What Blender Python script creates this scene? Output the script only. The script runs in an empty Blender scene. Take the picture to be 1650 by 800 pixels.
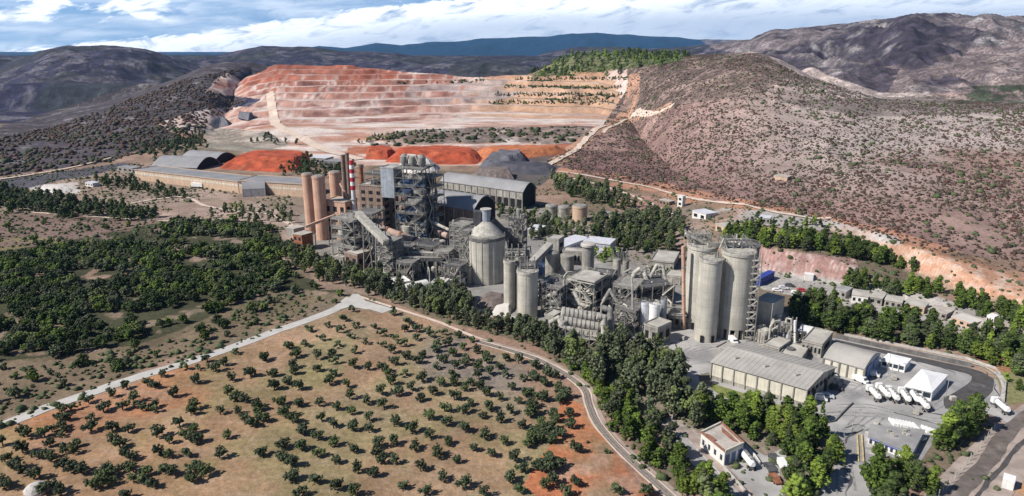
import bpy, math, random
import numpy as np
from mathutils import Vector

random.seed(7)
RNG = np.random.default_rng(11)
S = bpy.context.scene
COL = S.collection
R = math.radians

# ------------------------------------------------------------ camera, sky, sun, exposure
CAM_H = 110.0
PITCH = R(16.1)
FPX = 1125.0                      # focal length in pixels of a 1650 px wide picture
CP, SP = math.cos(PITCH), math.sin(PITCH)
cam_d = bpy.data.cameras.new('camera')
cam_d.sensor_width = 36.0
cam_d.lens = 36.0 * FPX / 1650.0
cam_d.clip_start = 1.0
cam_d.clip_end = 60000.0
cam = bpy.data.objects.new('camera', cam_d)
cam.location = (0, 0, CAM_H)
cam.rotation_euler = (math.pi / 2 - PITCH, 0, 0)
COL.objects.link(cam)
S.camera = cam

SUN = Vector((-0.88, -0.34, 0.86)).normalized()      # towards the sun
sun_d = bpy.data.lights.new('sun', 'SUN')
sun_d.energy = 5.0
sun_d.angle = R(0.5)
sun_d.color = (1.0, 0.94, 0.86)
sun_o = bpy.data.objects.new('sun', sun_d)
sun_o.rotation_euler = (-SUN).to_track_quat('-Z', 'Y').to_euler()
COL.objects.link(sun_o)

S.view_settings.view_transform = 'Standard'
S.view_settings.look = 'None'
S.view_settings.exposure = 0.3
S.view_settings.gamma = 1.0
S.cycles.max_bounces = 4
S.cycles.diffuse_bounces = 2
S.cycles.glossy_bounces = 2
S.cycles.transmission_bounces = 2
S.cycles.volume_bounces = 0


class NT:
    """small helper to write node trees tersely"""
    def __init__(self, tree):
        self.t = tree
        self.n = tree.nodes
        self.l = tree.links

    def new(self, kind, **kw):
        nd = self.n.new(kind)
        for k, v in kw.items():
            setattr(nd, k, v)
        return nd

    def link(self, a, b):
        self.l.new(a, b)

    def put(self, sock, val):
        if hasattr(val, 'is_output') or isinstance(val, bpy.types.NodeSocket):
            self.l.new(val, sock)
        else:
            sock.default_value = val

    def math(self, op, a, b=0.0, clamp=False):
        nd = self.new('ShaderNodeMath', operation=op, use_clamp=clamp)
        self.put(nd.inputs[0], a)
        self.put(nd.inputs[1], b)
        return nd.outputs[0]

    def mix(self, fac, a, b, blend='MIX'):
        nd = self.new('ShaderNodeMix', data_type='RGBA', blend_type=blend)
        nd.clamp_factor = True
        self.put(nd.inputs[0], fac)
        self.put(nd.inputs[6], a if not isinstance(a, tuple) else (*a[:3], 1))
        self.put(nd.inputs[7], b if not isinstance(b, tuple) else (*b[:3], 1))
        return nd.outputs[2]

    def noise(self, vec, scale, detail=4.0, rough=0.55, dist=0.0):
        nd = self.new('ShaderNodeTexNoise')
        if vec is not None:
            self.put(nd.inputs['Vector'], vec)
        nd.inputs['Scale'].default_value = scale
        nd.inputs['Detail'].default_value = detail
        nd.inputs['Roughness'].default_value = rough
        nd.inputs['Distortion'].default_value = dist
        return nd.outputs[0]

    def ramp(self, fac, lo, hi, a=0.0, b=1.0):
        nd = self.new('ShaderNodeMapRange', interpolation_type='SMOOTHSTEP')
        self.put(nd.inputs[0], fac)
        nd.inputs[1].default_value = lo
        nd.inputs[2].default_value = hi
        nd.inputs[3].default_value = a
        nd.inputs[4].default_value = b
        return nd.outputs[0]

    def mapping(self, vec, scale=(1, 1, 1), loc=(0, 0, 0)):
        nd = self.new('ShaderNodeMapping')
        self.put(nd.inputs[0], vec)
        nd.inputs['Scale'].default_value = scale
        nd.inputs['Location'].default_value = loc
        return nd.outputs[0]


def make_world():
    w = bpy.data.worlds.new('World')
    S.world = w
    w.use_nodes = True
    t = NT(w.node_tree)
    t.n.clear()
    out = t.new('ShaderNodeOutputWorld')
    bg = t.new('ShaderNodeBackground')
    sky = t.new('ShaderNodeTexSky', sky_type='NISHITA', sun_disc=False)
    sky.sun_elevation = math.asin(SUN.z)
    sky.sun_rotation = math.atan2(SUN.x, SUN.y)
    sky.altitude = 200
    sky.air_density = 1.0
    sky.dust_density = 0.6
    sky.ozone_density = 2.0
    tc = t.new('ShaderNodeTexCoord')
    sep = t.new('ShaderNodeSeparateXYZ')
    t.link(tc.outputs['Generated'], sep.inputs[0])
    x, y, z = sep.outputs
    # look a little above the horizon for the clear sky: the air there is cleaner blue
    cmb = t.new('ShaderNodeCombineXYZ')
    t.link(x, cmb.inputs[0]); t.link(y, cmb.inputs[1])
    t.link(t.math('ADD', t.math('MULTIPLY', z, 1.0), 0.16), cmb.inputs[2])
    nrm = t.new('ShaderNodeVectorMath', operation='NORMALIZE')
    t.link(cmb.outputs[0], nrm.inputs[0])
    t.link(nrm.outputs[0], sky.inputs[0])
    az = t.math('ARCTAN2', x, y)                     # 0 straight ahead, + to the right
    el = t.math('MULTIPLY', z, 1.0)
    # coordinates of the cloud sheet: azimuth and elevation, stretched along the horizon
    cv = t.new('ShaderNodeCombineXYZ')
    t.link(t.math('SUBTRACT', t.math('MULTIPLY', az, 13.0), t.math('MULTIPLY', el, 22.0)), cv.inputs[0])
    t.link(t.math('MULTIPLY', el, 34.0), cv.inputs[1])
    n1 = t.noise(cv.outputs[0], 1.0, 7.0, 0.6, 0.3)
    n2 = t.noise(t.mapping(cv.outputs[0], (1.7, 1.9, 1), (5, 3, 0)), 1.0, 8.0, 0.62, 0.6)
    n3 = t.noise(t.mapping(cv.outputs[0], (0.45, 1.2, 1), (11, 7, 0)), 1.0, 5.0, 0.55)
    # top edge of the long bright bank: rises from left to right
    edge = t.math('ADD', t.ramp(az, -0.72, 0.10, -0.006, 0.070), t.math('MULTIPLY', t.math('SUBTRACT', n2, 0.5), 0.034))
    bank = t.ramp(t.math('SUBTRACT', edge, el), -0.0015, 0.004)
    # small puffs upper left
    puff = t.math('MULTIPLY', t.ramp(n1, 0.46, 0.56), t.math('MULTIPLY', t.ramp(az, -0.36, -0.48), t.ramp(el, 0.018, 0.032)))
    veil = t.math('MULTIPLY', t.ramp(n3, 0.35, 0.70), 0.6)
    right = t.math('MULTIPLY', t.ramp(az, 0.02, 0.16), t.ramp(n1, 0.30, 0.42))
    cover = t.math('MAXIMUM', t.math('MAXIMUM', bank, puff), t.math('MAXIMUM', veil, right))
    lit = t.math('MULTIPLY', t.ramp(n2, 0.26, 0.54), t.ramp(t.math('SUBTRACT', edge, el), 0.045, 0.008, 0.35, 1.0))
    lit = t.math('MULTIPLY', lit, t.ramp(az, 0.08, 0.32, 1.0, 0.62))
    ccol = t.mix(lit, (7.5, 9.6, 13.2), (25, 25.8, 26.6))
    skyc = t.mix(1.0, sky.outputs[0], (2.1, 2.35, 2.6), 'MULTIPLY')
    col = t.mix(cover, skyc, ccol)
    col = t.mix(t.ramp(el, 0.09, 0.22), col, t.mix(1.0, sky.outputs[0], (0.85, 1.0, 1.2), 'MULTIPLY'))
    t.link(col, bg.inputs[0])
    bg.inputs[1].default_value = 0.05
    t.link(bg.outputs[0], out.inputs[0])


make_world()

# ------------------------------------------------------------ picture <-> world helpers
def zat(v, Y):
    """height of the point that shows at picture row v at forward distance Y"""
    k = (400.0 - v) / FPX
    return CAM_H + Y * (k * CP - SP) / (CP + k * SP)


def xat(u, Y, z):
    return (u - 825.0) / FPX * (Y * CP - (z - CAM_H) * SP)


def yground(v, z=0.0):
    k = (400.0 - v) / FPX
    return (CAM_H - z) * (CP + k * SP) / (SP - k * CP)


def tcol(u):
    return (u - 825.0) / FPX / 1.02


def project(x, y, z):
    zz = z - CAM_H
    cf = y * CP - zz * SP
    cf = np.where(np.abs(cf) < 1e-3, 1e-3, cf)
    cu = y * SP + zz * CP
    return 825 + FPX * x / cf, 400 - FPX * cu / cf


# ------------------------------------------------------------ noise in numpy
_T = np.random.default_rng(5).random((256, 256))


def vnoise(x, y):
    xi = np.floor(x).astype(np.int64); yi = np.floor(y).astype(np.int64)
    fx = x - xi; fy = y - yi
    fx = fx * fx * (3 - 2 * fx); fy = fy * fy * (3 - 2 * fy)
    a = _T[xi & 255, yi & 255]; b = _T[(xi + 1) & 255, yi & 255]
    c = _T[xi & 255, (yi + 1) & 255]; d = _T[(xi + 1) & 255, (yi + 1) & 255]
    return (a * (1 - fx) + b * fx) * (1 - fy) + (c * (1 - fx) + d * fx) * fy


def fbm(x, y, s, octv=4, gain=0.5):
    x = x / s + 13.7; y = y / s + 71.3
    tot = 0.0; amp = 1.0; nrm = 0.0
    for _ in range(octv):
        tot = tot + amp * vnoise(x, y); nrm += amp
        x = x * 2.03 + 17.1; y = y * 2.03 + 5.3; amp *= gain
    return tot / nrm


def sst(a, b, x):
    t = np.clip((x - a) / (b - a), 0, 1)
    return t * t * (3 - 2 * t)


# ------------------------------------------------------------ the lie of the land
def hill(pts, back, shape=1.15):
    """pts: (u, crest row v, crest distance Y, foot distance Y)"""
    us = np.array([tcol(p[0]) for p in pts])
    zc = np.array([zat(p[1], p[2]) for p in pts])
    yc = np.array([p[2] for p in pts], float)
    yf = np.array([p[3] for p in pts], float)
    return us, zc, yc, yf, back, shape


HILLS = [
    # left burnt hill
    (hill([(-500, 170, 2300, 1300), (-200, 150, 2300, 1300), (0, 112, 2300, 1300), (50, 93, 2300, 1300), (85, 82, 2300, 1350), (125, 75, 2300, 1400), (190, 74, 2350, 1450),
           (245, 79, 2350, 1500), (290, 93, 2350, 1600), (340, 110, 2400, 1700), (430, 135, 2400, 1900)], 1000), 0.30, 220),
    # dark hills behind the quarry
    (hill([(260, 140, 2900, 2200), (320, 101, 2900, 2200), (370, 87, 2900, 2200), (430, 75, 2900, 2200), (500, 76, 2900, 2200), (560, 83, 2900, 2200),
           (640, 86, 2900, 2200), (690, 94, 2900, 2300), (760, 99, 2900, 2300), (850, 106, 2900, 2300), (900, 125, 2900, 2300)], 900), 0.22, 260),
    (hill([(560, 140, 2100, 1600), (620, 116, 2100, 1600), (680, 106, 2100, 1600), (745, 98, 2100, 1600), (800, 97, 2100, 1600), (850, 103, 2100, 1600), (900, 118, 2100, 1600), (980, 140, 2100, 1600)], 500), 0.26, 150),
    # purple hills right of centre
    (hill([(800, 110, 3300, 2500), (850, 94, 3300, 2500), (890, 83, 3300, 2500), (930, 76, 3300, 2500), (965, 75, 3300, 2500), (1040, 79, 3300, 2500),
           (1100, 76, 3300, 2500), (1200, 66, 3400, 2500), (1300, 60, 3400, 2500)], 900), 0.26, 260),
    # far blue range
    (hill([(-400, 108, 9500, 7000), (-100, 104, 9500, 7000), (20, 96, 9500, 7000), (80, 82, 9500, 7000), (130, 88, 9500, 7000), (200, 90, 9500, 7000), (300, 90, 9500, 7000), (330, 86, 9500, 7000),
           (380, 90, 9500, 7000), (470, 84, 9500, 7000), (520, 74, 9500, 7000), (560, 77, 9500, 7000), (610, 71, 9500, 7000), (650, 73, 9500, 7000), (730, 67, 9500, 7000),
           (800, 64, 9500, 7000), (870, 61, 9500, 7000), (920, 56, 9500, 7000), (980, 56, 9500, 7000), (1060, 60, 9500, 7000), (1120, 63, 9500, 7000),
           (1200, 62, 9500, 7000), (1300, 66, 9500, 7000), (1700, 70, 9500, 7000)], 3000), 0.34, 800),
    # big burnt ridge on the right
    (hill([(1030, 90, 2900, 2000), (1100, 79, 2900, 1900), (1150, 70, 2850, 1700), (1200, 62, 2800, 1500), (1232, 49, 2750, 1400), (1290, 44, 2700, 1350), (1350, 42, 2650, 1300), (1410, 35, 2600, 1300),
           (1455, 25, 2550, 1250), (1510, 27, 2500, 1250), (1560, 25, 2500, 1250), (1640, 29, 2500, 1200), (1700, 22, 2500, 1200), (2000, 10, 2500, 1200)], 1200, 1.0), 0.34, 230),
    # lower fold in front of that ridge, far right
    (hill([(1300, 160, 1700, 1300), (1390, 128, 1700, 1250), (1450, 105, 1700, 1200), (1520, 88, 1700, 1200), (1600, 75, 1700, 1150), (1700, 62, 1700, 1150), (2000, 50, 1700, 1150)], 500, 1.0), 0.30, 140),
    # scrub spur left of the quarry
    (hill([(-500, 250, 950, 620), (-150, 235, 950, 640), (0, 215, 1000, 660), (80, 192, 1080, 680), (160, 170, 1180, 700), (230, 148, 1280, 740), (290, 126, 1360, 800), (335, 108, 1450, 900),
           (370, 101, 1500, 1050), (410, 101, 1520, 1330), (450, 112, 1520, 1400), (520, 125, 1520, 1440)], 260, 1.25), 0.13, 120),
    # hill on the right of the plant
    (hill([(800, 135, 1330, 1270), (860, 118, 1330, 1240), (900, 98, 1330, 1220), (925, 89, 1320, 1200), (960, 86, 1320, 1120), (1010, 86, 1300, 960), (1040, 88, 1250, 820), (1090, 90, 1180, 640),
           (1150, 87, 1120, 540), (1210, 83, 1060, 500), (1250, 96, 1000, 470), (1300, 122, 930, 445), (1350, 140, 880, 425), (1420, 158, 850, 398), (1500, 162, 840, 372),
           (1600, 165, 830, 345), (1700, 165, 830, 320), (2100, 160, 830, 300)], 330, 1.05), 0.06, 90),
]

Q_U = np.array([tcol(u) for u in (250, 330, 360, 400, 450, 500, 560, 620, 680, 760, 820, 860, 960, 1010, 1060)])
Q_CREST = np.array([60.0, 62, 66, 72, 76, 77, 76, 71, 66, 60, 63, 66, 78, 86, 70])
Q_CY = np.array([1300.0, 1300, 1300, 1300, 1310, 1310, 1310, 1310, 1290, 1260, 1240, 1230, 1220, 1200, 1150])
Q_FY = np.array([880.0, 890, 900, 910, 910, 910, 915, 925, 950, 985, 990, 970, 960, 930, 900])
Q_FZ = np.array([6.0, 10, 12, 14, 15, 15, 15, 15, 15, 15, 15, 15, 16, 16, 12])
Q_W = np.array([0.0, 0.0, 0.35, 0.8, 1, 1, 1, 1, 1, 1, 1, 1, 1, 0.85, 0])

C1U = np.array([tcol(u) for u in (1080, 1160, 1215, 1300, 1380, 1500, 1620, 1750)])
C1Y = np.array([400.0, 365, 349, 334, 322, 300, 268, 240])
C1H = np.array([0.0, 6, 11, 11, 9, 4, 3, 3])
C2U = np.array([tcol(u) for u in (1340, 1400, 1460, 1520, 1600, 1660, 1800)])
C2Y = np.array([392.0, 368, 345, 322, 298, 285, 260])
C2H = np.array([0.0, 5, 9, 10, 9, 6, 4])


def terr(z, step, flat, off=0.0):
    q = (z + off) / step
    f = np.floor(q); fr = q - f
    return (f + sst(flat, 1.0, fr)) * step - off, fr


def land(x, y, want_frac=False):
    Y = np.maximum(y, 1.0)
    t = x / np.maximum(Y, 150.0)
    z = np.zeros_like(Y)
    # gentle swell of the far plain
    z = z + 5.0 * sst(560, 800, Y) * sst(0.5, 0.1, t) * fbm(x, y, 120, 2)
    n_big = fbm(x, y, 90, 3) - 0.5
    frac = np.zeros_like(Y)
    for (us, zc, yc, yf, back, shape), amp, ns in HILLS:
        c = np.interp(t, us, zc); cy = np.interp(t, us, yc); fy = np.interp(t, us, yf)
        if us[0] < -9 or np.all(yc > 1600):
            c = c * (1 + (0.34 if yc[0] > 5000 else 0.10) * (fbm(t * 1000 + yc[0], t * 0 + 3.0, 70 if yc[0] > 5000 else 45, 4, .55) - 0.5))
        s = (Y - fy) / (cy - fy)
        prof = np.where(s < 1, np.sin(np.clip(s, 0, 1) * np.pi / 2) ** shape, np.cos(np.clip((Y - cy) / back, 0, 1) * np.pi / 2) ** 1.3)
        prof = np.where(s < 0, 0, prof)
        nz = fbm(x, y, ns, 5, 0.55)
        rid = 1 - np.abs(2 * fbm(x + 900, y * 0.6, ns * 0.8, 4, 0.55) - 1) * 2
        gul = (nz - 0.5) * 1.1 + (rid - 0.55) * 0.6 + (fbm(x, y, ns * 0.22, 3) - 0.5) * 0.35
        g = amp * gul * np.clip(c, 0, 400) * np.sin(np.clip(prof, 0, 1) * np.pi * 0.93)
        hz = c * prof + g
        z = np.maximum(z, hz)
    # quarry bowl with benches
    w = np.interp(t, Q_U, Q_W)
    if np.any(w > 0):
        cz = np.interp(t, Q_U, Q_CREST); cy = np.interp(t, Q_U, Q_CY)
        fy = np.interp(t, Q_U, Q_FY) + 26 * (fbm(x, y * 0.3, 70, 3) - 0.5); fz = np.interp(t, Q_U, Q_FZ)
        q = np.where(Y < 700, 0.0, 0.0)
        q = fz * sst(720, 870, Y)
        low, f2 = terr(q + 1.5 * (fbm(x, y, 60, 2) - 0.5), 5.0, 0.45)
        q = q * 0.35 + low * 0.65
        wob = 12 * (fbm(x, y, 80, 4) - 0.5)
        up = fz + (cz - fz) * np.clip((Y - fy) / (cy - fy), 0, 1) ** 1.25
        q2, f1 = terr(up + wob * sst(0, 60, Y - fy), 7.6, 0.60, -2.0)
        q = np.where(Y > fy, np.maximum(q2, fz), q)
        q = np.where(Y > cy, cz + (q2 - cz) * 0.3 - (Y - cy) * 0.25, q)
        frac = np.where((Y > fy) & (w > 0.3), f1, 0)
        z2 = np.maximum(z, q * w)
        inq = (w > 0.5) & (Y > 720) & (Y < cy)
        frac = np.where(q * w >= z - 0.5, frac, 0)
        z = np.where(inq, z2, z2)
    # rock cuts beside the works
    s1 = np.interp(t, C1U, C1H) * sst(-3.0, 6.0, Y - np.interp(t, C1U, C1Y) + 5 * (fbm(x, y, 14, 3) - 0.5))
    s2 = np.interp(t, C2U, C2H) * sst(-3.0, 10.0, Y - np.interp(t, C2U, C2Y) + 6 * (fbm(x, y, 14, 3) - 0.5))
    fade = sst(700, 480, Y)
    z = np.maximum(z, (s1 + s2) * fade * (t > tcol(1080)) + z * 0.55 * (s1 + s2 > 0.5))
    z = z + 1.6 * n_big * sst(600, 760, Y)
    z = np.where(Y > 5500, z - (Y - 5500) * 0.0, z)
    if want_frac:
        return z, frac
    return z


def ground_z(x, y):
    return float(land(np.array([float(x)]), np.array([float(y)]))[0])


_YS = np.concatenate([np.linspace(90, 700, 240), np.linspace(703, 1700, 330), np.linspace(1712, 4200, 120)])


def hits(us, vs):
    """where picture points meet the land: arrays of x, y, z (nan when sky)"""
    us = np.atleast_1d(np.array(us, float)); vs = np.atleast_1d(np.array(vs, float))
    k = (400.0 - vs) / FPX
    sl = (k * CP - SP) / (CP + k * SP)
    tx = (us - 825.0) / FPX / (CP + k * SP)
    Yg = _YS[None, :]
    rz = CAM_H + sl[:, None] * Yg
    h = land((tx[:, None] * Yg).ravel(), np.broadcast_to(Yg, rz.shape).ravel()).reshape(rz.shape)
    below = rz < h
    idx = below.argmax(1)
    ok = below.any(1) & (idx > 0)
    i1 = np.maximum(idx, 1)
    r = np.arange(len(us))
    d0 = (rz - h)[r, i1 - 1]; d1 = (rz - h)[r, i1]
    f = np.clip(d0 / np.maximum(d0 - d1, 1e-6), 0, 1)
    Y = _YS[i1 - 1] * (1 - f) + _YS[i1] * f
    x = tx * Y
    z = land(x, Y)
    Y = np.where(ok, Y, np.nan)
    return x, Y, z


def G(u, v):
    """one picture point on the land"""
    x, y, z = hits([u], [v])
    return Vector((float(x[0]), float(y[0]), float(z[0])))


def P0(u, v, z=0.0):
    """picture point on the level z"""
    y = yground(v, z)
    return Vector((xat(u, y, z), y, z))


def inpoly(px, py, poly):
    poly = np.array(poly, float)
    res = np.zeros(px.shape, bool)
    bb = (px > poly[:, 0].min()) & (px < poly[:, 0].max()) & (py > poly[:, 1].min()) & (py < poly[:, 1].max())
    ii = np.nonzero(bb)
    x = px[ii]; y = py[ii]
    c = np.zeros(x.shape, bool)
    n = len(poly)
    j = n - 1
    for i in range(n):
        xi, yi = poly[i]; xj, yj = poly[j]
        if yi != yj:
            c ^= ((yi > y) != (yj > y)) & (x < (xj - xi) * (y - yi) / (yj - yi) + xi)
        j = i
    res[ii] = c
    return res


def linedist(px, py, line):
    d = np.full(px.shape, 1e9)
    for (ax, ay), (bx, by) in zip(line[:-1], line[1:]):
        vx, vy = bx - ax, by - ay
        L = vx * vx + vy * vy + 1e-9
        tt = np.clip(((px - ax) * vx + (py - ay) * vy) / L, 0, 1)
        d = np.minimum(d, np.hypot(px - ax - tt * vx, py - ay - tt * vy))
    return d


# ------------------------------------------------------------ materials
MATS = {}


def pmat(name, color, rough=0.85, joint=0.0, var=0.25, scale=0.4, streak=0.0, metal=0.0, second=None, smix=(0.5, 0.75), sscale=0.12, bump=0.0, wave=None, spec=0.3):
    """procedural surface: base colour with large and fine variation, optional rain streaks, second tone, sheet ribs"""
    m = bpy.data.materials.new(name)
    m.use_nodes = True
    t = NT(m.node_tree)
    b = t.n['Principled BSDF']
    geo = t.new('ShaderNodeNewGeometry')
    pos = geo.outputs['Position']
    n = t.noise(pos, scale, 5.0, 0.6)
    f = t.ramp(n, 0.3, 0.7, 1 - var, 1 + var)
    base = t.new('ShaderNodeRGB'); base.outputs[0].default_value = (*color, 1)
    c = base.outputs[0]
    if second:
        n2 = t.noise(t.mapping(pos, (1, 1, 0.6), (31, 17, 3)), sscale, 5.0, 0.6)
        c = t.mix(t.ramp(n2, smix[0], smix[1]), c, tuple(second))
    sc = t.new('ShaderNodeVectorMath', operation='SCALE')
    t.link(c, sc.inputs[0]); t.link(f, sc.inputs['Scale'])
    c = sc.outputs[0]
    if joint:
        sz = t.new('ShaderNodeSeparateXYZ'); t.link(pos, sz.inputs[0])
        fr = t.math('FRACT', t.math('DIVIDE', sz.outputs[2], 2.9))
        k = t.math('SUBTRACT', 1.0, t.math('MULTIPLY', t.math('LESS_THAN', fr, 0.07), joint))
        s3 = t.new('ShaderNodeVectorMath', operation='SCALE')
        t.link(c, s3.inputs[0]); t.link(k, s3.inputs['Scale'])
        c = s3.outputs[0]
    if streak:
        ns = t.noise(t.mapping(pos, (1.3, 1.3, 0.05)), 1.0, 4.0, 0.65)
        k = t.ramp(ns, 0.35, 0.68, 1 - streak, 1.0)
        s2 = t.new('ShaderNodeVectorMath', operation='SCALE')
        t.link(c, s2.inputs[0]); t.link(k, s2.inputs['Scale'])
        c = s2.outputs[0]
    t.link(c, b.inputs['Base Color'])
    b.inputs['Roughness'].default_value = rough
    b.inputs['Metallic'].default_value = metal
    b.inputs['Specular IOR Level'].default_value = spec
    if bump:
        bp = t.new('ShaderNodeBump')
        bp.inputs['Strength'].default_value = bump
        bp.inputs['Distance'].default_value = 0.3
        t.link(t.noise(pos, 1.6, 4.0, 0.6), bp.inputs['Height'])
        t.link(bp.outputs[0], b.inputs['Normal'])
    MATS[name] = m
    return m


def leafmat(name, c1, c2, c3=None):
    m = bpy.data.materials.new(name)
    m.use_nodes = True
    t = NT(m.node_tree)
    b = t.n['Principled BSDF']
    geo = t.new('ShaderNodeNewGeometry')
    oi = t.new('ShaderNodeObjectInfo')
    n = t.noise(geo.outputs['Position'], 0.9, 4.0, 0.65)
    c = t.mix(t.ramp(n, 0.35, 0.66), tuple(c1), tuple(c2))
    if c3:
        n3 = t.noise(geo.outputs['Position'], 0.09, 2.0, 0.5)
        c = t.mix(t.ramp(n3, 0.5, 0.62), c, tuple(c3))
    rnd = t.ramp(oi.outputs['Random'], 0, 1, 0.72, 1.3)
    sc = t.new('ShaderNodeVectorMath', operation='SCALE')
    t.link(c, sc.inputs[0]); t.link(rnd, sc.inputs['Scale'])
    t.link(sc.outputs[0], b.inputs['Base Color'])
    b.inputs['Roughness'].default_value = 0.75
    b.inputs['Specular IOR Level'].default_value = 0.2
    MATS[name] = m
    return m


pmat('concrete', (0.50, 0.475, 0.41), joint=0.14, var=0.14, streak=0.2, scale=0.15, second=(0.42, 0.385, 0.32), sscale=0.06, bump=0.2)
pmat('concrete_dusty', (0.36, 0.345, 0.31), var=0.22, streak=0.35, scale=0.3, second=(0.20, 0.19, 0.17), sscale=0.1, bump=0.3)
pmat('concrete_dark', (0.17, 0.165, 0.16), var=0.3, streak=0.3, scale=0.3)
pmat('concrete_blue', (0.34, 0.37, 0.41), var=0.2, streak=0.2)
pmat('orange_concrete', (0.58, 0.36, 0.26), var=0.14, streak=0.25, scale=0.15, second=(0.40, 0.25, 0.18), sscale=0.07)
pmat('brown_concrete', (0.27, 0.19, 0.15), var=0.2, streak=0.35)
pmat('steel_dusty', (0.27, 0.26, 0.24), var=0.28, streak=0.2, scale=0.5)
pmat('steel_pale', (0.46, 0.44, 0.39), var=0.22, streak=0.25, scale=0.5)
pmat('steel_dark', (0.075, 0.075, 0.08), var=0.35, scale=0.4)
pmat('steel_blue', (0.05, 0.085, 0.16), var=0.35, scale=0.3, second=(0.03, 0.03, 0.035))
pmat('rust', (0.26, 0.11, 0.06), var=0.35, scale=0.6)
pmat('kiln_shell', (0.43, 0.31, 0.26), var=0.22, scale=0.35, second=(0.28, 0.17, 0.13), sscale=0.2)
pmat('roof_sheet', (0.25, 0.25, 0.258), var=0.14, scale=0.08, streak=0.0, second=(0.25, 0.25, 0.26), sscale=0.05, rough=0.6)
pmat('roof_warehouse', (0.36, 0.345, 0.32), var=0.12, scale=0.12, second=(0.29, 0.275, 0.26), sscale=0.05)
pmat('roof_dusty', (0.42, 0.40, 0.36), var=0.2, scale=0.15, second=(0.28, 0.26, 0.23), sscale=0.09)
pmat('cream_wall', (0.62, 0.59, 0.50), var=0.1, streak=0.15)
pmat('peach_wall', (0.55, 0.40, 0.29), var=0.12, streak=0.2)
pmat('white_wall', (0.68, 0.67, 0.64), var=0.08, streak=0.1)
pmat('white_paint', (0.78, 0.78, 0.77), var=0.05, rough=0.5, streak=0.08)
pmat('tent_fabric', (0.80, 0.80, 0.80), var=0.03, rough=0.6)
pmat('silver_paint', (0.62, 0.63, 0.68), var=0.1, rough=0.45, streak=0.12)
pmat('blue_paint', (0.03, 0.06, 0.30), var=0.15, rough=0.5)
pmat('blue_door', (0.10, 0.17, 0.33), var=0.1, rough=0.5)
pmat('mauve_wall', (0.30, 0.29, 0.46), var=0.1)
pmat('red_paint', (0.42, 0.035, 0.05), var=0.15, rough=0.5)
pmat('opening', (0.012, 0.013, 0.016), var=0.2, rough=0.9)
pmat('glass', (0.03, 0.045, 0.06), var=0.2, rough=0.15, spec=0.5)
pmat('rubber', (0.02, 0.02, 0.02), var=0.1)
pmat('terracotta', (0.24, 0.12, 0.085), var=0.35, scale=1.2)
pmat('yellow_paint', (0.48, 0.40, 0.22), var=0.2)
pmat('yard', (0.37, 0.36, 0.35), var=0.16, scale=0.12, second=(0.25, 0.245, 0.25), sscale=0.05, smix=(0.42, 0.66))
pmat('yard_dark', (0.24, 0.23, 0.22), var=0.2, scale=0.1, second=(0.40, 0.385, 0.36), sscale=0.06)
pmat('asphalt', (0.075, 0.07, 0.07), var=0.2, scale=0.3, second=(0.16, 0.15, 0.145), sscale=0.12, smix=(0.6, 0.75))
pmat('crack_fill', (0.075, 0.075, 0.08), var=0.3, scale=0.8)
pmat('gravel_road', (0.46, 0.445, 0.42), var=0.1, scale=0.2)
pmat('pale_track', (0.58, 0.47, 0.39), var=0.12, scale=0.2)
pmat('road_brown', (0.13, 0.11, 0.10), var=0.3, scale=0.25, second=(0.24, 0.205, 0.18), sscale=0.08)
pmat('grey_track', (0.34, 0.28, 0.245), var=0.2, scale=0.2, second=(0.20, 0.18, 0.165), sscale=0.1)
pmat('ballast', (0.20, 0.17, 0.15), var=0.3, scale=1.5)
pmat('rail_steel', (0.36, 0.33, 0.30), var=0.15, rough=0.5)
pmat('stone', (0.42, 0.40, 0.38), var=0.25, scale=0.8)
pmat('clinker', (0.16, 0.13, 0.12), var=0.3, scale=0.4, bump=0.6)
pmat('ash', (0.42, 0.38, 0.34), var=0.2, scale=0.3, bump=0.5)
pmat('red_earth', (0.36, 0.070, 0.030), var=0.35, scale=0.12, second=(0.38, 0.13, 0.06), sscale=0.05, bump=1.0)
pmat('orange_earth', (0.42, 0.15, 0.065), var=0.2, scale=0.1, second=(0.45, 0.09, 0.035), sscale=0.03, bump=0.6)
pmat('coal_heap', (0.06, 0.06, 0.075), var=0.3, scale=0.1, bump=0.4)
pmat('grey_heap', (0.13, 0.13, 0.15), var=0.25, scale=0.1, bump=0.4)
pmat('pale_heap', (0.56, 0.53, 0.50), var=0.12, scale=0.1, bump=0.4)
pmat('bark', (0.12, 0.09, 0.07), var=0.3, scale=1.5)
pmat('grass', (0.17, 0.19, 0.06), var=0.3, scale=0.5)
leafmat('olive_leaf', (0.026, 0.040, 0.020), (0.085, 0.105, 0.055), (0.07, 0.095, 0.035))
leafmat('wood_leaf', (0.016, 0.027, 0.010), (0.050, 0.078, 0.022), (0.085, 0.125, 0.022))
leafmat('pine_leaf', (0.035, 0.062, 0.014), (0.125, 0.185, 0.030), (0.16, 0.22, 0.035))
leafmat('gum_leaf', (0.036, 0.050, 0.026), (0.135, 0.155, 0.085), (0.12, 0.15, 0.05))
leafmat('dark_pine_leaf', (0.026, 0.044, 0.014), (0.10, 0.145, 0.035), (0.08, 0.10, 0.05))
leafmat('scrub_leaf', (0.040, 0.034, 0.026), (0.10, 0.078, 0.058), (0.085, 0.045, 0.035))
leafmat('green_scrub_leaf', (0.035, 0.048, 0.022), (0.085, 0.105, 0.045))


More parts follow.
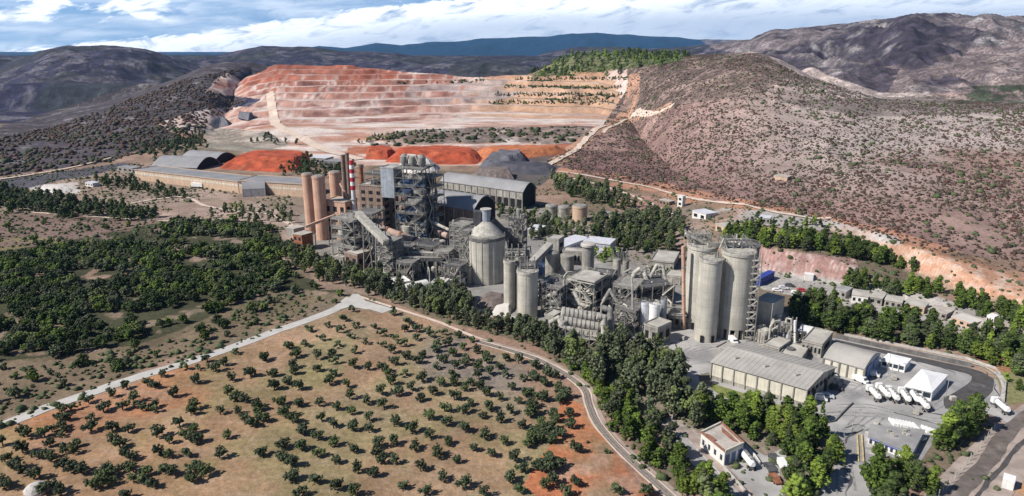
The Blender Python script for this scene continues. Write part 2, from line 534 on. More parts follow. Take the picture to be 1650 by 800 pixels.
def ground_material():
    m = bpy.data.materials.new('ground')
    m.use_nodes = True
    t = NT(m.node_tree)
    b = t.n['Principled BSDF']
    at = t.new('ShaderNodeAttribute', attribute_name='soil')
    sp = t.new('ShaderNodeAttribute', attribute_name='scrub')
    geo = t.new('ShaderNodeNewGeometry')
    pos = geo.outputs['Position']
    n1 = t.noise(pos, 0.55, 5.0, 0.7)
    n2 = t.noise(t.mapping(pos, (1, 1, 1), (7, 3, 1)), 0.045, 6.0, 0.65)
    n4 = t.noise(t.mapping(pos, (1, 1, 0.5), (70, 30, 1)), 0.03, 7.0, 0.8)
    hillc = t.math('MULTIPLY', t.math('SUBTRACT', t.ramp(n4, 0.44, 0.60, 0.55, 1.75), 1.0), sp.outputs['Fac'])
    hillc = t.math('ADD', 1.0, hillc)
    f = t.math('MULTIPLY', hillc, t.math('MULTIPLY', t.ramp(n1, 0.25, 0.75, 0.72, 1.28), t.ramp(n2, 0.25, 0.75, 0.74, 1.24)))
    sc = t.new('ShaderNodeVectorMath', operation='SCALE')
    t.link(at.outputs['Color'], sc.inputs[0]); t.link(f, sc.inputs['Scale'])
    # low bushes too small to model: dark spots
    vec = t.mapping(pos, (1, 1, 0.3))
    v1 = t.new('ShaderNodeTexVoronoi'); t.link(vec, v1.inputs['Vector']); v1.inputs['Scale'].default_value = 0.13
    v2 = t.new('ShaderNodeTexVoronoi'); t.link(vec, v2.inputs['Vector']); v2.inputs['Scale'].default_value = 0.34
    sz1 = t.math('MULTIPLY', sp.outputs['Fac'], t.ramp(n2, 0.3, 0.7, 0.35, 0.62))
    s1 = t.math('LESS_THAN', v1.outputs['Distance'], sz1)
    s2 = t.math('LESS_THAN', v2.outputs['Distance'], t.math('MULTIPLY', sz1, 0.8))
    s = t.math('MULTIPLY', t.math('MAXIMUM', s1, s2), t.math('MULTIPLY', sp.outputs['Fac'], 1.0))
    c = t.mix(s, sc.outputs[0], (0.055, 0.045, 0.04))
    t.link(c, b.inputs['Base Color'])
    b.inputs['Roughness'].default_value = 0.95
    b.inputs['Specular IOR Level'].default_value = 0.1
    bp = t.new('ShaderNodeBump')
    bp.inputs['Strength'].default_value = 0.5
    bp.inputs['Distance'].default_value = 1.2
    t.link(t.noise(pos, 0.25, 6.0, 0.7), bp.inputs['Height'])
    t.link(bp.outputs[0], b.inputs['Normal'])
    return m


def lerp(a, b, w):
    return a * (1 - w[:, None]) + np.array(b)[None, :] * w[:, None]


def build_ground():
    tt = np.concatenate([-np.geomspace(7, 0.88, 26), np.linspace(-0.86, 0.86, 1120), np.geomspace(0.88, 7, 26)])
    vv = np.arange(838, 262, -1.35)
    ya = yground(vv)
    Y = np.concatenate([np.linspace(-500, ya[0] - 4, 30), ya, np.arange(ya[-1] + 1.5, 1600, 2.9), np.arange(1603, 4200, 13.5), np.linspace(4220, 15000, 90)])
    nt, ny = len(tt), len(Y)
    YY = np.repeat(Y, nt); TT = np.tile(tt, ny)
    X = TT * np.maximum(YY, 150.0)
    Z, fr = land(X, YY, True)
    front = YY > 100
    u, v = project(X, np.where(front, YY, 100.0), Z)
    wob = 7 * (fbm(X, YY, 25, 3) - 0.5) * np.clip(400 / np.maximum(YY, 100), 0.15, 1.5)
    u = u + wob * 1.6; v = v + wob
    u = np.where(front, u, -9999)
    N = fbm(X, YY, 60, 4); N2 = fbm(X + 400, YY, 22, 4); N3 = fbm(X - 800, YY + 90, 160, 4); NF = fbm(X, YY, 9, 3)
    # dry land
    C = np.tile(np.array([[0.33, 0.22, 0.165]]), (len(X), 1))
    C = lerp(C, (0.21, 0.165, 0.115), sst(0.42, 0.62, N))
    C = lerp(C, (0.42, 0.30, 0.225), sst(0.52, 0.7, N2) * 0.7)
    SK = 0.35 + 0.3 * N
    hillmask = (YY > 1560)
    # far burnt hills, cloud shade over them darkened into the soil colour
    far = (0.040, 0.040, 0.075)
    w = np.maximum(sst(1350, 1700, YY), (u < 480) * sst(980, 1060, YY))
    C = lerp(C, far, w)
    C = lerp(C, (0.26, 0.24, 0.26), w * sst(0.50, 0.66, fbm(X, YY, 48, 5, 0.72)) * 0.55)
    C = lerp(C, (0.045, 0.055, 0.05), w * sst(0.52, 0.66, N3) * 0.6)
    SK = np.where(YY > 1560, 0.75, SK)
    C = lerp(C, (0.010, 0.050, 0.105), sst(5000, 6500, YY))  # far range: blue of the distant air put into its colour

    def zone(poly, col, k=1.0, sk=None, extra=None):
        nonlocal C, SK
        mask = inpoly(u, v, poly) & front
        if extra is not None:
            mask = mask & extra
        ww = mask * k if np.isscalar(k) else mask * np.clip(k, 0, 1)
        C = lerp(C, col, ww)
        if sk is not None:
            SK = np.where(mask, sk, SK)
    near = YY < 1600
    # right hand ridges: pale stony slopes with dark gullies
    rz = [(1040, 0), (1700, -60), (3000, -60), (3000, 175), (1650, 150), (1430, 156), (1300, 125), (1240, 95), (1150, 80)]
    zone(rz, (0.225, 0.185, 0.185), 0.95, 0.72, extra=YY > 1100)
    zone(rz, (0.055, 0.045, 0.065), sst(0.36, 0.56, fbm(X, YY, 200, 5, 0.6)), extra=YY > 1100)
    zone(rz, (0.36, 0.33, 0.32), sst(0.56, 0.70, fbm(X + 50, YY, 90, 5, 0.65)) * 0.8, extra=YY > 1100)
    zone([(1330, 120), (1480, 100), (1650, 60), (2600, 30), (2600, 190), (1650, 160), (1400, 165)], (0.34, 0.26, 0.24), 0.6 * sst(0.3, 0.6, N), extra=YY > 1000)
    zone([(1130, 88), (1290, 92), (1450, 112), (1430, 152), (1300, 125), (1240, 98)], (0.05, 0.042, 0.062), 0.85 * sst(0.28, 0.5, N), extra=YY > 1100)
    # left scrub spur
    zone([(-900, 250), (-100, 230), (0, 205), (150, 160), (300, 110), (420, 90), (480, 100), (330, 150), (400, 160), (340, 190), (330, 225), (215, 245), (180, 260), (0, 285), (-900, 300)],
         (0.098, 0.084, 0.098), 0.95, 0.8, extra=near & (YY > 560))
    zone([(-900, 250), (-100, 230), (0, 205), (150, 160), (300, 110), (420, 90), (480, 100), (330, 150), (0, 285), (-900, 300)], (0.24, 0.22, 0.22), sst(0.56, 0.70, fbm(X, YY, 30, 4, 0.65)) * 0.75, extra=near & (YY > 560))
    # right hill
    rh = [(860, 268), (960, 205), (1010, 115), (1000, 80), (1250, 70), (1330, 120), (1420, 150), (1700, 150), (3000, 150), (3000, 700), (1650, 430), (1300, 352), (1100, 312), (960, 288)]
    lam = sst(150, 330, v)
    zone(rh, (0.36, 0.24, 0.205), 0.95, 0.62, extra=near & (YY > 330))
    zone(rh, (0.225, 0.128, 0.118), lam * sst(1550, 1050, u) * 0.85 + 0.35 * sst(0.5, 0.65, N), extra=near & (YY > 330))
    zone(rh, (0.52, 0.44, 0.40), sst(1050, 1400, u) * sst(350, 230, v) * sst(0.34, 0.58, N3) * 0.8, extra=near)
    zone([(1010, 115), (1110, 88), (1230, 85), (1280, 120), (1230, 150), (1100, 170), (1020, 190), (960, 190)], (0.19, 0.145, 0.125), 0.7, 0.8, extra=near)
    zone([(1240, 162), (1420, 158), (1650, 150), (2600, 150), (2600, 185), (1650, 178), (1400, 190)], (0.17, 0.14, 0.125), 0.65, 0.8, extra=near)  # cloud shadow band below the crest, painted into the ground colour
    # grey-green strip at the skyline end
    zone([(1540, 140), (1700, 135), (1900, 135), (1900, 165), (1540, 168)], (0.07, 0.085, 0.05), sst(0.42, 0.55, N2), 0.8)
    # foothill line, orange and pale
    zone([(880, 268), (1000, 282), (1150, 312), (1320, 345), (1440, 372), (1560, 410), (1660, 445), (1660, 470), (1560, 436), (1440, 395), (1300, 362), (1120, 330), (980, 300), (880, 280)],
         (0.50, 0.26, 0.17), 0.8 * sst(0.3, 0.55, N2) + 0.15, 0.35, extra=YY > 300)
    zone([(1170, 335), (1300, 345), (1450, 385), (1460, 400), (1330, 372), (1180, 358), (1100, 345)], (0.48, 0.44, 0.41), sst(0.35, 0.6, N2), 0.3)
    zone([(900, 290), (1050, 318), (1100, 345), (1060, 350), (960, 320)], (0.42, 0.24, 0.20), 0.8, 0.4)
    # rock cuts
    zone([(1180, 392), (1215, 398), (1380, 418), (1385, 455), (1300, 448), (1210, 434)], (0.42, 0.245, 0.215), 0.9, 0.2)
    zone([(1180, 392), (1215, 398), (1380, 418), (1385, 455), (1300, 448), (1210, 434)], (0.55, 0.42, 0.38), sst(0.52, 0.66, fbm(X, Z * 3 + YY, 4, 3)), 0.2)
    zone([(1370, 382), (1470, 398), (1560, 425), (1625, 445), (1660, 465), (1660, 490), (1560, 470), (1480, 440), (1380, 405)], (0.58, 0.32, 0.21), 0.92, 0.15)
    zone([(1370, 382), (1470, 398), (1560, 425), (1625, 445), (1660, 465), (1660, 490), (1560, 470), (1480, 440), (1380, 405)], (0.62, 0.45, 0.35), sst(0.52, 0.66, fbm(X, Z * 3 + YY, 4, 3)), 0.1)
    # pale dusty works ground
    zone([(1220, 436), (1390, 455), (1500, 475), (1660, 520), (1660, 560), (1560, 540), (1400, 500), (1300, 480), (1225, 465)], (0.46, 0.43, 0.40), 0.9, 0.1)
    zone([(1380, 485), (1480, 490), (1620, 520), (1650, 560), (1540, 535)], (0.50, 0.40, 0.35), sst(0.4, 0.6, N2), 0.1)
    zone([(560, 470), (500, 395), (480, 350), (520, 330), (700, 350), (860, 330), (1120, 420), (1130, 540), (1000, 570), (900, 545), (780, 500)], (0.30, 0.28, 0.25), 0.9, 0.05, extra=YY < 560)
    zone([(640, 440), (860, 440), (870, 520), (760, 500), (600, 470)], (0.46, 0.44, 0.42), sst(0.4, 0.6, N2), 0.05)
    zone([(850, 345), (1120, 335), (1160, 400), (1100, 430), (860, 400)], (0.30, 0.24, 0.20), 0.6, 0.3)
    zone([(1040, 560), (960, 590), (1120, 720), (1250, 800), (1400, 830), (1400, 560)], (0.26, 0.22, 0.17), 0.8, 0.2)
    zone([(1055, 665), (1085, 668), (1130, 700), (1150, 740), (1120, 735), (1070, 690)], (0.50, 0.42, 0.37), 0.8, 0.1)
    # bottom right: bare pale-pink ground
    zone([(1540, 800), (1610, 700), (1660, 660), (1900, 600), (1900, 900), (1540, 900)], (0.46, 0.34, 0.28), 0.9, 0.1)
    zone([(1600, 780), (1630, 755), (1700, 740), (1700, 850), (1590, 820)], (0.60, 0.34, 0.18), sst(0.42, 0.6, N2), 0.0)
    zone([(1560, 580), (1650, 590), (1700, 640), (1620, 650), (1600, 600)], (0.20, 0.23, 0.08), 0.7, 0.1)
    zone([(1540, 560), (1660, 575), (1660, 600), (1600, 598)], (0.45, 0.20, 0.12), 0.7, 0.1)
    # left middle ground
    zone([(-900, 330), (0, 285), (220, 262), (500, 300), (490, 350), (470, 420), (200, 420), (0, 400), (-900, 500)], (0.36, 0.27, 0.22), 0.55, 0.55, extra=YY < 700)
    zone([(0, 345), (150, 350), (310, 362), (280, 400), (120, 430), (0, 440), (-600, 520), (-600, 380)], (0.225, 0.15, 0.125), 0.85, 0.7)
    zone([(0, 380), (90, 385), (140, 420), (0, 440)], (0.26, 0.22, 0.11), sst(0.45, 0.6, N2), 0.6)
    zone([(40, 300), (125, 295), (130, 312), (60, 312)], (0.60, 0.54, 0.50), 0.8, 0.05)
    zone([(0, 290), (200, 262), (215, 268), (60, 300), (0, 315)], (0.09, 0.09, 0.115), 0.9, 0.2)
    zone([(200, 330), (330, 300), (440, 335), (500, 372), (470, 400), (300, 360)], (0.46, 0.34, 0.28), sst(0.4, 0.6, N2) * 0.9, 0.3)
    zone([(-600, 560), (0, 405), (150, 380), (300, 352), (450, 365), (470, 440), (560, 470), (430, 505), (380, 500), (250, 560), (0, 590), (-600, 800)], (0.075, 0.075, 0.042), sst(0.36, 0.46, NF + 0.06), 0.3)
    zone([(-600, 800), (0, 585), (230, 555), (380, 495), (560, 470), (440, 525), (250, 590), (0, 680), (-600, 900)], (0.205, 0.155, 0.10), 0.85, 0.55)
    zone([(480, 415), (600, 450), (640, 490), (560, 468), (520, 470)], (0.36, 0.25, 0.19), 0.8, 0.3)
    # orchard
    orch = [(-600, 920), (0, 694), (440, 535), (560, 497), (640, 500), (760, 545), (860, 578), (930, 640), (985, 725), (1075, 815), (1200, 1200), (-900, 1400)]
    zone(orch, (0.335, 0.245, 0.155), 1.0, 0.0)
    redn = sst(0.36, 0.60, fbm(X * 0.8 + YY * 0.3, YY, 45, 4))
    zone(orch, (0.47, 0.165, 0.07), redn * sst(430, 60, u) * sst(560, 700, v + u * 0.12))
    zone(orch, (0.50, 0.235, 0.12), 0.75 * redn * sst(520, 200, u))
    zone(orch, (0.33, 0.275, 0.115), 0.85 * sst(0.40, 0.58, N2) * np.exp(-((u - 560) / 190.0) ** 2 - ((v - 590) / 85.0) ** 2) * 1.5)
    zone(orch, (0.30, 0.24, 0.12), 0.75 * sst(0.42, 0.6, fbm(X, YY, 35, 4)))
    zone(orch, (0.25, 0.21, 0.175), 0.95 * sst(0.32, 0.52, N2) * np.exp(-((u - 800) / 190.0) ** 2 - ((v - 575) / 75.0) ** 2) * 1.5)
    zone(orch, (0.40, 0.235, 0.15), 0.6 * sst(0.45, 0.6, fbm(X + 77, YY - 50, 20, 4)))
    ridge = 1 - np.abs(2 * fbm(X + 300, YY * 2.2, 16, 3) - 1) * 6
    zone(orch, (0.46, 0.33, 0.24), 0.35 * np.clip(ridge, 0, 1))
    zone([(905, 640), (960, 660), (1000, 730), (1075, 812), (900, 830), (840, 780), (900, 700)], (0.52, 0.20, 0.10), 0.9 * sst(0.30, 0.50, N2) + 0.1, 0)
    zone([(905, 640), (960, 660), (1000, 730), (1075, 812), (900, 830), (840, 780), (900, 700)], (0.55, 0.34, 0.24), 0.8 * sst(0.50, 0.62, fbm(X, YY, 12, 4)))
    zone([(440, 520), (490, 505), (600, 508), (560, 540), (440, 560), (380, 575)], (0.50, 0.31, 0.21), 0.6 * sst(0.35, 0.6, N2))
    # verge between orchard and works
    zone([(590, 470), (700, 515), (860, 555), (950, 620), (1080, 800), (1030, 790), (930, 640), (860, 578), (760, 545), (640, 500)], (0.40, 0.25, 0.185), 0.8, 0.1)
    # quarry
    qz = [(330, 150), (350, 125), (395, 106), (440, 98), (520, 98), (640, 104), (740, 118), (800, 120), (850, 122), (900, 118), (960, 112), (1010, 112), (1012, 140), (985, 180), (972, 205), (940, 235), (905, 262),
          (760, 275), (640, 268), (560, 268), (480, 245), (400, 235), (300, 225), (250, 200), (330, 175), (400, 172), (420, 160)]
    qm = (YY > 660) & (YY < 1340)
    zone(qz, (0.62, 0.45, 0.385), 1.0, 0.0, extra=qm)
    zone(qz, (0.50, 0.30, 0.225), sst(0.48, 0.66, N2) * 0.5, extra=qm)
    zone(qz, (0.76, 0.68, 0.62), sst(0.46, 0.60, fbm(X + 30, YY * 2, 50, 4)) * 0.7, extra=qm)
    riser = ((fr > 0.50)).astype(float)
    st = fbm(X * 1.0, Z * 0.25 + 9, 7, 4, 0.6)
    zone(qz, (0.36, 0.13, 0.085), (0.6 + 0.4 * sst(26, 46, Z)) * riser * (0.9 - 0.65 * sst(0.5, 0.66, st)) * sst(860, 760, u + v * 0.3) , extra=qm)
    zone(qz, (0.52, 0.31, 0.19), riser * 0.85 * sst(760, 860, u + v * 0.3), extra=qm)
    zone(qz, (0.24, 0.11, 0.09), riser * sst(0.55, 0.68, fbm(X, YY + Z * 2, 34, 4)) * 0.75 * sst(900, 700, u), extra=qm)
    zone(qz, (0.36, 0.11, 0.06), sst(0.30, 0.5, N3) * 0.5 * sst(130, 112, v), extra=qm)
    zone([(770, 122), (1012, 112), (1008, 150), (985, 178), (800, 180), (780, 150)], (0.13, 0.145, 0.06), (fr > 0.12) * (fr < 0.45) * sst(0.30, 0.45, N2) * 0.9, extra=qm)
    lowr = (YY > 700) & (YY < 900)
    slope_red = sst(0.46, 0.62, fbm(X * 0.5, YY * 2.0, 26, 4))
    zone(qz, (0.46, 0.20, 0.12), slope_red * 0.7, extra=lowr & qm)
    zone([(660, 138), (820, 128), (850, 150), (800, 162), (700, 168), (640, 160)], (0.42, 0.35, 0.33), 0.75 * sst(0.35, 0.55, N2), extra=qm)
    zone([(330, 150), (360, 122), (400, 104), (560, 100), (640, 108), (640, 128), (400, 135)], (0.40, 0.11, 0.06), 0.6 * sst(0.42, 0.6, fbm(X, YY, 45, 4)), extra=qm)
    zone([(590, 222), (640, 212), (760, 205), (930, 203), (975, 205), (940, 236), (830, 230), (720, 232), (600, 238)], (0.20, 0.16, 0.14), 0.85 * sst(0.25, 0.5, N2), 0.75, extra=qm)
    zone([(330, 205), (430, 212), (470, 235), (400, 245), (330, 240)], (0.33, 0.30, 0.25), 0.8, 0.6, extra=qm)
    zone([(560, 238), (940, 232), (905, 250), (880, 262), (700, 262), (560, 256)], (0.42, 0.13, 0.06), 0.85 * sst(0.28, 0.5, N2), 0.0, extra=YY < 900)
    zone([(800, 268), (860, 245), (940, 240), (905, 268), (870, 300), (760, 290)], (0.10, 0.10, 0.10), 0.85, 0.1, extra=YY < 900)
    # green top above the benches
    zone([(855, 125), (905, 95), (960, 82), (1110, 84), (1100, 98), (1010, 112), (940, 118)], (0.12, 0.14, 0.06), 0.85, 0.5, extra=near)
    zone([(880, 262), (930, 225), (960, 203), (975, 200), (1000, 180), (1015, 120), (1030, 118), (1030, 160), (1010, 195), (1080, 165), (1085, 175), (1010, 200), (960, 222), (905, 268)], (0.52, 0.30, 0.20), 0.8 * sst(0.3, 0.5, N2) + 0.1, 0.05, extra=near)
    SK = SK * sst(620, 900, YY) * sst(5600, 5000, YY)
    C = C * np.array([[0.80, 0.82, 0.84]])
    of = inpoly(u, v, orch) & front
    C = np.where(of[:, None], C * 1.0, C)
    me = bpy.data.meshes.new('ground')
    nv = len(X)
    me.vertices.add(nv)
    me.vertices.foreach_set('co', np.stack([X, YY, Z], 1).astype(np.float32).ravel())
    i = np.arange(nt - 1)[None, :] + nt * np.arange(ny - 1)[:, None]
    q = np.stack([i, i + 1, i + 1 + nt, i + nt], -1).reshape(-1, 4).astype(np.int32)
    me.loops.add(q.size); me.polygons.add(len(q))
    me.loops.foreach_set('vertex_index', q.ravel())
    me.polygons.foreach_set('loop_start', np.arange(0, q.size, 4, dtype=np.int32))
    me.update()
    me.validate()
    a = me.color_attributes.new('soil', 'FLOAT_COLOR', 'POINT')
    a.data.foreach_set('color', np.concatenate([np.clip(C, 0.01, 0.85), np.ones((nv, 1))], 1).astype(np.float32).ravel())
    b = me.attributes.new('scrub', 'FLOAT', 'POINT')
    b.data.foreach_set('value', SK.astype(np.float32))
    me.materials.append(ground_material())
    me.polygons.foreach_set('use_smooth', np.ones(len(q), bool))
    o = bpy.data.objects.new('ground', me)
    COL.objects.link(o)
    o['kind'] = 'structure'
    return o


build_ground()


# ------------------------------------------------------------ mesh builder and scene bookkeeping
class MB:
    def __init__(self):
        self.v = []
        self.f = []

    def add(self, vs, fs):
        n = len(self.v)
        self.v.extend([tuple(p) for p in vs])
        self.f.extend([tuple(i + n for i in f) for f in fs])
        return self

    def prism(self, pts, z0, z1, top=None):
        """vertical prism on plan points; top: optional list of top heights"""
        n = len(pts)
        a = sum(pts[i][0] * pts[(i + 1) % n][1] - pts[(i + 1) % n][0] * pts[i][1] for i in range(n))
        if a < 0:
            pts = pts[::-1]
            top = top[::-1] if top else None
        vs = [(p[0], p[1], z0) for p in pts] + [(p[0], p[1], top[i] if top else z1) for i, p in enumerate(pts)]
        fs = [tuple(range(n - 1, -1, -1)), tuple(range(n, 2 * n))]
        fs += [(i, (i + 1) % n, n + (i + 1) % n, n + i) for i in range(n)]
        return self.add(vs, fs)

    def box(self, c, sx, sy, sz, ang=0.0):
        """box standing on c"""
        ca, sa = math.cos(ang), math.sin(ang)
        pts = []
        for dx, dy in ((-1, -1), (1, -1), (1, 1), (-1, 1)):
            px, py = dx * sx / 2, dy * sy / 2
            pts.append((c[0] + px * ca - py * sa, c[1] + px * sa + py * ca))
        return self.prism(pts, c[2], c[2] + sz)

    def beam(self, a, b, w, h=None):
        """square bar from a to b"""
        a = Vector(a); b = Vector(b)
        h = h or w
        d = (b - a)
        if d.length < 1e-4:
            return self
        d.normalize()
        s = d.cross(Vector((0, 0, 1)))
        if s.length < 1e-3:
            s = Vector((1, 0, 0))
        s.normalize()
        t = s.cross(d)
        s = s * w / 2; t = t * h / 2
        vs = [a - s - t, a + s - t, a + s + t, a - s + t, b - s - t, b + s - t, b + s + t, b - s + t]
        return self.add(vs, [(3, 2, 1, 0), (4, 5, 6, 7), (0, 1, 5, 4), (1, 2, 6, 5), (2, 3, 7, 6), (3, 0, 4, 7)])

    def cyl(self, a, b, r, r2=None, n=20, caps=True):
        a = Vector(a); b = Vector(b)
        r2 = r if r2 is None else r2
        d = (b - a).normalized()
        s = d.cross(Vector((0, 0, 1)))
        if s.length < 1e-3:
            s = Vector((1, 0, 0))
        s.normalize()
        t = d.cross(s)
        vs = []
        for c, rr in ((a, r), (b, r2)):
            for i in range(n):
                an = 2 * math.pi * i / n
                vs.append(c + s * math.cos(an) * rr + t * math.sin(an) * rr)
        fs = [(i, (i + 1) % n, n + (i + 1) % n, n + i) for i in range(n)]
        fs = [f[::-1] for f in fs]
        if caps:
            fs += [tuple(range(n)), tuple(range(2 * n - 1, n - 1, -1))]
        return self.add(vs, [f[::-1] for f in fs])

    def lathe(self, c, prof, n=28):
        """prof: list of (radius, z) upward"""
        vs = []
        for r, z in prof:
            for i in range(n):
                an = 2 * math.pi * i / n
                vs.append((c[0] + math.cos(an) * r, c[1] + math.sin(an) * r, c[2] + z))
        fs = []
        for k in range(len(prof) - 1):
            for i in range(n):
                j = (i + 1) % n
                fs.append((k * n + i, k * n + j, (k + 1) * n + j, (k + 1) * n + i))
        fs.append(tuple(range(n - 1, -1, -1)))
        fs.append(tuple(range((len(prof) - 1) * n, len(prof) * n)))
        return self.add(vs, fs)

    def tube(self, pts, r, n=10):
        pts = [Vector(p) for p in pts]
        for a, b in zip(pts[:-1], pts[1:]):
            self.cyl(a, b, r, n=n)
        for p in pts[1:-1]:
            self.ball(p, r * 1.04, 6, n)
        return self

    def ball(self, c, r, k=6, n=12, sz=1.0):
        return self.lathe(c, [(max(r * math.sin(math.pi * i / k), 0.01), -r * sz * math.cos(math.pi * i / k)) for i in range(k + 1)], n)

    def railing(self, pts, h=1.1, closed=True, w=0.09):
        pts = [Vector(p) for p in pts]
        q = pts + ([pts[0]] if closed else [])
        for a, b in zip(q[:-1], q[1:]):
            self.beam(a + Vector((0, 0, h)), b + Vector((0, 0, h)), w)
            self.beam(a + Vector((0, 0, h * .5)), b + Vector((0, 0, h * .5)), w * .8)
            L = (b - a).length
            m = max(1, int(L / 1.8))
            for i in range(m):
                p = a.lerp(b, i / m)
                self.beam(p, p + Vector((0, 0, h)), w)
        return self

    def build(self, name, mat, parent=None, smooth=False, loc=None):
        o0 = Vector(loc) if loc is not None else (WPOS[parent.name] if parent is not None else Vector((0, 0, 0)))
        me = bpy.data.meshes.new(name)
        me.from_pydata([(x - o0.x, y - o0.y, z - o0.z) for x, y, z in self.v], [], self.f)
        me.materials.append(MATS[mat])
        if smooth:
            me.polygons.foreach_set('use_smooth', [True] * len(me.polygons))
            me.set_sharp_from_angle(angle=R(40))
        o = bpy.data.objects.new(name, me)
        COL.objects.link(o)
        if parent is not None:
            o.parent = parent
            WPOS[o.name] = Vector(o0)
        else:
            o.location = o0
            WPOS[o.name] = Vector(o0)
        return o


WPOS = {}


def thing(name, label, cat, loc, group=None):
    o = bpy.data.objects.new(name, None)
    o.empty_display_size = 1.0
    o.location = loc
    COL.objects.link(o)
    o['label'] = label
    o['category'] = cat
    if group:
        o['group'] = group
    WPOS[o.name] = Vector(loc)
    return o


def tag(o, label, cat, group=None, kind=None):
    if label:
        o['label'] = label
        o['category'] = cat
    if group:
        o['group'] = group
    if kind:
        o['kind'] = kind
    return o


def structure(o):
    o['kind'] = 'structure'
    return o


def drop(name, label, cat, mb, mat, loc=None, group=None, smooth=False):
    """a thing made of one mesh"""
    if loc is None:
        xs = [p[0] for p in mb.v]; ys = [p[1] for p in mb.v]; zs = [p[2] for p in mb.v]
        loc = ((min(xs) + max(xs)) / 2, (min(ys) + max(ys)) / 2, min(zs))
    o = mb.build(name, mat, None, smooth, loc)
    return tag(o, label, cat, group)


def W(u, v, vb, zb=0.0):
    """3-D point that shows at (u, v) and stands above the ground point of picture row vb"""
    Y = yground(vb, zb)
    z = zat(v, Y)
    return Vector((xat(u, Y, z), Y, z))


def Hv(v, vb, zb=0.0):
    return zat(v, yground(vb, zb))


def rect_front(A, B, depth):
    """plan rectangle whose near side runs A -> B (left to right), going back by depth"""
    A = Vector((A[0], A[1], 0)); B = Vector((B[0], B[1], 0))
    if isinstance(depth, Vector):
        w = Vector((depth.x, depth.y, 0)) - B
        return [A, B, B + w, A + w]
    d = (B - A).normalized()
    nrm = Vector((-d.y, d.x, 0))
    return [A, B, B + nrm * depth, A + nrm * depth]


def pl(p, s, d, z):
    """point in a rectangle frame: fraction s along, fraction d back"""
    a = p[0].lerp(p[1], s); b = p[3].lerp(p[2], s)
    q = a.lerp(b, d)
    return Vector((q.x, q.y, z))


def wall_panels(mb, a, b, z0, z1, cols, rows, wfrac=0.6, hfrac=0.6, proud=0.06, thick=0.1):
    """dark panels set in the wall a -> b (outside is to the right of a->b)"""
    a = Vector((a[0], a[1], 0)); b = Vector((b[0], b[1], 0))
    d = (b - a); L = d.length; d.normalize()
    out = Vector((d.y, -d.x, 0))
    for i in range(cols):
        for j in range(rows):
            s0 = L * (i + (1 - wfrac) / 2) / cols; s1 = L * (i + (1 + wfrac) / 2) / cols
            h0 = z0 + (z1 - z0) * (j + (1 - hfrac) / 2) / rows; h1 = z0 + (z1 - z0) * (j + (1 + hfrac) / 2) / rows
            c = [a + d * s0 + out * proud, a + d * s1 + out * proud, a + d * s1 - out * thick, a + d * s0 - out * thick]
            mb.prism([(p.x, p.y) for p in c], h0, h1)
    return mb


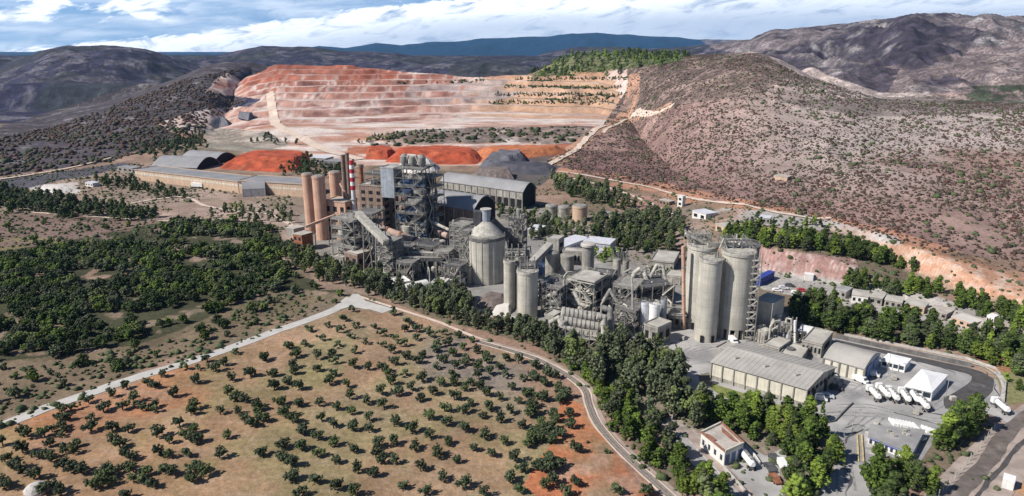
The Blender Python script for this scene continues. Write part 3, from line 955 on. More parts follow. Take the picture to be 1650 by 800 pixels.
# ------------------------------------------------------------ works building kit
def silo(name, label, u, vb, vt, wpx, mat='concrete', roof='flat', cat='silo', group=None, ribs=0, top=None, base='plain', zb=0.0, stair=False, ring=True, n=32):
    c = P0(u, vb, zb)
    sc = (yground(vb, zb) * CP + (CAM_H - zb) * SP) / FPX
    r = wpx * sc / 2
    c = c + Vector((0, r * 0.96, 0))
    Y = c.y - r * 0.2
    h = zat(vt, Y) - zb
    e = thing(name, label, cat, c, group)
    b = MB()
    z0 = 0.0
    if base == 'open':
        z0 = 4.2
    b.lathe(c, [(r, z0), (r, h)], n)
    b.build('body', mat, e, True)
    if base == 'open':
        b = MB()
        for i in range(12):
            a = i / 12 * 2 * math.pi
            b.box((c.x + math.cos(a) * r * .88, c.y + math.sin(a) * r * .88, zb - .05), r * .2, r * .2, z0 + .05, a)
        b.build('base_columns', mat, e)
        MB().lathe(c, [(r * .3, 1.2), (r * .75, z0 - .01)], 16).build('hopper', 'steel_dark', e, True)
    elif base == 'doors':
        b = MB()
        for a in (-2.1, -1.15):
            b.box((c.x + math.cos(a) * (r - .1), c.y + math.sin(a) * (r - .1), zb + .05), 1.0, 1.3, 2.8, a)
        b.build('door', 'opening', e)
    if ribs:
        b = MB()
        for i in range(ribs):
            a = i / ribs * 2 * math.pi + 0.3
            b.box((c.x + math.cos(a) * r, c.y + math.sin(a) * r, zb + z0), r * .05, r * .09, h - z0 - .2, a)
        b.build('wall_ribs', mat, e)
    if ring:
        MB().lathe(c, [(r * .99, h - .9), (r * 1.055, h - .85), (r * 1.055, h + .15), (r * 1.0, h + .2)], n).build('roof_rim', 'steel_pale' if mat in ('concrete',) else mat, e, True)
    if roof == 'flat':
        b = MB()
        b.railing([(c.x + math.cos(i / 14 * 6.283) * r, c.y + math.sin(i / 14 * 6.283) * r, zb + h + .15) for i in range(14)], 1.1, w=.12)
        b.build('railing', 'steel_dusty', e)
    elif roof == 'cone':
        hc = r * 0.62
        MB().lathe(c, [(r * 1.02, h + .2), (r * .3, h + hc)], n).build('cone_roof', 'steel_pale', e, True)
    elif roof == 'cap':
        MB().lathe(c, [(r * 1.0, h + .2), (r * .9, h + r * .18), (r * .2, h + r * .3)], n).build('roof_cap', 'steel_dusty', e, True)
    if stair:
        b = MB()
        a = R(-52)
        q = Vector((c.x + math.cos(a) * (r + 1.6), c.y + math.sin(a) * (r + 1.6), zb))
        for dx in (-1.5, 1.5):
            for dy in (-1.4, 1.4):
                b.beam(q + Vector((dx, dy, -.05)), q + Vector((dx, dy, h + 1)), .25)
        b.build('stair_tower_posts', 'steel_dusty', e)
        b = MB()
        k = int(h / 2.6)
        for i in range(k):
            zz = i * 2.6 + 1.3
            b.box(q + Vector((0, 0, zz)), 3.2, 1.1, .18)
            s = 1 if i % 2 else -1
            b.beam(q + Vector((-1.4 * s, -.9, zz)), q + Vector((1.4 * s, -.9, zz + 2.6)), .9, .15)
            b.railing([q + Vector((-1.6, -1.5, zz)), q + Vector((1.6, -1.5, zz))], 1.0, False, .1)
        b.build('stair_flights', 'steel_pale', e)
    return e, c, r, h


def frame_tower(name, label, A, B, depth, h, levels=5, nx=2, ny=2, mat='steel_dusty', inner='steel_dark', cat='steel tower', group=None, vessels=3, roof=True, brace=True, z0=0.0, seed=0, walls=0.0, vmat='steel_dusty'):
    """open steel process tower: columns, floors, railings, braces, vessels between the floors"""
    rnd = random.Random(seed + 17)
    p = rect_front(A, B, depth)
    ctr = pl(p, .5, .5, z0)
    e = thing(name, label, cat, ctr, group)
    b = MB()
    for i in range(nx + 1):
        for j in range(ny + 1):
            if 0 < i < nx and 0 < j < ny:
                continue
            q = pl(p, i / nx, j / ny, 0)
            b.beam((q.x, q.y, z0 - .1), (q.x, q.y, z0 + h), .42)
    b.build('columns', mat, e)
    zs = [z0 + h * (k + 1) / levels for k in range(levels)]
    fmat = ('steel_dusty', 'concrete_dark', 'steel_dark')[seed % 3] if mat == 'steel_dusty' else mat
    fb = MB(); rb = MB(); bb = MB()
    for k, z in enumerate(zs):
        last = k == levels - 1
        if not last or roof:
            a0, a1, d0 = (0, 1, 0) if (last or rnd.random() < .3) else rnd.choice([(0, .55, 0), (.4, 1, 0), (0, 1, .35), (0, 1, .1), (.15, .85, .2)])
            fb.prism([pl(p, a, d, 0)[:2] for a, d in ((a0, d0), (a1, d0), (a1, 1), (a0, 1))], z - .22, z)
            rb.railing([pl(p, a, d, z) for a, d in ((a0, d0), (a1, d0), (a1, 1), (a0, 1))], 1.15, w=.1)
        zl = z - h / levels
        for i in range(nx):
            fb.beam(pl(p, i / nx, 0, z - .45), pl(p, (i + 1) / nx, 0, z - .45), .25, .4)
            if brace and rnd.random() < .75:
                if rnd.random() < .5:
                    bb.beam(pl(p, i / nx, 0, zl), pl(p, (i + 1) / nx, 0, z - .4), .16)
                else:
                    bb.beam(pl(p, (i + 1) / nx, 0, zl), pl(p, i / nx, 0, z - .4), .16)
        for j in range(ny):
            for s in (0, 1):
                fb.beam(pl(p, s, j / ny, z - .45), pl(p, s, (j + 1) / ny, z - .45), .25, .4)
            if brace and rnd.random() < .6:
                bb.beam(pl(p, 1, j / ny, zl), pl(p, 1, (j + 1) / ny, z - .4), .16)
                bb.beam(pl(p, 0, j / ny, zl), pl(p, 0, (j + 1) / ny, z - .4), .16)
    fb.build('floors', fmat, e)
    if rb.v:
        rb.build('railings', 'steel_pale', e)
    if bb.v:
        bb.build('braces', mat, e)
    wd = (p[1] - p[0]).length
    for k in range(int(vessels * 1.4)):
        i = rnd.randint(0, max(levels - 2, 0))
        z = z0 + h * i / levels
        hh = h / levels * rnd.choice([.85, 1.7 if levels - i > 2 else .85, .8])
        q = pl(p, rnd.uniform(.2, .8), rnd.uniform(.15, .6), z)
        rr = min(wd, depth) * rnd.uniform(.13, .24)
        m = MB()
        kind = rnd.random()
        if kind < .55:
            m.lathe(q, [(rr * .3, .1), (rr, hh * .35), (rr, hh * .85), (rr * .4, hh)], 14)
            m.build('vessel', rnd.choice([vmat, 'steel_pale', inner]), e, True)
        elif kind < .8:
            m.box(q, rr * 2.1, rr * 1.6, hh * .8, math.atan2(p[1].y - p[0].y, p[1].x - p[0].x))
            m.build('housing', rnd.choice([vmat, inner]), e)
        else:
            q2 = pl(p, rnd.uniform(.1, .9), rnd.uniform(.0, .3), min(z + hh * 1.4, z0 + h))
            m.tube([q, q + Vector((0, 0, hh * .4)), q2], rr * .4, 10)
            m.build('duct', 'steel_pale', e, True)
    m = MB()
    for k in range(3 + vessels // 2):
        z = z0 + h * rnd.uniform(.1, .9)
        q = pl(p, rnd.uniform(.02, .98), rnd.uniform(-.02, .5), z)
        if rnd.random() < .5:
            m.cyl(q, q + Vector((0, 0, min(h * rnd.uniform(.15, .5), z0 + h + 2.5 - z))), rnd.uniform(.18, .45), n=8)
        else:
            q2 = pl(p, rnd.uniform(.02, .98), rnd.uniform(-.02, .3), z + rnd.uniform(-.6, .6))
            m.cyl(q, q2, rnd.uniform(.18, .4), n=8)
    m.build('pipework', 'steel_pale', e, True)
    if walls > 0:
        m = MB()
        for k in range(levels):
            for i in range(nx):
                if rnd.random() < walls:
                    a = pl(p, i / nx, .12, 0); c = pl(p, (i + 1) / nx, .12, 0)
                    d = pl(p, (i + 1) / nx, .16, 0); g = pl(p, i / nx, .16, 0)
                    m.prism([a[:2], c[:2], d[:2], g[:2]], zs[k] - h / levels + .05, zs[k] - .3)
        if m.v:
            m.build('cladding', inner, e)
    # zigzag stair on the near side
    if h > 9:
        m = MB()
        for k in range(levels):
            z = z0 + h * k / levels; z2 = z0 + h * (k + 1) / levels
            s = (0.62, .98) if k % 2 else (.98, .62)
            a = pl(p, s[0], -.07, z); c = pl(p, s[1], -.07, z2)
            m.beam(a, c, .8, .18)
            m.beam(a + Vector((0, 0, 1)), c + Vector((0, 0, 1)), .08)
        m.build('stairs', 'steel_pale', e)
    return e, p


def block(name, label, A, B, depth, h, mat='concrete_dusty', roofmat='roof_dusty', cat='building', group=None, win=None, side=None, parapet=True, z0=0.0, door=None, extra=None, winmat='opening'):
    p = rect_front(A, B, depth)
    e = thing(name, label, cat, pl(p, .5, .5, z0), group)
    MB().prism([q[:2] for q in p], z0 - .3, z0 + h).build('wall', mat, e)
    b = MB()
    b.prism([pl(p, s, d, 0)[:2] for s, d in ((-.02, -.02), (1.02, -.02), (1.02, 1.02), (-.02, 1.02))], z0 + h + .003, z0 + h + .28)
    rf = b.build('roof', roofmat, e)
    if parapet:
        b = MB()
        for a, c in (((0, 0), (1, 0)), ((1, 0), (1, 1)), ((1, 1), (0, 1)), ((0, 1), (0, 0))):
            b.beam(pl(p, a[0], a[1], z0 + h + .5), pl(p, c[0], c[1], z0 + h + .5), .3, .42)
        b.build('parapet', mat, rf)
    if win:
        c_, r_ = win
        for i in range(c_):
            for j in range(r_):
                a = p[0].lerp(p[1], i / c_); c = p[0].lerp(p[1], (i + 1) / c_)
                m = wall_panels(MB(), a, c, z0 + h * (.12 + .83 * j / r_), z0 + h * (.12 + .83 * (j + 1) / r_), 1, 1, .5, .5)
                m.build('window', winmat, e)
    if side:
        c_, r_ = side
        for i in range(c_):
            for j in range(r_):
                a = p[1].lerp(p[2], i / c_); c = p[1].lerp(p[2], (i + 1) / c_)
                m = wall_panels(MB(), a, c, z0 + h * (.12 + .83 * j / r_), z0 + h * (.12 + .83 * (j + 1) / r_), 1, 1, .5, .5)
                m.build('window', winmat, e)
    if door is not None:
        a = p[0].lerp(p[1], door - .06); c = p[0].lerp(p[1], door + .06)
        wall_panels(MB(), a, c, z0 - .05, z0 + min(3.0, h * .7), 1, 1, .9, .98).build('door', 'opening', e)
    return e, p


def conveyor(name, label, a, b, w=2.6, h=2.4, mat='steel_pale', roofmat='steel_dusty', legs=3, cat='conveyor', group=None, legw=.45, zb=0.0):
    a = Vector(a); b = Vector(b)
    e = thing(name, label, cat, (a.x, a.y, zb), group)
    MB().beam(a, b, w, h).build('gallery', mat, e)
    up = Vector((0, 0, h / 2 + .16))
    MB().beam(a + up, b + up, w * 1.12, .22).build('gallery_roof', roofmat, e)
    d = (b - a); d.z = 0; d.normalize()
    s = Vector((-d.y, d.x, 0))
    m = MB()
    k = max(4, int((b - a).length / 3.0))
    for i in range(k):
        p = a.lerp(b, (i + .5) / k)
        m.beam(p + s * (w / 2 + .03) - Vector((0, 0, h / 2)), p + s * (w / 2 + .03) + Vector((0, 0, h / 2)), .14)
        m.beam(p - s * (w / 2 + .03) - Vector((0, 0, h / 2)), p - s * (w / 2 + .03) + Vector((0, 0, h / 2)), .14)
    m.build('gallery_ribs', roofmat, e)
    for i in range(legs):
        p = a.lerp(b, (i + .6) / (legs + .2))
        zt = p.z - h / 2
        if zt < 2.0:
            continue
        m = MB()
        for sg in (-1, 1):
            m.beam((p + s * sg * w * .75)[:2] + (zb - .1,), (p + s * sg * w * .4)[:2] + (zt,), legw)
        nn = max(1, int(zt / 5))
        for q in range(nn):
            z1 = zb + zt * q / nn; z2 = zb + zt * (q + 1) / nn
            m.beam((p - s * w * .6)[:2] + (z1,), (p + s * w * .55)[:2] + (z2,), legw * .5)
        m.build('trestle_leg', 'steel_dusty', e)
    return e


def tup(v, z):
    return (v[0], v[1], z)


def ductwork(name, label, pts, r, mat='steel_pale', cat='duct', supports=2, group=None, flange=True, zb=0.0):
    pts = [Vector(p) for p in pts]
    e = thing(name, label, cat, (pts[0].x, pts[0].y, zb), group)
    MB().tube(pts, r, 14).build('pipe', mat, e, True)
    if flange:
        m = MB()
        for a, b in zip(pts[:-1], pts[1:]):
            L = (b - a).length
            k = max(1, int(L / 5))
            d = (b - a).normalized()
            for i in range(k):
                q = a.lerp(b, (i + .5) / k)
                m.cyl(q - d * .12, q + d * .12, r * 1.12, n=14)
        m.build('flanges', 'steel_dusty', e, True)
    m = MB()
    tot = len(pts) - 1
    for i in range(supports):
        f = (i + .5) / supports * tot
        k = min(int(f), tot - 1)
        q = pts[k].lerp(pts[k + 1], f - k)
        if q.z - r > 1.5:
            m.beam((q.x - r * .8, q.y, zb - .1), (q.x - r * .5, q.y, q.z - r * .6), .22)
            m.beam((q.x + r * .8, q.y, zb - .1), (q.x + r * .5, q.y, q.z - r * .6), .22)
    if m.v:
        m.build('support', 'steel_dusty', e)
    return e


# ------------------------------------------------------------ yards, roads, rails (setting)
def sheet(name, px, mat, z):
    pts = [P0(u, v, z) for u, v in px]
    me = bpy.data.meshes.new(name)
    import bmesh
    bm = bmesh.new()
    f = bm.faces.new([bm.verts.new(p) for p in pts])
    bmesh.ops.triangulate(bm, faces=[f])
    bmesh.ops.recalc_face_normals(bm, faces=bm.faces)
    for f in bm.faces:
        if f.normal.z < 0:
            f.normal_flip()
    bm.to_mesh(me); bm.free()
    me.materials.append(MATS[mat])
    o = bpy.data.objects.new(name, me)
    COL.objects.link(o)
    return structure(o)


def path_world(px):
    x, y, z = hits([p[0] for p in px], [p[1] for p in px])
    return [Vector((float(a), float(b), 0)) for a, b in zip(x, y)]


def smooth_path(pts, step=3.0):
    out = []
    n = len(pts)
    for i in range(n - 1):
        p0 = pts[max(i - 1, 0)]; p1 = pts[i]; p2 = pts[i + 1]; p3 = pts[min(i + 2, n - 1)]
        k = max(2, int((p2 - p1).length / step))
        for j in range(k):
            t = j / k
            out.append(0.5 * ((2 * p1) + (p2 - p0) * t + (2 * p0 - 5 * p1 + 4 * p2 - p3) * t * t + (3 * p1 - p0 - 3 * p2 + p3) * t ** 3))
    out.append(pts[-1])
    return out


def ribbon(name, px, width, mat, dz=0.07, off=0.0, wob=0.0, lanes=4, step=3.0, world=None, wid=None):
    path = smooth_path(world or path_world(px), step)
    n = len(path)
    V = []
    for i, p in enumerate(path):
        d = (path[min(i + 1, n - 1)] - path[max(i - 1, 0)]).normalized()
        s = Vector((-d.y, d.x, 0))
        w = width if wid is None else wid[0] + (wid[1] - wid[0]) * i / n
        for j in range(lanes + 1):
            e = (j / lanes - .5) * w
            if wob and j in (0, lanes):
                e += wob * (fbm(np.array([p.x]), np.array([p.y]) + j * 50, 4, 2)[0] - .5) * 2
            V.append(p + s * (off + e))
    xy = np.array([(v.x, v.y) for v in V])
    zz = land(xy[:, 0], xy[:, 1]) + dz
    me = bpy.data.meshes.new(name)
    fs = []
    m = lanes + 1
    for i in range(n - 1):
        for j in range(lanes):
            fs.append((i * m + j + 1, i * m + j, (i + 1) * m + j, (i + 1) * m + j + 1))
    me.from_pydata([(float(a), float(b), float(c)) for (a, b), c in zip(xy, zz)], [], fs)
    me.materials.append(MATS[mat])
    o = bpy.data.objects.new(name, me)
    COL.objects.link(o)
    return structure(o)


sheet('yard', [(1040, 565), (1060, 545), (1100, 528), (1225, 520), (1300, 535), (1440, 566), (1560, 592), (1608, 614), (1614, 652), (1592, 668), (1548, 674), (1522, 692), (1502, 716), (1482, 746),
                (1402, 746), (1425, 790), (1440, 850), (1280, 850), (1325, 780), (1352, 740), (1345, 700), (1320, 692), (1312, 682), (1345, 670), (1290, 664), (1150, 622), (1142, 600), (1125, 605),
                (1128, 620), (1192, 648), (1180, 662), (1112, 642), (1097, 622), (1108, 602), (1085, 588)], 'yard', 0.05)
sheet('plant_yard', [(560, 415), (600, 385), (700, 372), (850, 375), (905, 392), (1000, 420), (1110, 470), (1110, 528), (1060, 545), (1040, 565), (960, 560), (880, 520), (780, 500), (700, 480), (600, 452)], 'yard_dark', 0.045)
sheet('parking_ground', [(1222, 438), (1290, 446), (1385, 462), (1500, 490), (1600, 520), (1640, 545), (1540, 535), (1400, 506), (1300, 484), (1225, 466)], 'yard_dark', 0.06) if False else None
sheet('paved_forecourt', [(1205, 720), (1235, 735), (1262, 722), (1270, 728), (1256, 760), (1262, 800), (1245, 850), (1200, 850), (1165, 770), (1190, 745)], 'yard', 0.06)
# dark new asphalt sweep
ribbon('asphalt_lane', [(1345, 549), (1440, 571), (1520, 589), (1572, 602), (1585, 617), (1560, 640), (1545, 650), (1550, 662)], 6.0, 'asphalt', 0.075, wob=0.25, wid=(2.5, 9.5))
ribbon('kerb', [(1345, 541), (1440, 560), (1560, 585), (1600, 600), (1616, 622), (1612, 652)], 1.0, 'stone', 0.35)
# white farm road
ribbon('farm_road', [(-160, 745), (0, 687), (75, 658), (150, 632), (225, 607), (300, 585), (375, 560), (450, 532), (505, 513), (545, 496), (566, 480)], 5.2, 'gravel_road', 0.10, wob=0.35)
ribbon('farm_road', [(560, 486), (580, 489), (606, 496), (625, 502)], 6.5, 'gravel_road', 0.12, wob=0.4)
sheet('road_junction', [(535, 503), (560, 484), (568, 474), (578, 474), (590, 486), (612, 497), (590, 499), (565, 494)], 'gravel_road', 0.14)
ribbon('footpath', [(576, 477), (640, 498), (700, 517), (770, 545), (850, 569), (887, 584), (920, 604)], 1.6, 'pale_track', 0.12, wob=0.3)
# the railway that bends round the orchard
RAIL = [(640, 506), (700, 525), (770, 551), (850, 574), (887, 590), (922, 611), (943, 630), (949, 652), (962, 682), (989, 715), (1019, 745), (1052, 775), (1078, 799), (1120, 840)]
RAILW = path_world(RAIL[2:])
ribbon('railway_bed', None, 3.3, 'pale_track', 0.10, wob=0.3, world=RAILW)
ribbon('railway_ballast', None, 2.2, 'ballast', 0.16, world=RAILW)
for s_ in (-0.55, 0.55):
    ribbon('rail', None, 0.16, 'rail_steel', 0.33, off=s_, lanes=1, world=RAILW)
ribbon('maintenance_track', None, 1.2, 'grey_track', 0.13, off=2.4, wob=0.25, world=RAILW)
# entrance roads at the bottom
ribbon('access_road', [(1085, 700), (1120, 738), (1152, 770), (1185, 803), (1230, 850)], 4.6, 'yard', 0.10)
ribbon('access_road', [(1098, 688), (1128, 722), (1165, 757), (1200, 793), (1250, 845)], 4.0, 'grey_track', 0.09)
ribbon('kerb', [(1104, 705), (1130, 733), (1162, 767), (1196, 803), (1240, 850)], 0.5, 'stone', 0.3)
ribbon('main_road', [(1520, 850), (1558, 800), (1600, 752), (1640, 712), (1690, 670), (1800, 600)], 15, 'grey_track', 0.08)
ribbon('main_road_tarmac', [(1505, 850), (1545, 795), (1590, 745), (1622, 700), (1660, 668), (1780, 590)], 4.2, 'road_brown', 0.13, wob=0.5)
ribbon('gate_apron', [(1590, 655), (1620, 668), (1650, 682)], 9, 'yard', 0.11)
ribbon('wheel_track', [(1535, 850), (1575, 800), (1612, 755), (1655, 706), (1700, 672)], 1.2, 'asphalt', 0.12, wob=0.5)
# quarry haul roads and hillside tracks
ribbon('haul_road', [(434, 150), (437, 165), (440, 185), (447, 203), (470, 216), (500, 231), (540, 247), (580, 258)], 12, 'pale_track', 0.7, wob=2.0, step=8)
ribbon('haul_road', [(975, 203), (955, 214), (935, 234), (905, 255), (868, 275)], 7, 'pale_track', 0.8, wob=1.0, step=6)
ribbon('hill_track', [(1085, 170), (1050, 184), (1015, 192), (985, 205), (972, 215)], 5, 'pale_track', 0.7, wob=1.5, step=6)
ribbon('hill_track', [(868, 274), (930, 281), (1000, 294), (1060, 306), (1140, 325), (1250, 343), (1340, 352)], 3.6, 'pale_track', 0.5, wob=1.5)
ribbon('hill_track', [(905, 285), (960, 297), (1010, 313), (1062, 335), (1090, 348)], 3.4, 'pale_track', 0.4, wob=1.0)
ribbon('hill_track', [(200, 330), (290, 318), (330, 332), (380, 341), (440, 348), (485, 375)], 3.0, 'pale_track', 0.35, wob=0.8)
ribbon('hill_track', [(40, 342), (120, 348), (230, 355), (290, 358)], 2.0, 'pale_track', 0.35, wob=0.8)
ribbon('haul_road', [(0, 290), (60, 281), (120, 270), (180, 255)], 3.5, 'pale_track', 0.8, wob=1.0, step=6)

# long tar repairs that wander over the yard slabs
for k_, ln in enumerate([[(1352, 745), (1368, 762), (1372, 775), (1360, 798)], [(1342, 700), (1352, 706), (1362, 716), (1365, 706), (1390, 692)], [(1362, 690), (1380, 684), (1394, 688)],
                         [(1452, 640), (1480, 662), (1510, 668), (1530, 672), (1540, 668)], [(1405, 566), (1432, 590)], [(1470, 580), (1500, 596), (1508, 600)], [(1500, 585), (1540, 602)],
                         [(1075, 560), (1088, 552), (1092, 575)], [(1590, 600), (1600, 625), (1612, 640)], [(1440, 665), (1480, 676), (1530, 690)], [(1520, 640), (1546, 656)]]):
    ribbon('tar_repair', ln, 0.42, 'crack_fill', 0.085 + k_ * 0.002, wob=0.5, step=1.2, lanes=1)

# ------------------------------------------------------------ heaps of material
def heap(name, label, px, h, mat, cat='heap', ridge=0.25, zb=None, seed=1, steep=0.35):
    """heap on an outline given by picture points of its foot"""
    pts = path_world(px)
    cx = sum(p.x for p in pts) / len(pts); cy = sum(p.y for p in pts) / len(pts)
    z0 = ground_z(cx, cy) if zb is None else zb
    # resample outline
    N = 64
    poly = pts + [pts[0]]
    L = [0]
    for a, b in zip(poly[:-1], poly[1:]):
        L.append(L[-1] + (b - a).length)
    out = []
    for i in range(N):
        s = L[-1] * i / N
        k = max(j for j in range(len(L)) if L[j] <= s)
        k = min(k, len(poly) - 2)
        out.append(poly[k].lerp(poly[k + 1], (s - L[k]) / max(L[k + 1] - L[k], 1e-6)))
    M = 14
    vs = []
    for j in range(M + 1):
        f = j / M
        for i, p in enumerate(out):
            q = Vector((p.x, p.y, 0)).lerp(Vector((cx + (p.x - cx) * ridge, cy + (p.y - cy) * ridge * .4, 0)), f)
            nz = fbm(np.array([q.x + seed * 31]), np.array([q.y * 1.3]), h * .9 + 3, 4)[0] - .5
            hh = h * min(1, f / (1 - steep)) if steep < 1 else h * f
            vs.append((q.x, q.y, z0 - 1.0 * (1 - f) + hh + nz * h * .55 * math.sin(math.pi * min(1, f * .9 + .05))))
    fs = [(j * N + i, j * N + (i + 1) % N, (j + 1) * N + (i + 1) % N, (j + 1) * N + i) for j in range(M) for i in range(N)]
    fs.append(tuple(range(M * N, M * N + N)))
    m = MB(); m.add(vs, fs)
    return drop(name, label, cat, m, mat, (cx, cy, z0))


heap('earth_pile', 'long deep red earth pile behind the flat roofed storage sheds', [(352, 272), (385, 275), (440, 278), (480, 276), (505, 262), (510, 252), (470, 248), (400, 247)], 8.5, 'red_earth', ridge=.6, steep=.3)
heap('earth_pile', 'broad bright orange red earth pile below the quarry, above the pale cone', [(618, 262), (700, 266), (770, 266), (782, 258), (770, 244), (700, 240), (630, 245)], 8.5, 'red_earth', ridge=.62, seed=3, steep=.3)
heap('earth_pile', 'orange earth pile right of the pale gully under the quarry road', [(772, 263), (850, 256), (915, 248), (912, 240), (850, 240), (765, 243)], 7, 'orange_earth', ridge=.6, seed=5, steep=.3)
heap('earth_pile', 'small orange red pile left of the broad earth pile', [(588, 258), (625, 258), (640, 250), (620, 240), (590, 244)], 7, 'red_earth', ridge=.6, seed=6, steep=.5)
heap('limestone_pile', 'smooth pale whitish cone of crushed stone behind the plant tower', [(634, 276), (670, 282), (706, 278), (712, 268), (680, 262), (640, 264)], 11, 'pale_heap', ridge=.28, seed=7, steep=.1)
heap('gravel_pile', 'dark blue grey gravel heap on the quarry edge, left one', [(330, 202), (355, 206), (372, 203), (374, 192), (345, 190)], 13, 'grey_heap', ridge=.3, seed=8, steep=.1)
heap('gravel_pile', 'smaller blue grey gravel heap beside the red quarry floor', [(383, 193), (400, 196), (410, 190), (405, 184), (386, 186)], 7, 'grey_heap', ridge=.6, seed=9, steep=.3)
heap('coal_pile', 'black coal heap beyond the columned shed', [(790, 272), (850, 282), (895, 284), (900, 270), (850, 262), (790, 262)], 5, 'coal_heap', ridge=.6, seed=10, steep=.3)
heap('ore_pile', 'dark maroon ore heap behind the columned shed', [(760, 288), (800, 292), (830, 290), (826, 280), (770, 278)], 8, 'clinker', ridge=.6, seed=11, steep=.3)
heap('gravel_pile', 'grey green gravel heap at the foot of the quarry road', [(770, 272), (820, 270), (850, 262), (845, 250), (800, 250)], 9, 'grey_heap', ridge=.5, seed=12, steep=.3)
heap('clinker_pile', 'dark brown clinker dump at the foot of the big cone roofed silo', [(762, 500), (792, 508), (820, 490), (824, 472), (790, 466), (770, 476)], 2.2, 'clinker', ridge=.4, seed=13, steep=.2)
heap('ash_pile', 'pale wedge shaped ash bank between clinker dump and twin silos', [(786, 512), (806, 500), (830, 478), (826, 500), (822, 512)], 3.0, 'pale_heap', ridge=.5, seed=14, steep=.2)
heap('limestone_pile', 'small white stone dump on the open ground far left', [(56, 310), (90, 312), (120, 308), (110, 299), (70, 299)], 3.0, 'pale_heap', ridge=.5, seed=15)

# ------------------------------------------------------------ left works: kiln, preheaters, raw mills
OG = 'orange raw meal silos'
silo('concrete_silo', 'tall orange dusty silo, leftmost of the orange row', 500, 376, 281, 17, 'orange_concrete', roof='cap', group=OG)
silo('concrete_silo', 'orange silo with flat cap, second from the left of the orange row', 518, 388, 285, 20, 'orange_concrete', roof='cap', group=OG)
silo('concrete_silo', 'raised orange silo, third of the row, behind the sloping pipe', 543, 366, 278, 18, 'orange_concrete', roof='cap', group=OG)
silo('concrete_silo', 'narrow orange and pinkish tower right beside the striped chimney', 564, 378, 283, 14, 'orange_concrete', roof='cap', group=OG)
silo('process_tower', 'dark brown riser column sticking up above the narrow orange tower', 560, 380, 250, 7, 'brown_concrete', roof='cap', cat='process tower')
e, c, r, h = silo('process_tower', 'second dark brown riser with bent top duct left of the striped chimney', 567, 382, 247, 6, 'brown_concrete', roof='cap', cat='process tower')


def chimney():
    vb = 384
    c = P0(574, vb)
    zt = Hv(259, vb)
    z1 = Hv(306, vb)
    e = thing('chimney', 'red and white banded chimney on a grey shaft in the left works', 'chimney', c)
    MB().lathe(c, [(1.5, 0), (1.25, z1)], 18).build('shaft', 'silver_paint', e, True)
    n = 7
    for i in range(n):
        a = z1 + (zt - z1) * i / n; b = z1 + (zt - z1) * (i + 1) / n
        MB().lathe(c, [(1.42, a + .01), (1.38, b)], 18).build('band', 'red_paint' if i % 2 == 0 else 'white_paint', e, True)
    MB().lathe(c, [(2.1, z1 - 6), (2.1, z1 - 5.6)], 18).build('platform', 'steel_dusty', e)


chimney()
c_ = P0(588, 384)
MB_ = MB().lathe(c_, [(1.5, 0), (1.35, Hv(266, 384))], 14)
e = thing('chimney', 'plain rust brown chimney between the block and the banded chimney', 'chimney', c_)
MB_.build('shaft', 'rust', e, True)
MB().lathe(c_, [(1.7, Hv(270, 384)), (1.7, Hv(266, 384) + .3)], 14).build('rim', 'brown_concrete', e, True)

block('preheater_building', 'square brown concrete block with dark openings beside the chimneys', P0(584, 392), P0(620, 396), 18, Hv(300, 394), 'brown_concrete', 'roof_dusty', win=(3, 7), side=(2, 7))
block('mill_house', 'orange walled mill house with pale flat roof under the orange silos', P0(527, 384), P0(560, 388), 12, Hv(326, 386), 'orange_concrete', 'roof_dusty', win=(3, 3), side=(2, 3))
conveyor('conveyor', 'thin orange sloping conveyor crossing in front of the orange silos', W(493, 366, 397), W(541, 347, 393), 1.6, 1.2, 'orange_concrete', 'orange_concrete', 2)
ductwork('duct', 'slanting orange pipe from the raised silo down to the mill house roof', [W(548, 296, 378), W(556, 310, 380), W(562, 322, 380)], .7, 'orange_concrete', supports=0)
frame_tower('process_tower', 'open dark steel structure full of grey vessels below the orange silos', P0(538, 424), P0(574, 430), 14, Hv(352, 425), 5, 2, 2, seed=3, vessels=9, cat='steel tower')
frame_tower('process_tower', 'lower steel frame with hanging ducts between block and sloping conveyor', P0(574, 425), P0(603, 428), 14, Hv(345, 426), 5, 2, 2, seed=4, vessels=8, cat='steel tower')
frame_tower('equipment_deck', 'rooftop steel frame on the brown concrete block', W(588, 302, 392), W(618, 302, 396), 10, 7, 2, 2, 1, seed=5, vessels=3, z0=Hv(299, 392), cat='steel frame')
block('pump_house', 'small brown cubic building at the foot of the dark steel structure', P0(556, 432), P0(577, 438), 9, 8.5, 'brown_concrete', 'roof_dusty', win=(2, 1), side=(2, 1), door=.3)
block('workshop', 'low flat roofed building left of the brown cube among the trees', P0(536, 428), P0(554, 432), 8, 5.0, 'concrete_dusty', 'roof_dusty', win=(3, 1), door=.5)
conveyor('conveyor', 'wide pale sloping conveyor gallery coming down from the banded chimney', W(577, 345, 434), W(622, 391, 452), 3.4, 2.4, 'steel_pale', 'steel_pale', 2)
conveyor('conveyor', 'second grey gallery running parallel right of the wide pale one', W(588, 346, 394), W(633, 390, 412), 2.2, 1.8, 'steel_dusty', 'roof_dusty', 1)
silo('cement_silo', 'short pale grey cylinder standing left of the lattice frames', 603, 428, 395, 11, 'steel_pale', roof='flat', cat='tank')
block('filter_house', 'blue sided filter house with pale end wall and beige roof', P0(629, 388), P0(640, 393), 13, Hv(346, 390), 'concrete_dusty', 'yellow_paint')
b_ = rect_front(P0(641, 391), P0(658, 388), 9)
e = thing('filter_casing', 'blue steel casing standing against the pale filter house', 'filter casing', pl(b_, .5, .5, 0))
MB().prism([q[:2] for q in b_], 0, Hv(350, 390)).build('casing', 'blue_door', e)
wall_panels(MB(), b_[0], b_[1], 1, Hv(352, 390), 5, 1, .16, .96, .15).build('ribs', 'steel_dark', e)
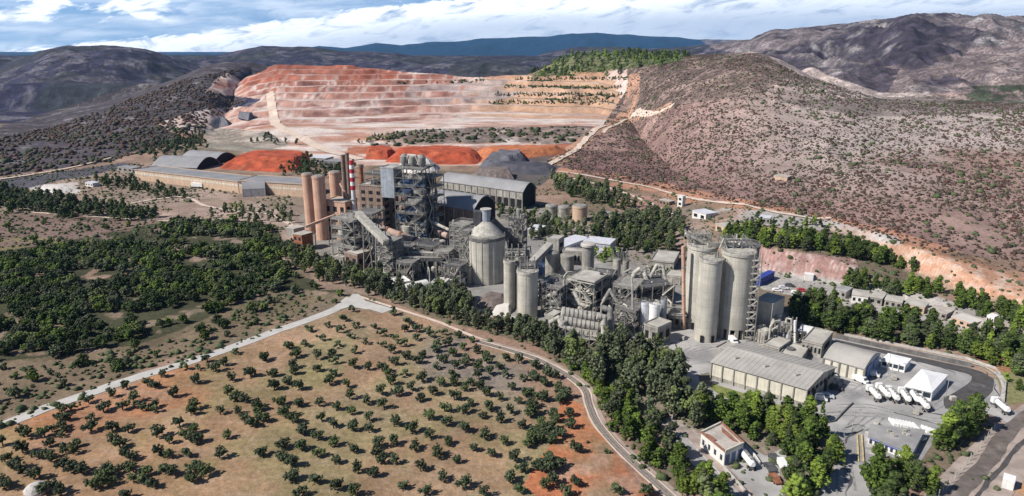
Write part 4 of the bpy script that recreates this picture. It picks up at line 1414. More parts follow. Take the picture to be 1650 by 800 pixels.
MB().prism([pl(b_, s, d, 0)[:2] for s, d in ((-.05, -.05), (1.05, -.05), (1.05, 1.05), (-.05, 1.05))], Hv(350, 390) + .003, Hv(350, 390) + .4).build('roof', 'roof_dusty', e)
# main preheater tower
e, pt = frame_tower('preheater_tower', 'tall multi storey steel preheater tower with blue panels', P0(640, 398), P0(686, 402), 17, Hv(272, 400), 9, 3, 2, 'concrete_dark', 'steel_blue', 'steel tower', seed=8, vessels=30, walls=.38, vmat='steel_dusty')
for k in range(3):
    q = pl(pt, .2 + .3 * k, .4, Hv(272, 400))
    MB().lathe(q, [(1.0, 0), (2.3, 2.2), (2.3, 5.5), (.8, 7.0)], 14).build('cyclone', 'steel_dusty', e, True)
q1 = pl(pt, .25, .35, Hv(268, 400)); q2 = pl(pt, .75, .35, Hv(268, 400))
MB().tube([q1, q1 + Vector((2, 0, 5)), q2 + Vector((-2, 0, 5)), q2], .8, 10).build('top_duct', 'steel_pale', e, True)
block('stair_shaft', 'grey clad lift shaft against the left side of the preheater tower', P0(619, 396), P0(640, 398), 10, Hv(272, 397) - Hv(318, 397), 'concrete_blue', 'roof_dusty', z0=Hv(318, 397))
frame_tower('process_tower', 'slim dark steel frame right of the preheater tower', P0(686, 396), P0(700, 398), 12, Hv(285, 396), 7, 1, 1, seed=9, vessels=6, inner='steel_dark', walls=.4, cat='steel tower')


# rotary kiln
def kiln():
    a = W(616, 369, 402); b = W(688, 395, 412)
    e = thing('rotary_kiln', 'long inclined pinkish brown rotary kiln tube with steel tyres', 'rotary kiln', (a.x, a.y, 0))
    MB().cyl(a, b, 2.0, n=24).build('shell', 'kiln_shell', e, True)
    d = (b - a).normalized()
    for f in (.12, .42, .74):
        q = a.lerp(b, f)
        MB().cyl(q - d * .5, q + d * .5, 2.35, n=24).build('tyre', 'rust' if f < .5 else 'steel_dark', e, True)
        m = MB()
        m.box((q.x, q.y, -.1), 2.0, 5.0, q.z - 2.2)
        m.build('pier', 'concrete_dark', e)
    MB().cyl(b - d * .1, b + d * 3.0, 2.7, n=20).build('kiln_hood', 'steel_dusty', e, True)


kiln()
a = W(705, 372, 400); b = W(716, 380, 402)
ductwork('rotary_cooler', 'short rusty orange drum behind the thin white pipe bridge', [W(702, 372, 396), W(722, 380, 400)], 2.0, 'kiln_shell', 'cooler drum', 2)
silo('hopper_bin', 'round yellowish bin between the kiln and the arched hall', 678, 396, 358, 12, 'yellow_paint', roof='cap', cat='bin', ring=False)
ductwork('duct', 'long thin white pipe bridge sloping down to the lattice tower', [W(671, 344, 392), W(688, 354, 396), W(724, 371, 404)], .9, 'steel_pale', supports=2)
ductwork('duct', 'curved pale duct leading to the blue sided filter house', [W(600, 349, 392), W(612, 350, 392), W(626, 357, 392)], .8, 'steel_dusty', supports=1)


# arched hall
def arched_hall(name, label, A, B, depth, eave, rise, wall='brown_concrete', roofm='roof_sheet', cat='hall', endm='opening', bays=6, overh=.03, frontopen=False):
    """vault spans the front width A->B? no: vault axis runs back; gable faces B side"""
    p = rect_front(A, B, depth)
    e = thing(name, label, cat, pl(p, .5, .5, 0))
    N = 14
    # ridge parallel to A->B, section along depth
    prof = [(-overh + (1 + 2 * overh) * i / N, eave + rise * math.sin(math.pi * i / N)) for i in range(N + 1)]
    m = MB()
    vs = []
    for s in (-.01, 1.01):
        for d, z in prof:
            vs.append(pl(p, s, d, z))
        for d, z in prof:
            vs.append(pl(p, s, d, z - .35))
    K = N + 1
    fs = []
    for i in range(N):
        fs.append((i, i + 1, 2 * K + i + 1, 2 * K + i))
        fs.append((K + i + 1, K + i, 3 * K + i, 3 * K + i + 1))
    for s in (0, 2 * K):
        for i in range(N):
            fs.append((s + i, s + K + i, s + K + i + 1, s + i + 1))
    fs.append((0, 2 * K, 3 * K, K)); fs.append((N, K + N, 3 * K + N, 2 * K + N))
    m.add(vs, fs)
    m.build('roof', roofm, e)
    # walls
    for (a, b, nm) in ((0, 1, 'wall'), (3, 2, 'wall')):
        m = MB()
        q0, q1 = p[a], p[b]
        dd = (q1 - q0).normalized(); nn = Vector((-dd.y, dd.x, 0)) * (.25 if a == 0 else -.25)
        m.prism([q0[:2], q1[:2], (q1 + nn)[:2], (q0 + nn)[:2]], -.2, eave - .1)
        m.build(nm, wall, e)
    for s in (0.012, .988):
        vs = [pl(p, s, d, z - .4) for d, z in prof[1:-1]] + [pl(p, s, .985, -.2), pl(p, s, .015, -.2)]
        m = MB()
        n = len(vs)
        sh = (p[1] - p[0]).normalized() * .2
        m.add(vs + [v + sh for v in vs], [tuple(range(n)), tuple(range(2 * n - 1, n - 1, -1))] + [(i, n + i, n + (i + 1) % n, (i + 1) % n) for i in range(n)])
        m.build('gable', endm, e)
    m = MB()
    for i in range(bays + 1):
        q = pl(p, i / bays, 0, 0)
        d = (p[1] - p[0]).normalized()
        o = Vector((d.y, -d.x, 0)) * .2
        m.box((q + o)[:2] + (-.1,), .5, .5, eave)
    m.build('pilasters', 'concrete_dusty', e)
    return e, p


arched_hall('clinker_hall', 'broad grey arched roof hall with brown walls behind the kiln', P0(688, 378), P0(764, 392), 22, Hv(333, 385), 6.5, 'brown_concrete', 'roof_sheet', bays=5)
# columned storage shed
e, p_ = arched_hall('storage_shed', 'long columned storage shed with dark open gable and grey roof', P0(712, 318), P0(842, 338), 17, Hv(298, 325), 5.5, 'concrete_dusty', 'roof_sheet', bays=13)
wall_panels(MB(), p_[0], p_[1], .5, Hv(300, 325) * .62, 13, 1, .7, .9, .1).build('openings', 'opening', e)
# three long sheds upper left
e, p_ = block('storage_shed', 'very long low peach walled shed with flat grey roof, far left', P0(219, 290), P0(385, 311), 22, 8.5, 'peach_wall', 'roof_sheet', cat='shed', win=None)
wall_panels(MB(), p_[0], p_[1], 4.2, 7.4, 34, 1, .8, .45, .08).build('wall_panels', 'cream_wall', e)
e, p_ = block('storage_shed', 'grey roofed shed continuing the peach shed towards the orange silos', P0(386, 311), P0(492, 318), 24, 9.5, 'peach_wall', 'roof_sheet', cat='shed')
wall_panels(MB(), p_[0], p_[1], 4.2, 7.4, 18, 1, .8, .45, .08).build('wall_panels', 'cream_wall', e)
arched_hall('storage_shed', 'arched grey shed with dark round gable behind the peach shed, nearer one', P0(246, 273), P0(318, 276), 34, 3.0, 7.5, 'roof_sheet', 'roof_sheet', bays=4, cat='shed')
arched_hall('storage_shed', 'second arched grey shed behind, next to the red earth pile', P0(290, 263), P0(345, 267), 32, 3.0, 7.5, 'roof_sheet', 'roof_sheet', bays=4, cat='shed')
arched_hall('workshop', 'small pitched workshop with dark gable in front of the long sheds', P0(392, 318), P0(428, 316), 14, 6.0, 4.5, 'white_wall', 'roof_sheet', bays=3)
block('workshop', 'dark roofed square hut right of the small pitched workshop', P0(432, 312), P0(455, 310), 12, 9, 'concrete_dark', 'concrete_dark', win=(3, 1))
for k, (u, v, w, lb) in enumerate([(308, 303, 18, 'white van body parked by the red fence, left of the white vehicles'), (338, 305, 16, 'white lorry trailer parked second in front of the peach shed'),
                                   (372, 309, 14, 'dark blue lorry trailer among white ones beside the peach shed'), (398, 311, 18, 'white trailer nearest the small pitched workshop')]):
    a = P0(u, v); b = P0(u + w, v + 1)
    p = rect_front(a, b, 3.2)
    e = thing('parked_trailer', lb, 'trailer', pl(p, .5, .5, 0), 'trailers in front of the long shed')
    MB().prism([q[:2] for q in p], 1.1, 4.0).build('box_body', 'blue_paint' if k == 2 else 'white_paint', e)
    m = MB()
    for s in (.12, .25, .8, .92):
        for d in (.05, .85):
            q = pl(p, s, d, .5)
            m.cyl(q, pl(p, s, d + .1, .5), .5, n=10)
    m.build('wheels', 'rubber', e)
    MB().prism([pl(p, s, d, 0)[:2] for s, d in ((.05, .3), (.95, .3), (.95, .7), (.05, .7))], .7, 1.09).build('chassis', 'steel_dark', e)

# lattice tower and trestles in the middle of the left works
frame_tower('lattice_tower', 'densely braced lattice tower just left of the big cone roofed silo', P0(726, 440), P0(750, 444), 11, Hv(362, 440), 10, 3, 2, seed=12, vessels=5, walls=.1, cat='lattice tower')
frame_tower('process_structure', 'slender open frame between lattice tower and the big silo', P0(741, 452), P0(757, 455), 8, Hv(372, 452), 9, 1, 1, seed=13, vessels=2, cat='steel frame')
frame_tower('process_structure', 'low two storey steel frame with white machinery at the lattice tower foot', P0(717, 462), P0(742, 466), 8, Hv(427, 462), 2, 3, 1, seed=14, vessels=5, vmat='white_wall', cat='steel frame')
frame_tower('process_structure', 'tangled lattice frame under the lower end of the wide pale conveyor', P0(608, 446), P0(634, 450), 10, Hv(388, 447), 7, 3, 2, seed=15, vessels=4, cat='steel frame')
frame_tower('process_structure', 'steel frame below the kiln drive with greenish dusty casing', P0(636, 438), P0(660, 440), 9, Hv(400, 438), 4, 2, 2, seed=16, vessels=6, vmat='yellow_paint', cat='steel frame')
frame_tower('process_structure', 'crowded steel floor under the kiln hood', P0(664, 432), P0(700, 436), 12, Hv(398, 434), 4, 3, 2, seed=17, vessels=9, cat='steel frame', walls=.2)
frame_tower('process_structure', 'open bay frame on tall legs in front of the dark pit', P0(700, 448), P0(724, 450), 8, Hv(406, 448), 3, 2, 1, seed=18, vessels=4, cat='steel frame')
conveyor('pipe_bridge', 'level dark pipe bridge on thin legs in front of the kiln', W(638, 417, 444), W(712, 418, 448), 2.4, 1.6, 'steel_dark', 'steel_dusty', 5, 'pipe bridge')
conveyor('pipe_bridge', 'paler pipe bridge just above and behind the dark one', W(640, 407, 436), W(716, 411, 440), 2.0, 1.4, 'steel_dusty', 'steel_pale', 3, 'pipe bridge')
conveyor('conveyor', 'grey covered belt running down beside the rotary kiln', W(626, 384, 414), W(680, 402, 424), 2.2, 1.6, 'steel_dusty', 'roof_sheet', 2)
frame_tower('process_structure', 'steel frame around the blue water tank below the kiln', P0(640, 456), P0(666, 458), 8, Hv(424, 456), 2, 2, 1, seed=19, vessels=2, vmat='blue_door', cat='steel frame')
silo('water_tank', 'low round blue water tank in the shade below the kiln', 650, 458, 446, 20, 'blue_door', roof='cap', cat='tank', ring=False)
a = P0(659, 478); b = P0(693, 470)
p = rect_front(a, b, 6)
e = thing('workshop', 'long white half round roofed store at the front edge of the left works', 'store', pl(p, .5, .5, 0))
MB().prism([q[:2] for q in p], 0, 2.4).build('wall', 'steel_pale', e)
MB().cyl(pl(p, .0, .5, 2.2), pl(p, 1, .5, 2.2), 2.9, n=20).build('roof', 'white_wall', e, True)
block('workshop', 'flat white roofed shed beside the half round store', P0(640, 470), P0(662, 466), 9, 3.5, 'white_wall', 'white_wall', win=(3, 1))
block('substation', 'pale flat roofed substation between the two nearest pipe frames', P0(696, 468), P0(716, 470), 7, 3.6, 'white_wall', 'roof_dusty', win=(2, 1), door=.7)
block('substation', 'pale cubic hut tucked against the left foot of the big silo', P0(744, 458), P0(756, 460), 6, 7.5, 'steel_pale', 'roof_dusty', win=(1, 2))

# big clinker silo
e, c, r, h = silo('clinker_silo', 'very wide concrete silo with conical roof and cabin on top', 783, 460, 380, 61, 'concrete', roof='none', cat='silo', ribs=18, n=48, ring=False)
MB().lathe(c, [(r * 1.0, h - 1.6), (r * 1.04, h - 1.4), (r * 1.04, h), (r * .98, h + .1)], 48).build('roof_rim', 'concrete_dark', e, True)
zc = Hv(360, 455)
MB().lathe(c, [(r * .98, h + .12), (r * .3, zc)], 48).build('cone_roof', 'steel_pale', e, True)
MB().lathe(c, [(r * .26, zc - 2), (r * .26, Hv(341, 455))], 18).build('top_drum', 'concrete_blue', e, True)
MB().box((c.x - r * .45, c.y, zc - 1.5), r * .42, r * .42, Hv(343, 455) - zc + 1.5).build('cabin', 'steel_dark', e)
m = MB(); m.railing([(c.x + math.cos(i / 18 * 6.283) * r, c.y + math.sin(i / 18 * 6.283) * r, h + .1) for i in range(18)], 1.1, w=.13)
m.build('railing', 'steel_dusty', e)
m = MB(); m.lathe((c.x, c.y, Hv(341, 455)), [(r * .3, 0), (r * .3, .4)], 18); m.build('drum_lid', 'roof_dusty', e)
conveyor('conveyor', 'dark covered belt sloping right and down from the top of the big silo', Vector((c.x + r * .3, c.y, zc + 1)), W(838, 398, 440), 3.0, 2.4, 'steel_dark', 'concrete_dark', 1)
ductwork('chute', 'dark vertical transfer tower between big silo and twin silos', [W(828, 382, 440), W(824, 412, 440)], 2.2, 'steel_dark', 'chute', 0)
frame_tower('process_tower', 'tall narrow equipment tower with round tanks right of the cone roof', P0(820, 424), P0(842, 426), 8, Hv(352, 424), 7, 2, 1, seed=20, vessels=9, cat='steel tower')
silo('cement_silo', 'slim grey cylinder on top of the equipment tower right of the cone roof', 836, 424, 338, 8, 'steel_dusty', roof='cap', cat='tank')
# twin silos
silo('cement_silo', 'narrow ribbed concrete silo, left of the central twin pair', 821, 500, 421, 19, 'concrete', roof='flat', ribs=10, group='central twin silos')
silo('cement_silo', 'thicker concrete silo, right of the central twin pair', 850, 515, 437, 34, 'concrete', roof='flat', ribs=6, group='central twin silos', n=40)
silo('cement_silo', 'plain concrete silo half hidden behind the central twin pair', 838, 496, 430, 24, 'concrete_dusty', roof='flat')
frame_tower('equipment_deck', 'cluttered steel frame with small filters on top of the twin silos', W(814, 428, 497), W(846, 432, 497), 7, 6.5, 2, 3, 1, seed=21, vessels=7, z0=Hv(424, 497), vmat='steel_pale', roof=False, cat='steel frame')
sheet('grass_verge', [(1147, 618), (1180, 628), (1240, 647), (1290, 664), (1262, 664), (1215, 652), (1165, 640), (1145, 626)], 'grass', 0.09)
pmat('tyre_mark', (0.24, 0.235, 0.235), var=0.3, scale=0.6, second=(0.33, 0.32, 0.31), sscale=0.3)
for k_, ln in enumerate([[(1345, 640), (1375, 632), (1410, 612), (1440, 600)], [(1350, 655), (1400, 655), (1450, 665), (1500, 660), (1530, 640)], [(1320, 668), (1380, 668), (1440, 672)], [(1372, 790), (1366, 745), (1376, 705), (1420, 672)],
                         [(1356, 800), (1356, 750), (1362, 700), (1390, 670)], [(1100, 600), (1110, 575), (1150, 562), (1200, 556)], [(1090, 580), (1120, 560), (1160, 558)], [(1135, 622), (1165, 640), (1195, 654)], [(1400, 640), (1395, 620), (1420, 608)],
                         [(1345, 632), (1365, 618), (1385, 622)], [(1470, 670), (1520, 678), (1560, 664), (1600, 658)]]):
    for s_ in (-1.0, 1.0):
        ribbon('tyre_mark', ln, 0.55, 'tyre_mark', 0.068 + k_ * 0.001, off=s_, wob=0.2, lanes=1, step=1.5)

# ------------------------------------------------------------ middle works: mills, filters
frame_tower('equipment_deck', 'rooftop filter frame on the thicker twin silo', W(838, 437, 508), W(862, 440, 508), 6, 5.5, 2, 2, 1, seed=22, vessels=5, z0=Hv(438, 505), vmat='white_wall', roof=False, cat='steel frame')
block('hopper_tower', 'square concrete hopper head above the inclined gallery', P0(880, 446), P0(899, 449), 7, Hv(386, 447), 'concrete_dusty', 'roof_dusty', cat='hopper tower', side=(1, 4))
conveyor('conveyor', 'pale concrete gallery climbing from twin silos to the square hopper head', W(858, 424, 480), W(886, 396, 452), 3.0, 2.4, 'concrete_dusty', 'roof_dusty', 0)
silo('cement_silo', 'stubby concrete silo under the square hopper head', 889, 462, 408, 21, 'concrete_dusty', roof='cap', cat='silo')
silo('cement_silo', 'concrete silo carrying the left end of the bridge house', 914, 464, 412, 22, 'concrete_dusty', roof='none', cat='silo')
e, p_ = block('bridge_house', 'long raised concrete bridge house between two middle silos', W(906, 424, 458), W(941, 430, 461), 6.0, 6.0, 'concrete_dusty', 'roof_dusty', z0=Hv(426, 459), cat='bridge house', win=(6, 1))
e, c, r, h = silo('cement_silo', 'round concrete tower with overhanging disc cap right of the bridge house', 947, 466, 397, 20, 'concrete_dusty', roof='none', cat='silo', ring=False)
MB().lathe((c.x, c.y, h + .02), [(r * 1.25, 0), (r * 1.25, 1.0), (r, 1.4)], 24).build('roof_disc', 'roof_dusty', e)
silo('mill_silo', 'small dark topped cylinder, left one behind the middle pipes', 994, 448, 418, 13, 'steel_pale', roof='flat', cat='tank', group='small cylinders behind the middle pipes')
silo('mill_silo', 'small dusty cylinder, right one behind the middle pipes', 1008, 450, 421, 10, 'steel_dusty', roof='flat', cat='tank', group='small cylinders behind the middle pipes')
frame_tower('equipment_deck', 'thin mast frame above the two small cylinders', W(988, 420, 446), W(1012, 421, 446), 5, 5, 1, 3, 1, seed=23, vessels=3, z0=Hv(420, 444), roof=False, cat='steel frame')


# office court with mauve windows
def court():
    A = P0(902, 424); e = thing('office_block', 'low L shaped office with white flat roof and mauve window band', 'office', A)
    for (a, b, dp) in ((P0(908, 418), P0(948, 402), 9), (P0(940, 408), P0(982, 413), 11)):
        p = rect_front(a, b, dp)
        MB().prism([q[:2] for q in p], 0, 6.5).build('wall', 'white_wall', e)
        wall_panels(MB(), p[0], p[1], .6, 6.2, 8, 2, .7, .55).build('window', 'mauve_wall', e)
        wall_panels(MB(), p[1], p[2], .6, 6.2, 2, 2, .7, .55).build('window', 'mauve_wall', e)
        MB().prism([pl(p, s, d, 0)[:2] for s, d in ((-.02, -.05), (1.02, -.05), (1.02, 1.05), (-.02, 1.05))], 6.503, 7.0).build('roof', 'silver_paint', e)


court()
block('shed', 'small blue walled shed beside the square hopper tower', P0(860, 442), P0(876, 444), 6, 4.5, 'blue_door', 'silver_paint', cat='shed')
# mill building: open deck with columns and flat roof
e, p_ = frame_tower('mill_building', 'open mill structure with pale flat roof on tall corner columns', P0(912, 508), P0(955, 518), 15, Hv(452, 512), 4, 2, 2, 'steel_pale', 'steel_dark', 'mill building', seed=30, vessels=16, walls=.15)
MB().prism([pl(p_, s, d, 0)[:2] for s, d in ((.35, -.05), (1.05, -.05), (1.05, .8), (.35, .8))], Hv(452, 512) + .6, Hv(452, 512) + 1.1).build('canopy', 'roof_dusty', e)
frame_tower('process_structure', 'steel frame with round vessels behind the twin silos on the right', P0(872, 510), P0(902, 516), 13, Hv(462, 512), 4, 2, 2, seed=31, vessels=12, vmat='silver_paint', cat='steel frame')
frame_tower('process_structure', 'dark crowded frame behind the mill structure roof', P0(950, 496), P0(985, 500), 11, Hv(445, 498), 4, 3, 2, seed=32, vessels=12, walls=.3, cat='steel frame')
frame_tower('process_structure', 'steel platform packed with ducts under the arched pipes', P0(986, 514), P0(1022, 520), 14, Hv(462, 516), 4, 3, 2, seed=33, vessels=16, walls=.35, cat='steel frame')
frame_tower('process_structure', 'lower front platform right of the stacked filter tubes', P0(990, 532), P0(1022, 540), 11, Hv(498, 535), 3, 2, 2, seed=34, vessels=8, walls=.4, cat='steel frame', vmat='steel_dark')
frame_tower('process_structure', 'steel deck behind the white tank carrying a flat concrete slab', P0(1032, 518), P0(1082, 512), 14, Hv(462, 515), 4, 3, 2, seed=35, vessels=14, walls=.2, cat='steel frame')


# stacked bag filter tubes
def tubes():
    a0 = P0(893, 548); b0 = P0(962, 556)
    e = thing('bag_filter', 'stack of three long horizontal filter tubes on a trussed base', 'bag filter', a0)
    for k, (v1, v2, u1, u2, vb) in enumerate([(503, 513, 905, 968, 540), (516, 528, 902, 966, 545), (529, 542, 900, 962, 549)]):
        a = W(u1, v1, vb); b = W(u2, v2, vb)
        MB().tube([a, b], 2.1 - .2 * k, 16).build('tube', 'steel_pale', e, True)
        m = MB()
        d = (b - a).normalized()
        for i in range(9):
            q = a.lerp(b, (i + .5) / 9)
            m.cyl(q - d * .15, q + d * .15, 2.3 - .2 * k, n=16)
        m.build('tube_rings', 'steel_dusty', e, True)
    p = rect_front(P0(898, 552), P0(962, 560), 9)
    m = MB()
    zt = Hv(508, 548)
    for i in range(6):
        for d in (0, 1):
            q = pl(p, i / 5, d, 0)
            m.beam((q.x, q.y, -.1), (q.x, q.y, zt - (3 if d == 0 else 0)), .35)
    m.build('columns', 'steel_dusty', e)
    m = MB()
    for z in (3.0, 6.5):
        m.beam(pl(p, 0, 0, z), pl(p, 1, 0, z), .3, .5)
        for i in range(5):
            m.beam(pl(p, i / 5, 0, z - 3), pl(p, (i + 1) / 5, 0, z), .18)
    m.build('truss', 'steel_pale', e)
    MB().prism([pl(p, s, d, 0)[:2] for s, d in ((0, .1), (1, .1), (1, .95), (0, .95))], 2.6, 3.0).build('deck', 'concrete_dusty', e)
    return e


tubes()
VP = 'vertical pipes beside the filter tubes'
ductwork('duct', 'fat upright pipe bending down right of the filter tubes, front one', [W(962, 510, 552), W(973, 512, 552), W(974, 558, 556)], 1.25, 'steel_pale', supports=0, group=VP)
ductwork('duct', 'upright pipe behind the front one, topped by an elbow', [W(970, 496, 545), W(983, 500, 546), W(985, 548, 550)], 1.2, 'steel_dusty', supports=0, group=VP)
ductwork('duct', 'long pale horizontal pipe above the mid works leading to the arched pipes', [W(985, 456, 500), W(1028, 465, 504)], 1.35, 'steel_pale', supports=2)
ductwork('duct', 'big grey drum lying beside the arched pipes', [W(1022, 448, 496), W(1038, 450, 496)], 2.5, 'steel_dusty', 'drum', 2)
AP = [W(1018, 452, 500), W(1022, 440, 500), W(1030, 434, 500), W(1038, 438, 500), W(1042, 452, 502), W(1044, 468, 502)]
ductwork('duct', 'arched pipe looping over the grey drum', AP, .95, 'steel_pale', supports=0)
ductwork('duct', 'inverted V shaped pipe right of the looping pipe, left leg and right leg', [W(1046, 450, 500), W(1058, 428, 500), W(1068, 430, 500), W(1074, 458, 502)], .75, 'steel_pale', supports=0)
ductwork('duct', 'slanting pipe hanging under the pale mill roof', [W(925, 470, 510), W(935, 490, 514), W(950, 496, 516)], .9, 'steel_pale', supports=0)
ductwork('duct', 'Y shaped riser pipe in front of the crowded platform', [W(972, 486, 522), W(983, 468, 522), W(994, 486, 524)], .8, 'steel_dusty', supports=0)
ductwork('duct', 'thin tall vent stack right of the pale mill roof', [W(970, 486, 506), W(969, 440, 506)], .75, 'steel_dark', 'vent stack', 0)
ductwork('duct', 'thin pale mast in the middle of the works platform', [W(1020, 532, 536), W(1019, 458, 536)], .4, 'steel_pale', 'mast', 0)
ductwork('duct', 'bent pipe leaving the round vessels behind the twin silos', [W(884, 478, 512), W(895, 470, 512), W(903, 500, 514)], .9, 'steel_pale', supports=0)
ductwork('duct', 'low sloping pipe at the left end of the filter tubes', [W(886, 520, 545), W(900, 512, 545), W(906, 530, 548)], .9, 'steel_pale', supports=1)
silo('filter_tank', 'white painted tank with steel ladder cage in front of the works', 1054, 540, 491, 17, 'white_paint', roof='flat', cat='tank', base='open')
silo('filter_tank', 'grey twin of the white painted tank, standing at its left', 1038, 536, 488, 14, 'silver_paint', roof='flat', cat='tank', base='open')
silo('filter_tank', 'slim bluish cylinder right behind the white painted tank', 1068, 532, 484, 10, 'concrete_blue', roof='flat', cat='tank')
block('base_building', 'low concrete block house at the front corner below the white tank', P0(1036, 552), P0(1058, 560), 9, 7.5, 'concrete_dusty', 'roof_dusty', side=(2, 1), win=(2, 1))
block('base_building', 'small dusty pump house with two arches at the left front of the works', P0(877, 531), P0(892, 535), 6, 6.2, 'concrete_dusty', 'roof_dusty', win=(2, 1))
silo('cement_silo', 'short round bin standing by the trees left of the filter tubes', 907, 550, 518, 11, 'steel_pale', roof='cap', cat='bin')
block('slab_building', 'flat concrete slab roofed building at the back right of the works', P0(1050, 492), P0(1086, 486), 12, Hv(466, 489), 'concrete_dusty', 'roof_dusty', win=(4, 2))
conveyor('pipe_bridge', 'raised gallery linking the works to the tall right silos', W(1068, 497, 522), W(1108, 503, 524), 3.0, 2.6, 'steel_pale', 'steel_dusty', 3, 'pipe bridge')
conveyor('pipe_bridge', 'lower dusty gallery right below the raised one', W(1070, 510, 526), W(1108, 514, 527), 3.0, 1.8, 'steel_dusty', 'steel_dark', 2, 'pipe bridge')
block('loading_shed', 'dark open shed under the raised gallery beside the right silos', P0(1076, 530), P0(1104, 532), 11, 6, 'concrete_dark', 'roof_dusty', win=(3, 1), cat='shed')
block('shed', 'grey flat roofed yard shed behind the works with round shrubs before it', P0(1048, 432), P0(1085, 436), 20, 3.8, 'concrete_dusty', 'roof_dusty', cat='shed')
block('shed', 'small light roofed shed at the back between works and right silos', P0(1070, 456), P0(1096, 460), 9, 3.6, 'concrete_dusty', 'roof_dusty', cat='shed')
frame_tower('process_structure', 'rear steel frame with horizontal vessels behind the long pale pipe', P0(1000, 486), P0(1040, 490), 9, Hv(458, 488), 3, 3, 1, seed=41, vessels=10, cat='steel frame')
frame_tower('process_structure', 'narrow frame filling the gap beside the thicker twin silo', P0(866, 492), P0(884, 496), 10, Hv(455, 494), 4, 1, 2, seed=42, vessels=5, walls=.5, cat='steel frame')
frame_tower('process_structure', 'cluster of pumps and hoppers at the front left of the mill structure', P0(884, 530), P0(912, 534), 8, Hv(508, 532), 2, 3, 1, seed=43, vessels=9, cat='steel frame', roof=False)
ductwork('duct', 'sagging pipe between the pale mill roof and the crowded frame behind', [W(950, 455, 505), W(962, 462, 504), W(980, 455, 500)], .8, 'steel_pale', supports=0)
ductwork('duct', 'zigzag pipe in front of the platform packed with ducts', [W(992, 500, 528), W(1004, 492, 526), W(1012, 506, 528), W(1028, 500, 526)], .7, 'steel_pale', supports=1)
ductwork('duct', 'pair of elbows rising beside the slab roofed building', [W(1030, 478, 510), W(1040, 470, 508), W(1052, 476, 508)], .8, 'steel_dusty', supports=1)

# ------------------------------------------------------------ right silos
silo('cement_silo', 'tall wide pale silo at the back left of the right group', 1128, 532, 397, 46, 'concrete', roof='flat', ribs=0, base='doors', n=48)
silo('cement_silo', 'slimmer front silo of the right group with a lower round cap', 1140, 553, 418, 36, 'concrete', roof='flat', base='doors', n=40)
silo('cement_silo', 'tall wide pale silo with zigzag stair tower in the right group', 1186, 549, 406, 52, 'concrete', roof='flat', base='open', stair=True, n=48)
silo('cement_silo', 'silo mostly hidden behind the one with the stair tower', 1196, 524, 396, 44, 'concrete_dark', roof='flat', n=40)
ductwork('duct', 'thin rusty orange standpipe along the left side of the right silos', [W(1102, 530, 531), W(1101, 397, 531)], .75, 'orange_concrete', 'standpipe', 0)
zt1 = Hv(396, 528)
frame_tower('equipment_deck', 'steel filter frame on top of the back left silo', W(1110, 400, 520), W(1145, 400, 520), 8, 3.4, 2, 3, 1, seed=51, vessels=6, z0=zt1, roof=False, cat='steel frame', vmat='steel_pale')
frame_tower('equipment_deck', 'steel filter frame on top of the silo with stair tower', W(1168, 404, 535), W(1208, 404, 535), 9, 3.6, 2, 3, 1, seed=52, vessels=8, z0=Hv(404, 540), roof=False, cat='steel frame', vmat='silver_paint')
conveyor('pipe_bridge', 'thin truss gallery slanting across the tops of the right silos', W(1105, 376, 524), W(1150, 398, 524), 1.3, 1.1, 'steel_pale', 'steel_dusty', 0, 'truss gallery')
conveyor('pipe_bridge', 'second truss bridging between the two wide right silos', W(1140, 395, 528), W(1184, 396, 528), 1.5, 1.3, 'steel_pale', 'steel_dusty', 0, 'truss gallery')
for u, v0, v1, lb in ((1152, 470, 390, 'slim grey downpipe between front silo and stair silo, left'), (1157, 480, 386, 'slim grey downpipe between front silo and stair silo, right')):
    ductwork('duct', lb, [W(u, v0 + 60, 545), W(u, v1 + 20, 545)], .4, 'steel_dusty', 'downpipe', 0)
ductwork('duct', 'A shaped strut pipe above the gap of the right silos', [W(1160, 400, 535), W(1166, 385, 535), W(1172, 401, 535)], .3, 'steel_pale', 'strut', 0)
ductwork('mast', 'thin aerial mast on the back left silo', [W(1119, 398, 524), W(1119, 372, 524)], .18, 'steel_dusty', 'mast', 0, flange=False)
ductwork('mast', 'thin aerial mast on the silo with stair tower', [W(1196, 404, 535), W(1196, 384, 535)], .18, 'steel_dusty', 'mast', 0, flange=False)
block('packing_house', 'tall square concrete packing house right of the silos', P0(1212, 533), P0(1240, 541), 11, Hv(487, 537), 'concrete', 'roof_dusty', cat='packing house', parapet=False)
block('packing_annex', 'low annex with pale roof at the foot of the packing house', P0(1212, 548), P0(1232, 556), 6, 4.5, 'concrete_dusty', 'roof_dusty', side=(1, 1))
ductwork('conveyor', 'thin steep loading chute leaning on the packing house', [W(1234, 552, 556), W(1247, 514, 552)], .55, 'steel_pale', 'chute', 0)
frame_tower('filter_plant', 'row of small round filters on a steel platform by the packing house', P0(1246, 548), P0(1279, 553), 7, 8.0, 2, 5, 1, seed=60, vessels=16, vmat='silver_paint', roof=False, cat='filter frame')
ductwork('duct', 'single white upright vent pipe at the end of the filter row', [W(1281, 553, 555), W(1281, 517, 555)], .5, 'white_paint', 'vent pipe', 0)
block('open_shelter', 'small bright white roofed canopy behind the filter row', P0(1284, 549), P0(1316, 556), 7, 4.0, 'steel_pale', 'white_paint', cat='canopy', win=(4, 1), parapet=False)
block('service_building', 'flat dusty roofed building with round manhole behind the big warehouse', P0(1228, 570), P0(1254, 578), 10, 3.6, 'concrete_dusty', 'roof_dusty', side=(1, 1), cat='service building')
block('service_building', 'flat grey roofed building with dark end wall beside the dark lane', P0(1290, 570), P0(1322, 578), 15, 5.0, 'concrete_dusty', 'roof_dusty', side=(1, 1), win=(5, 1), cat='service building')
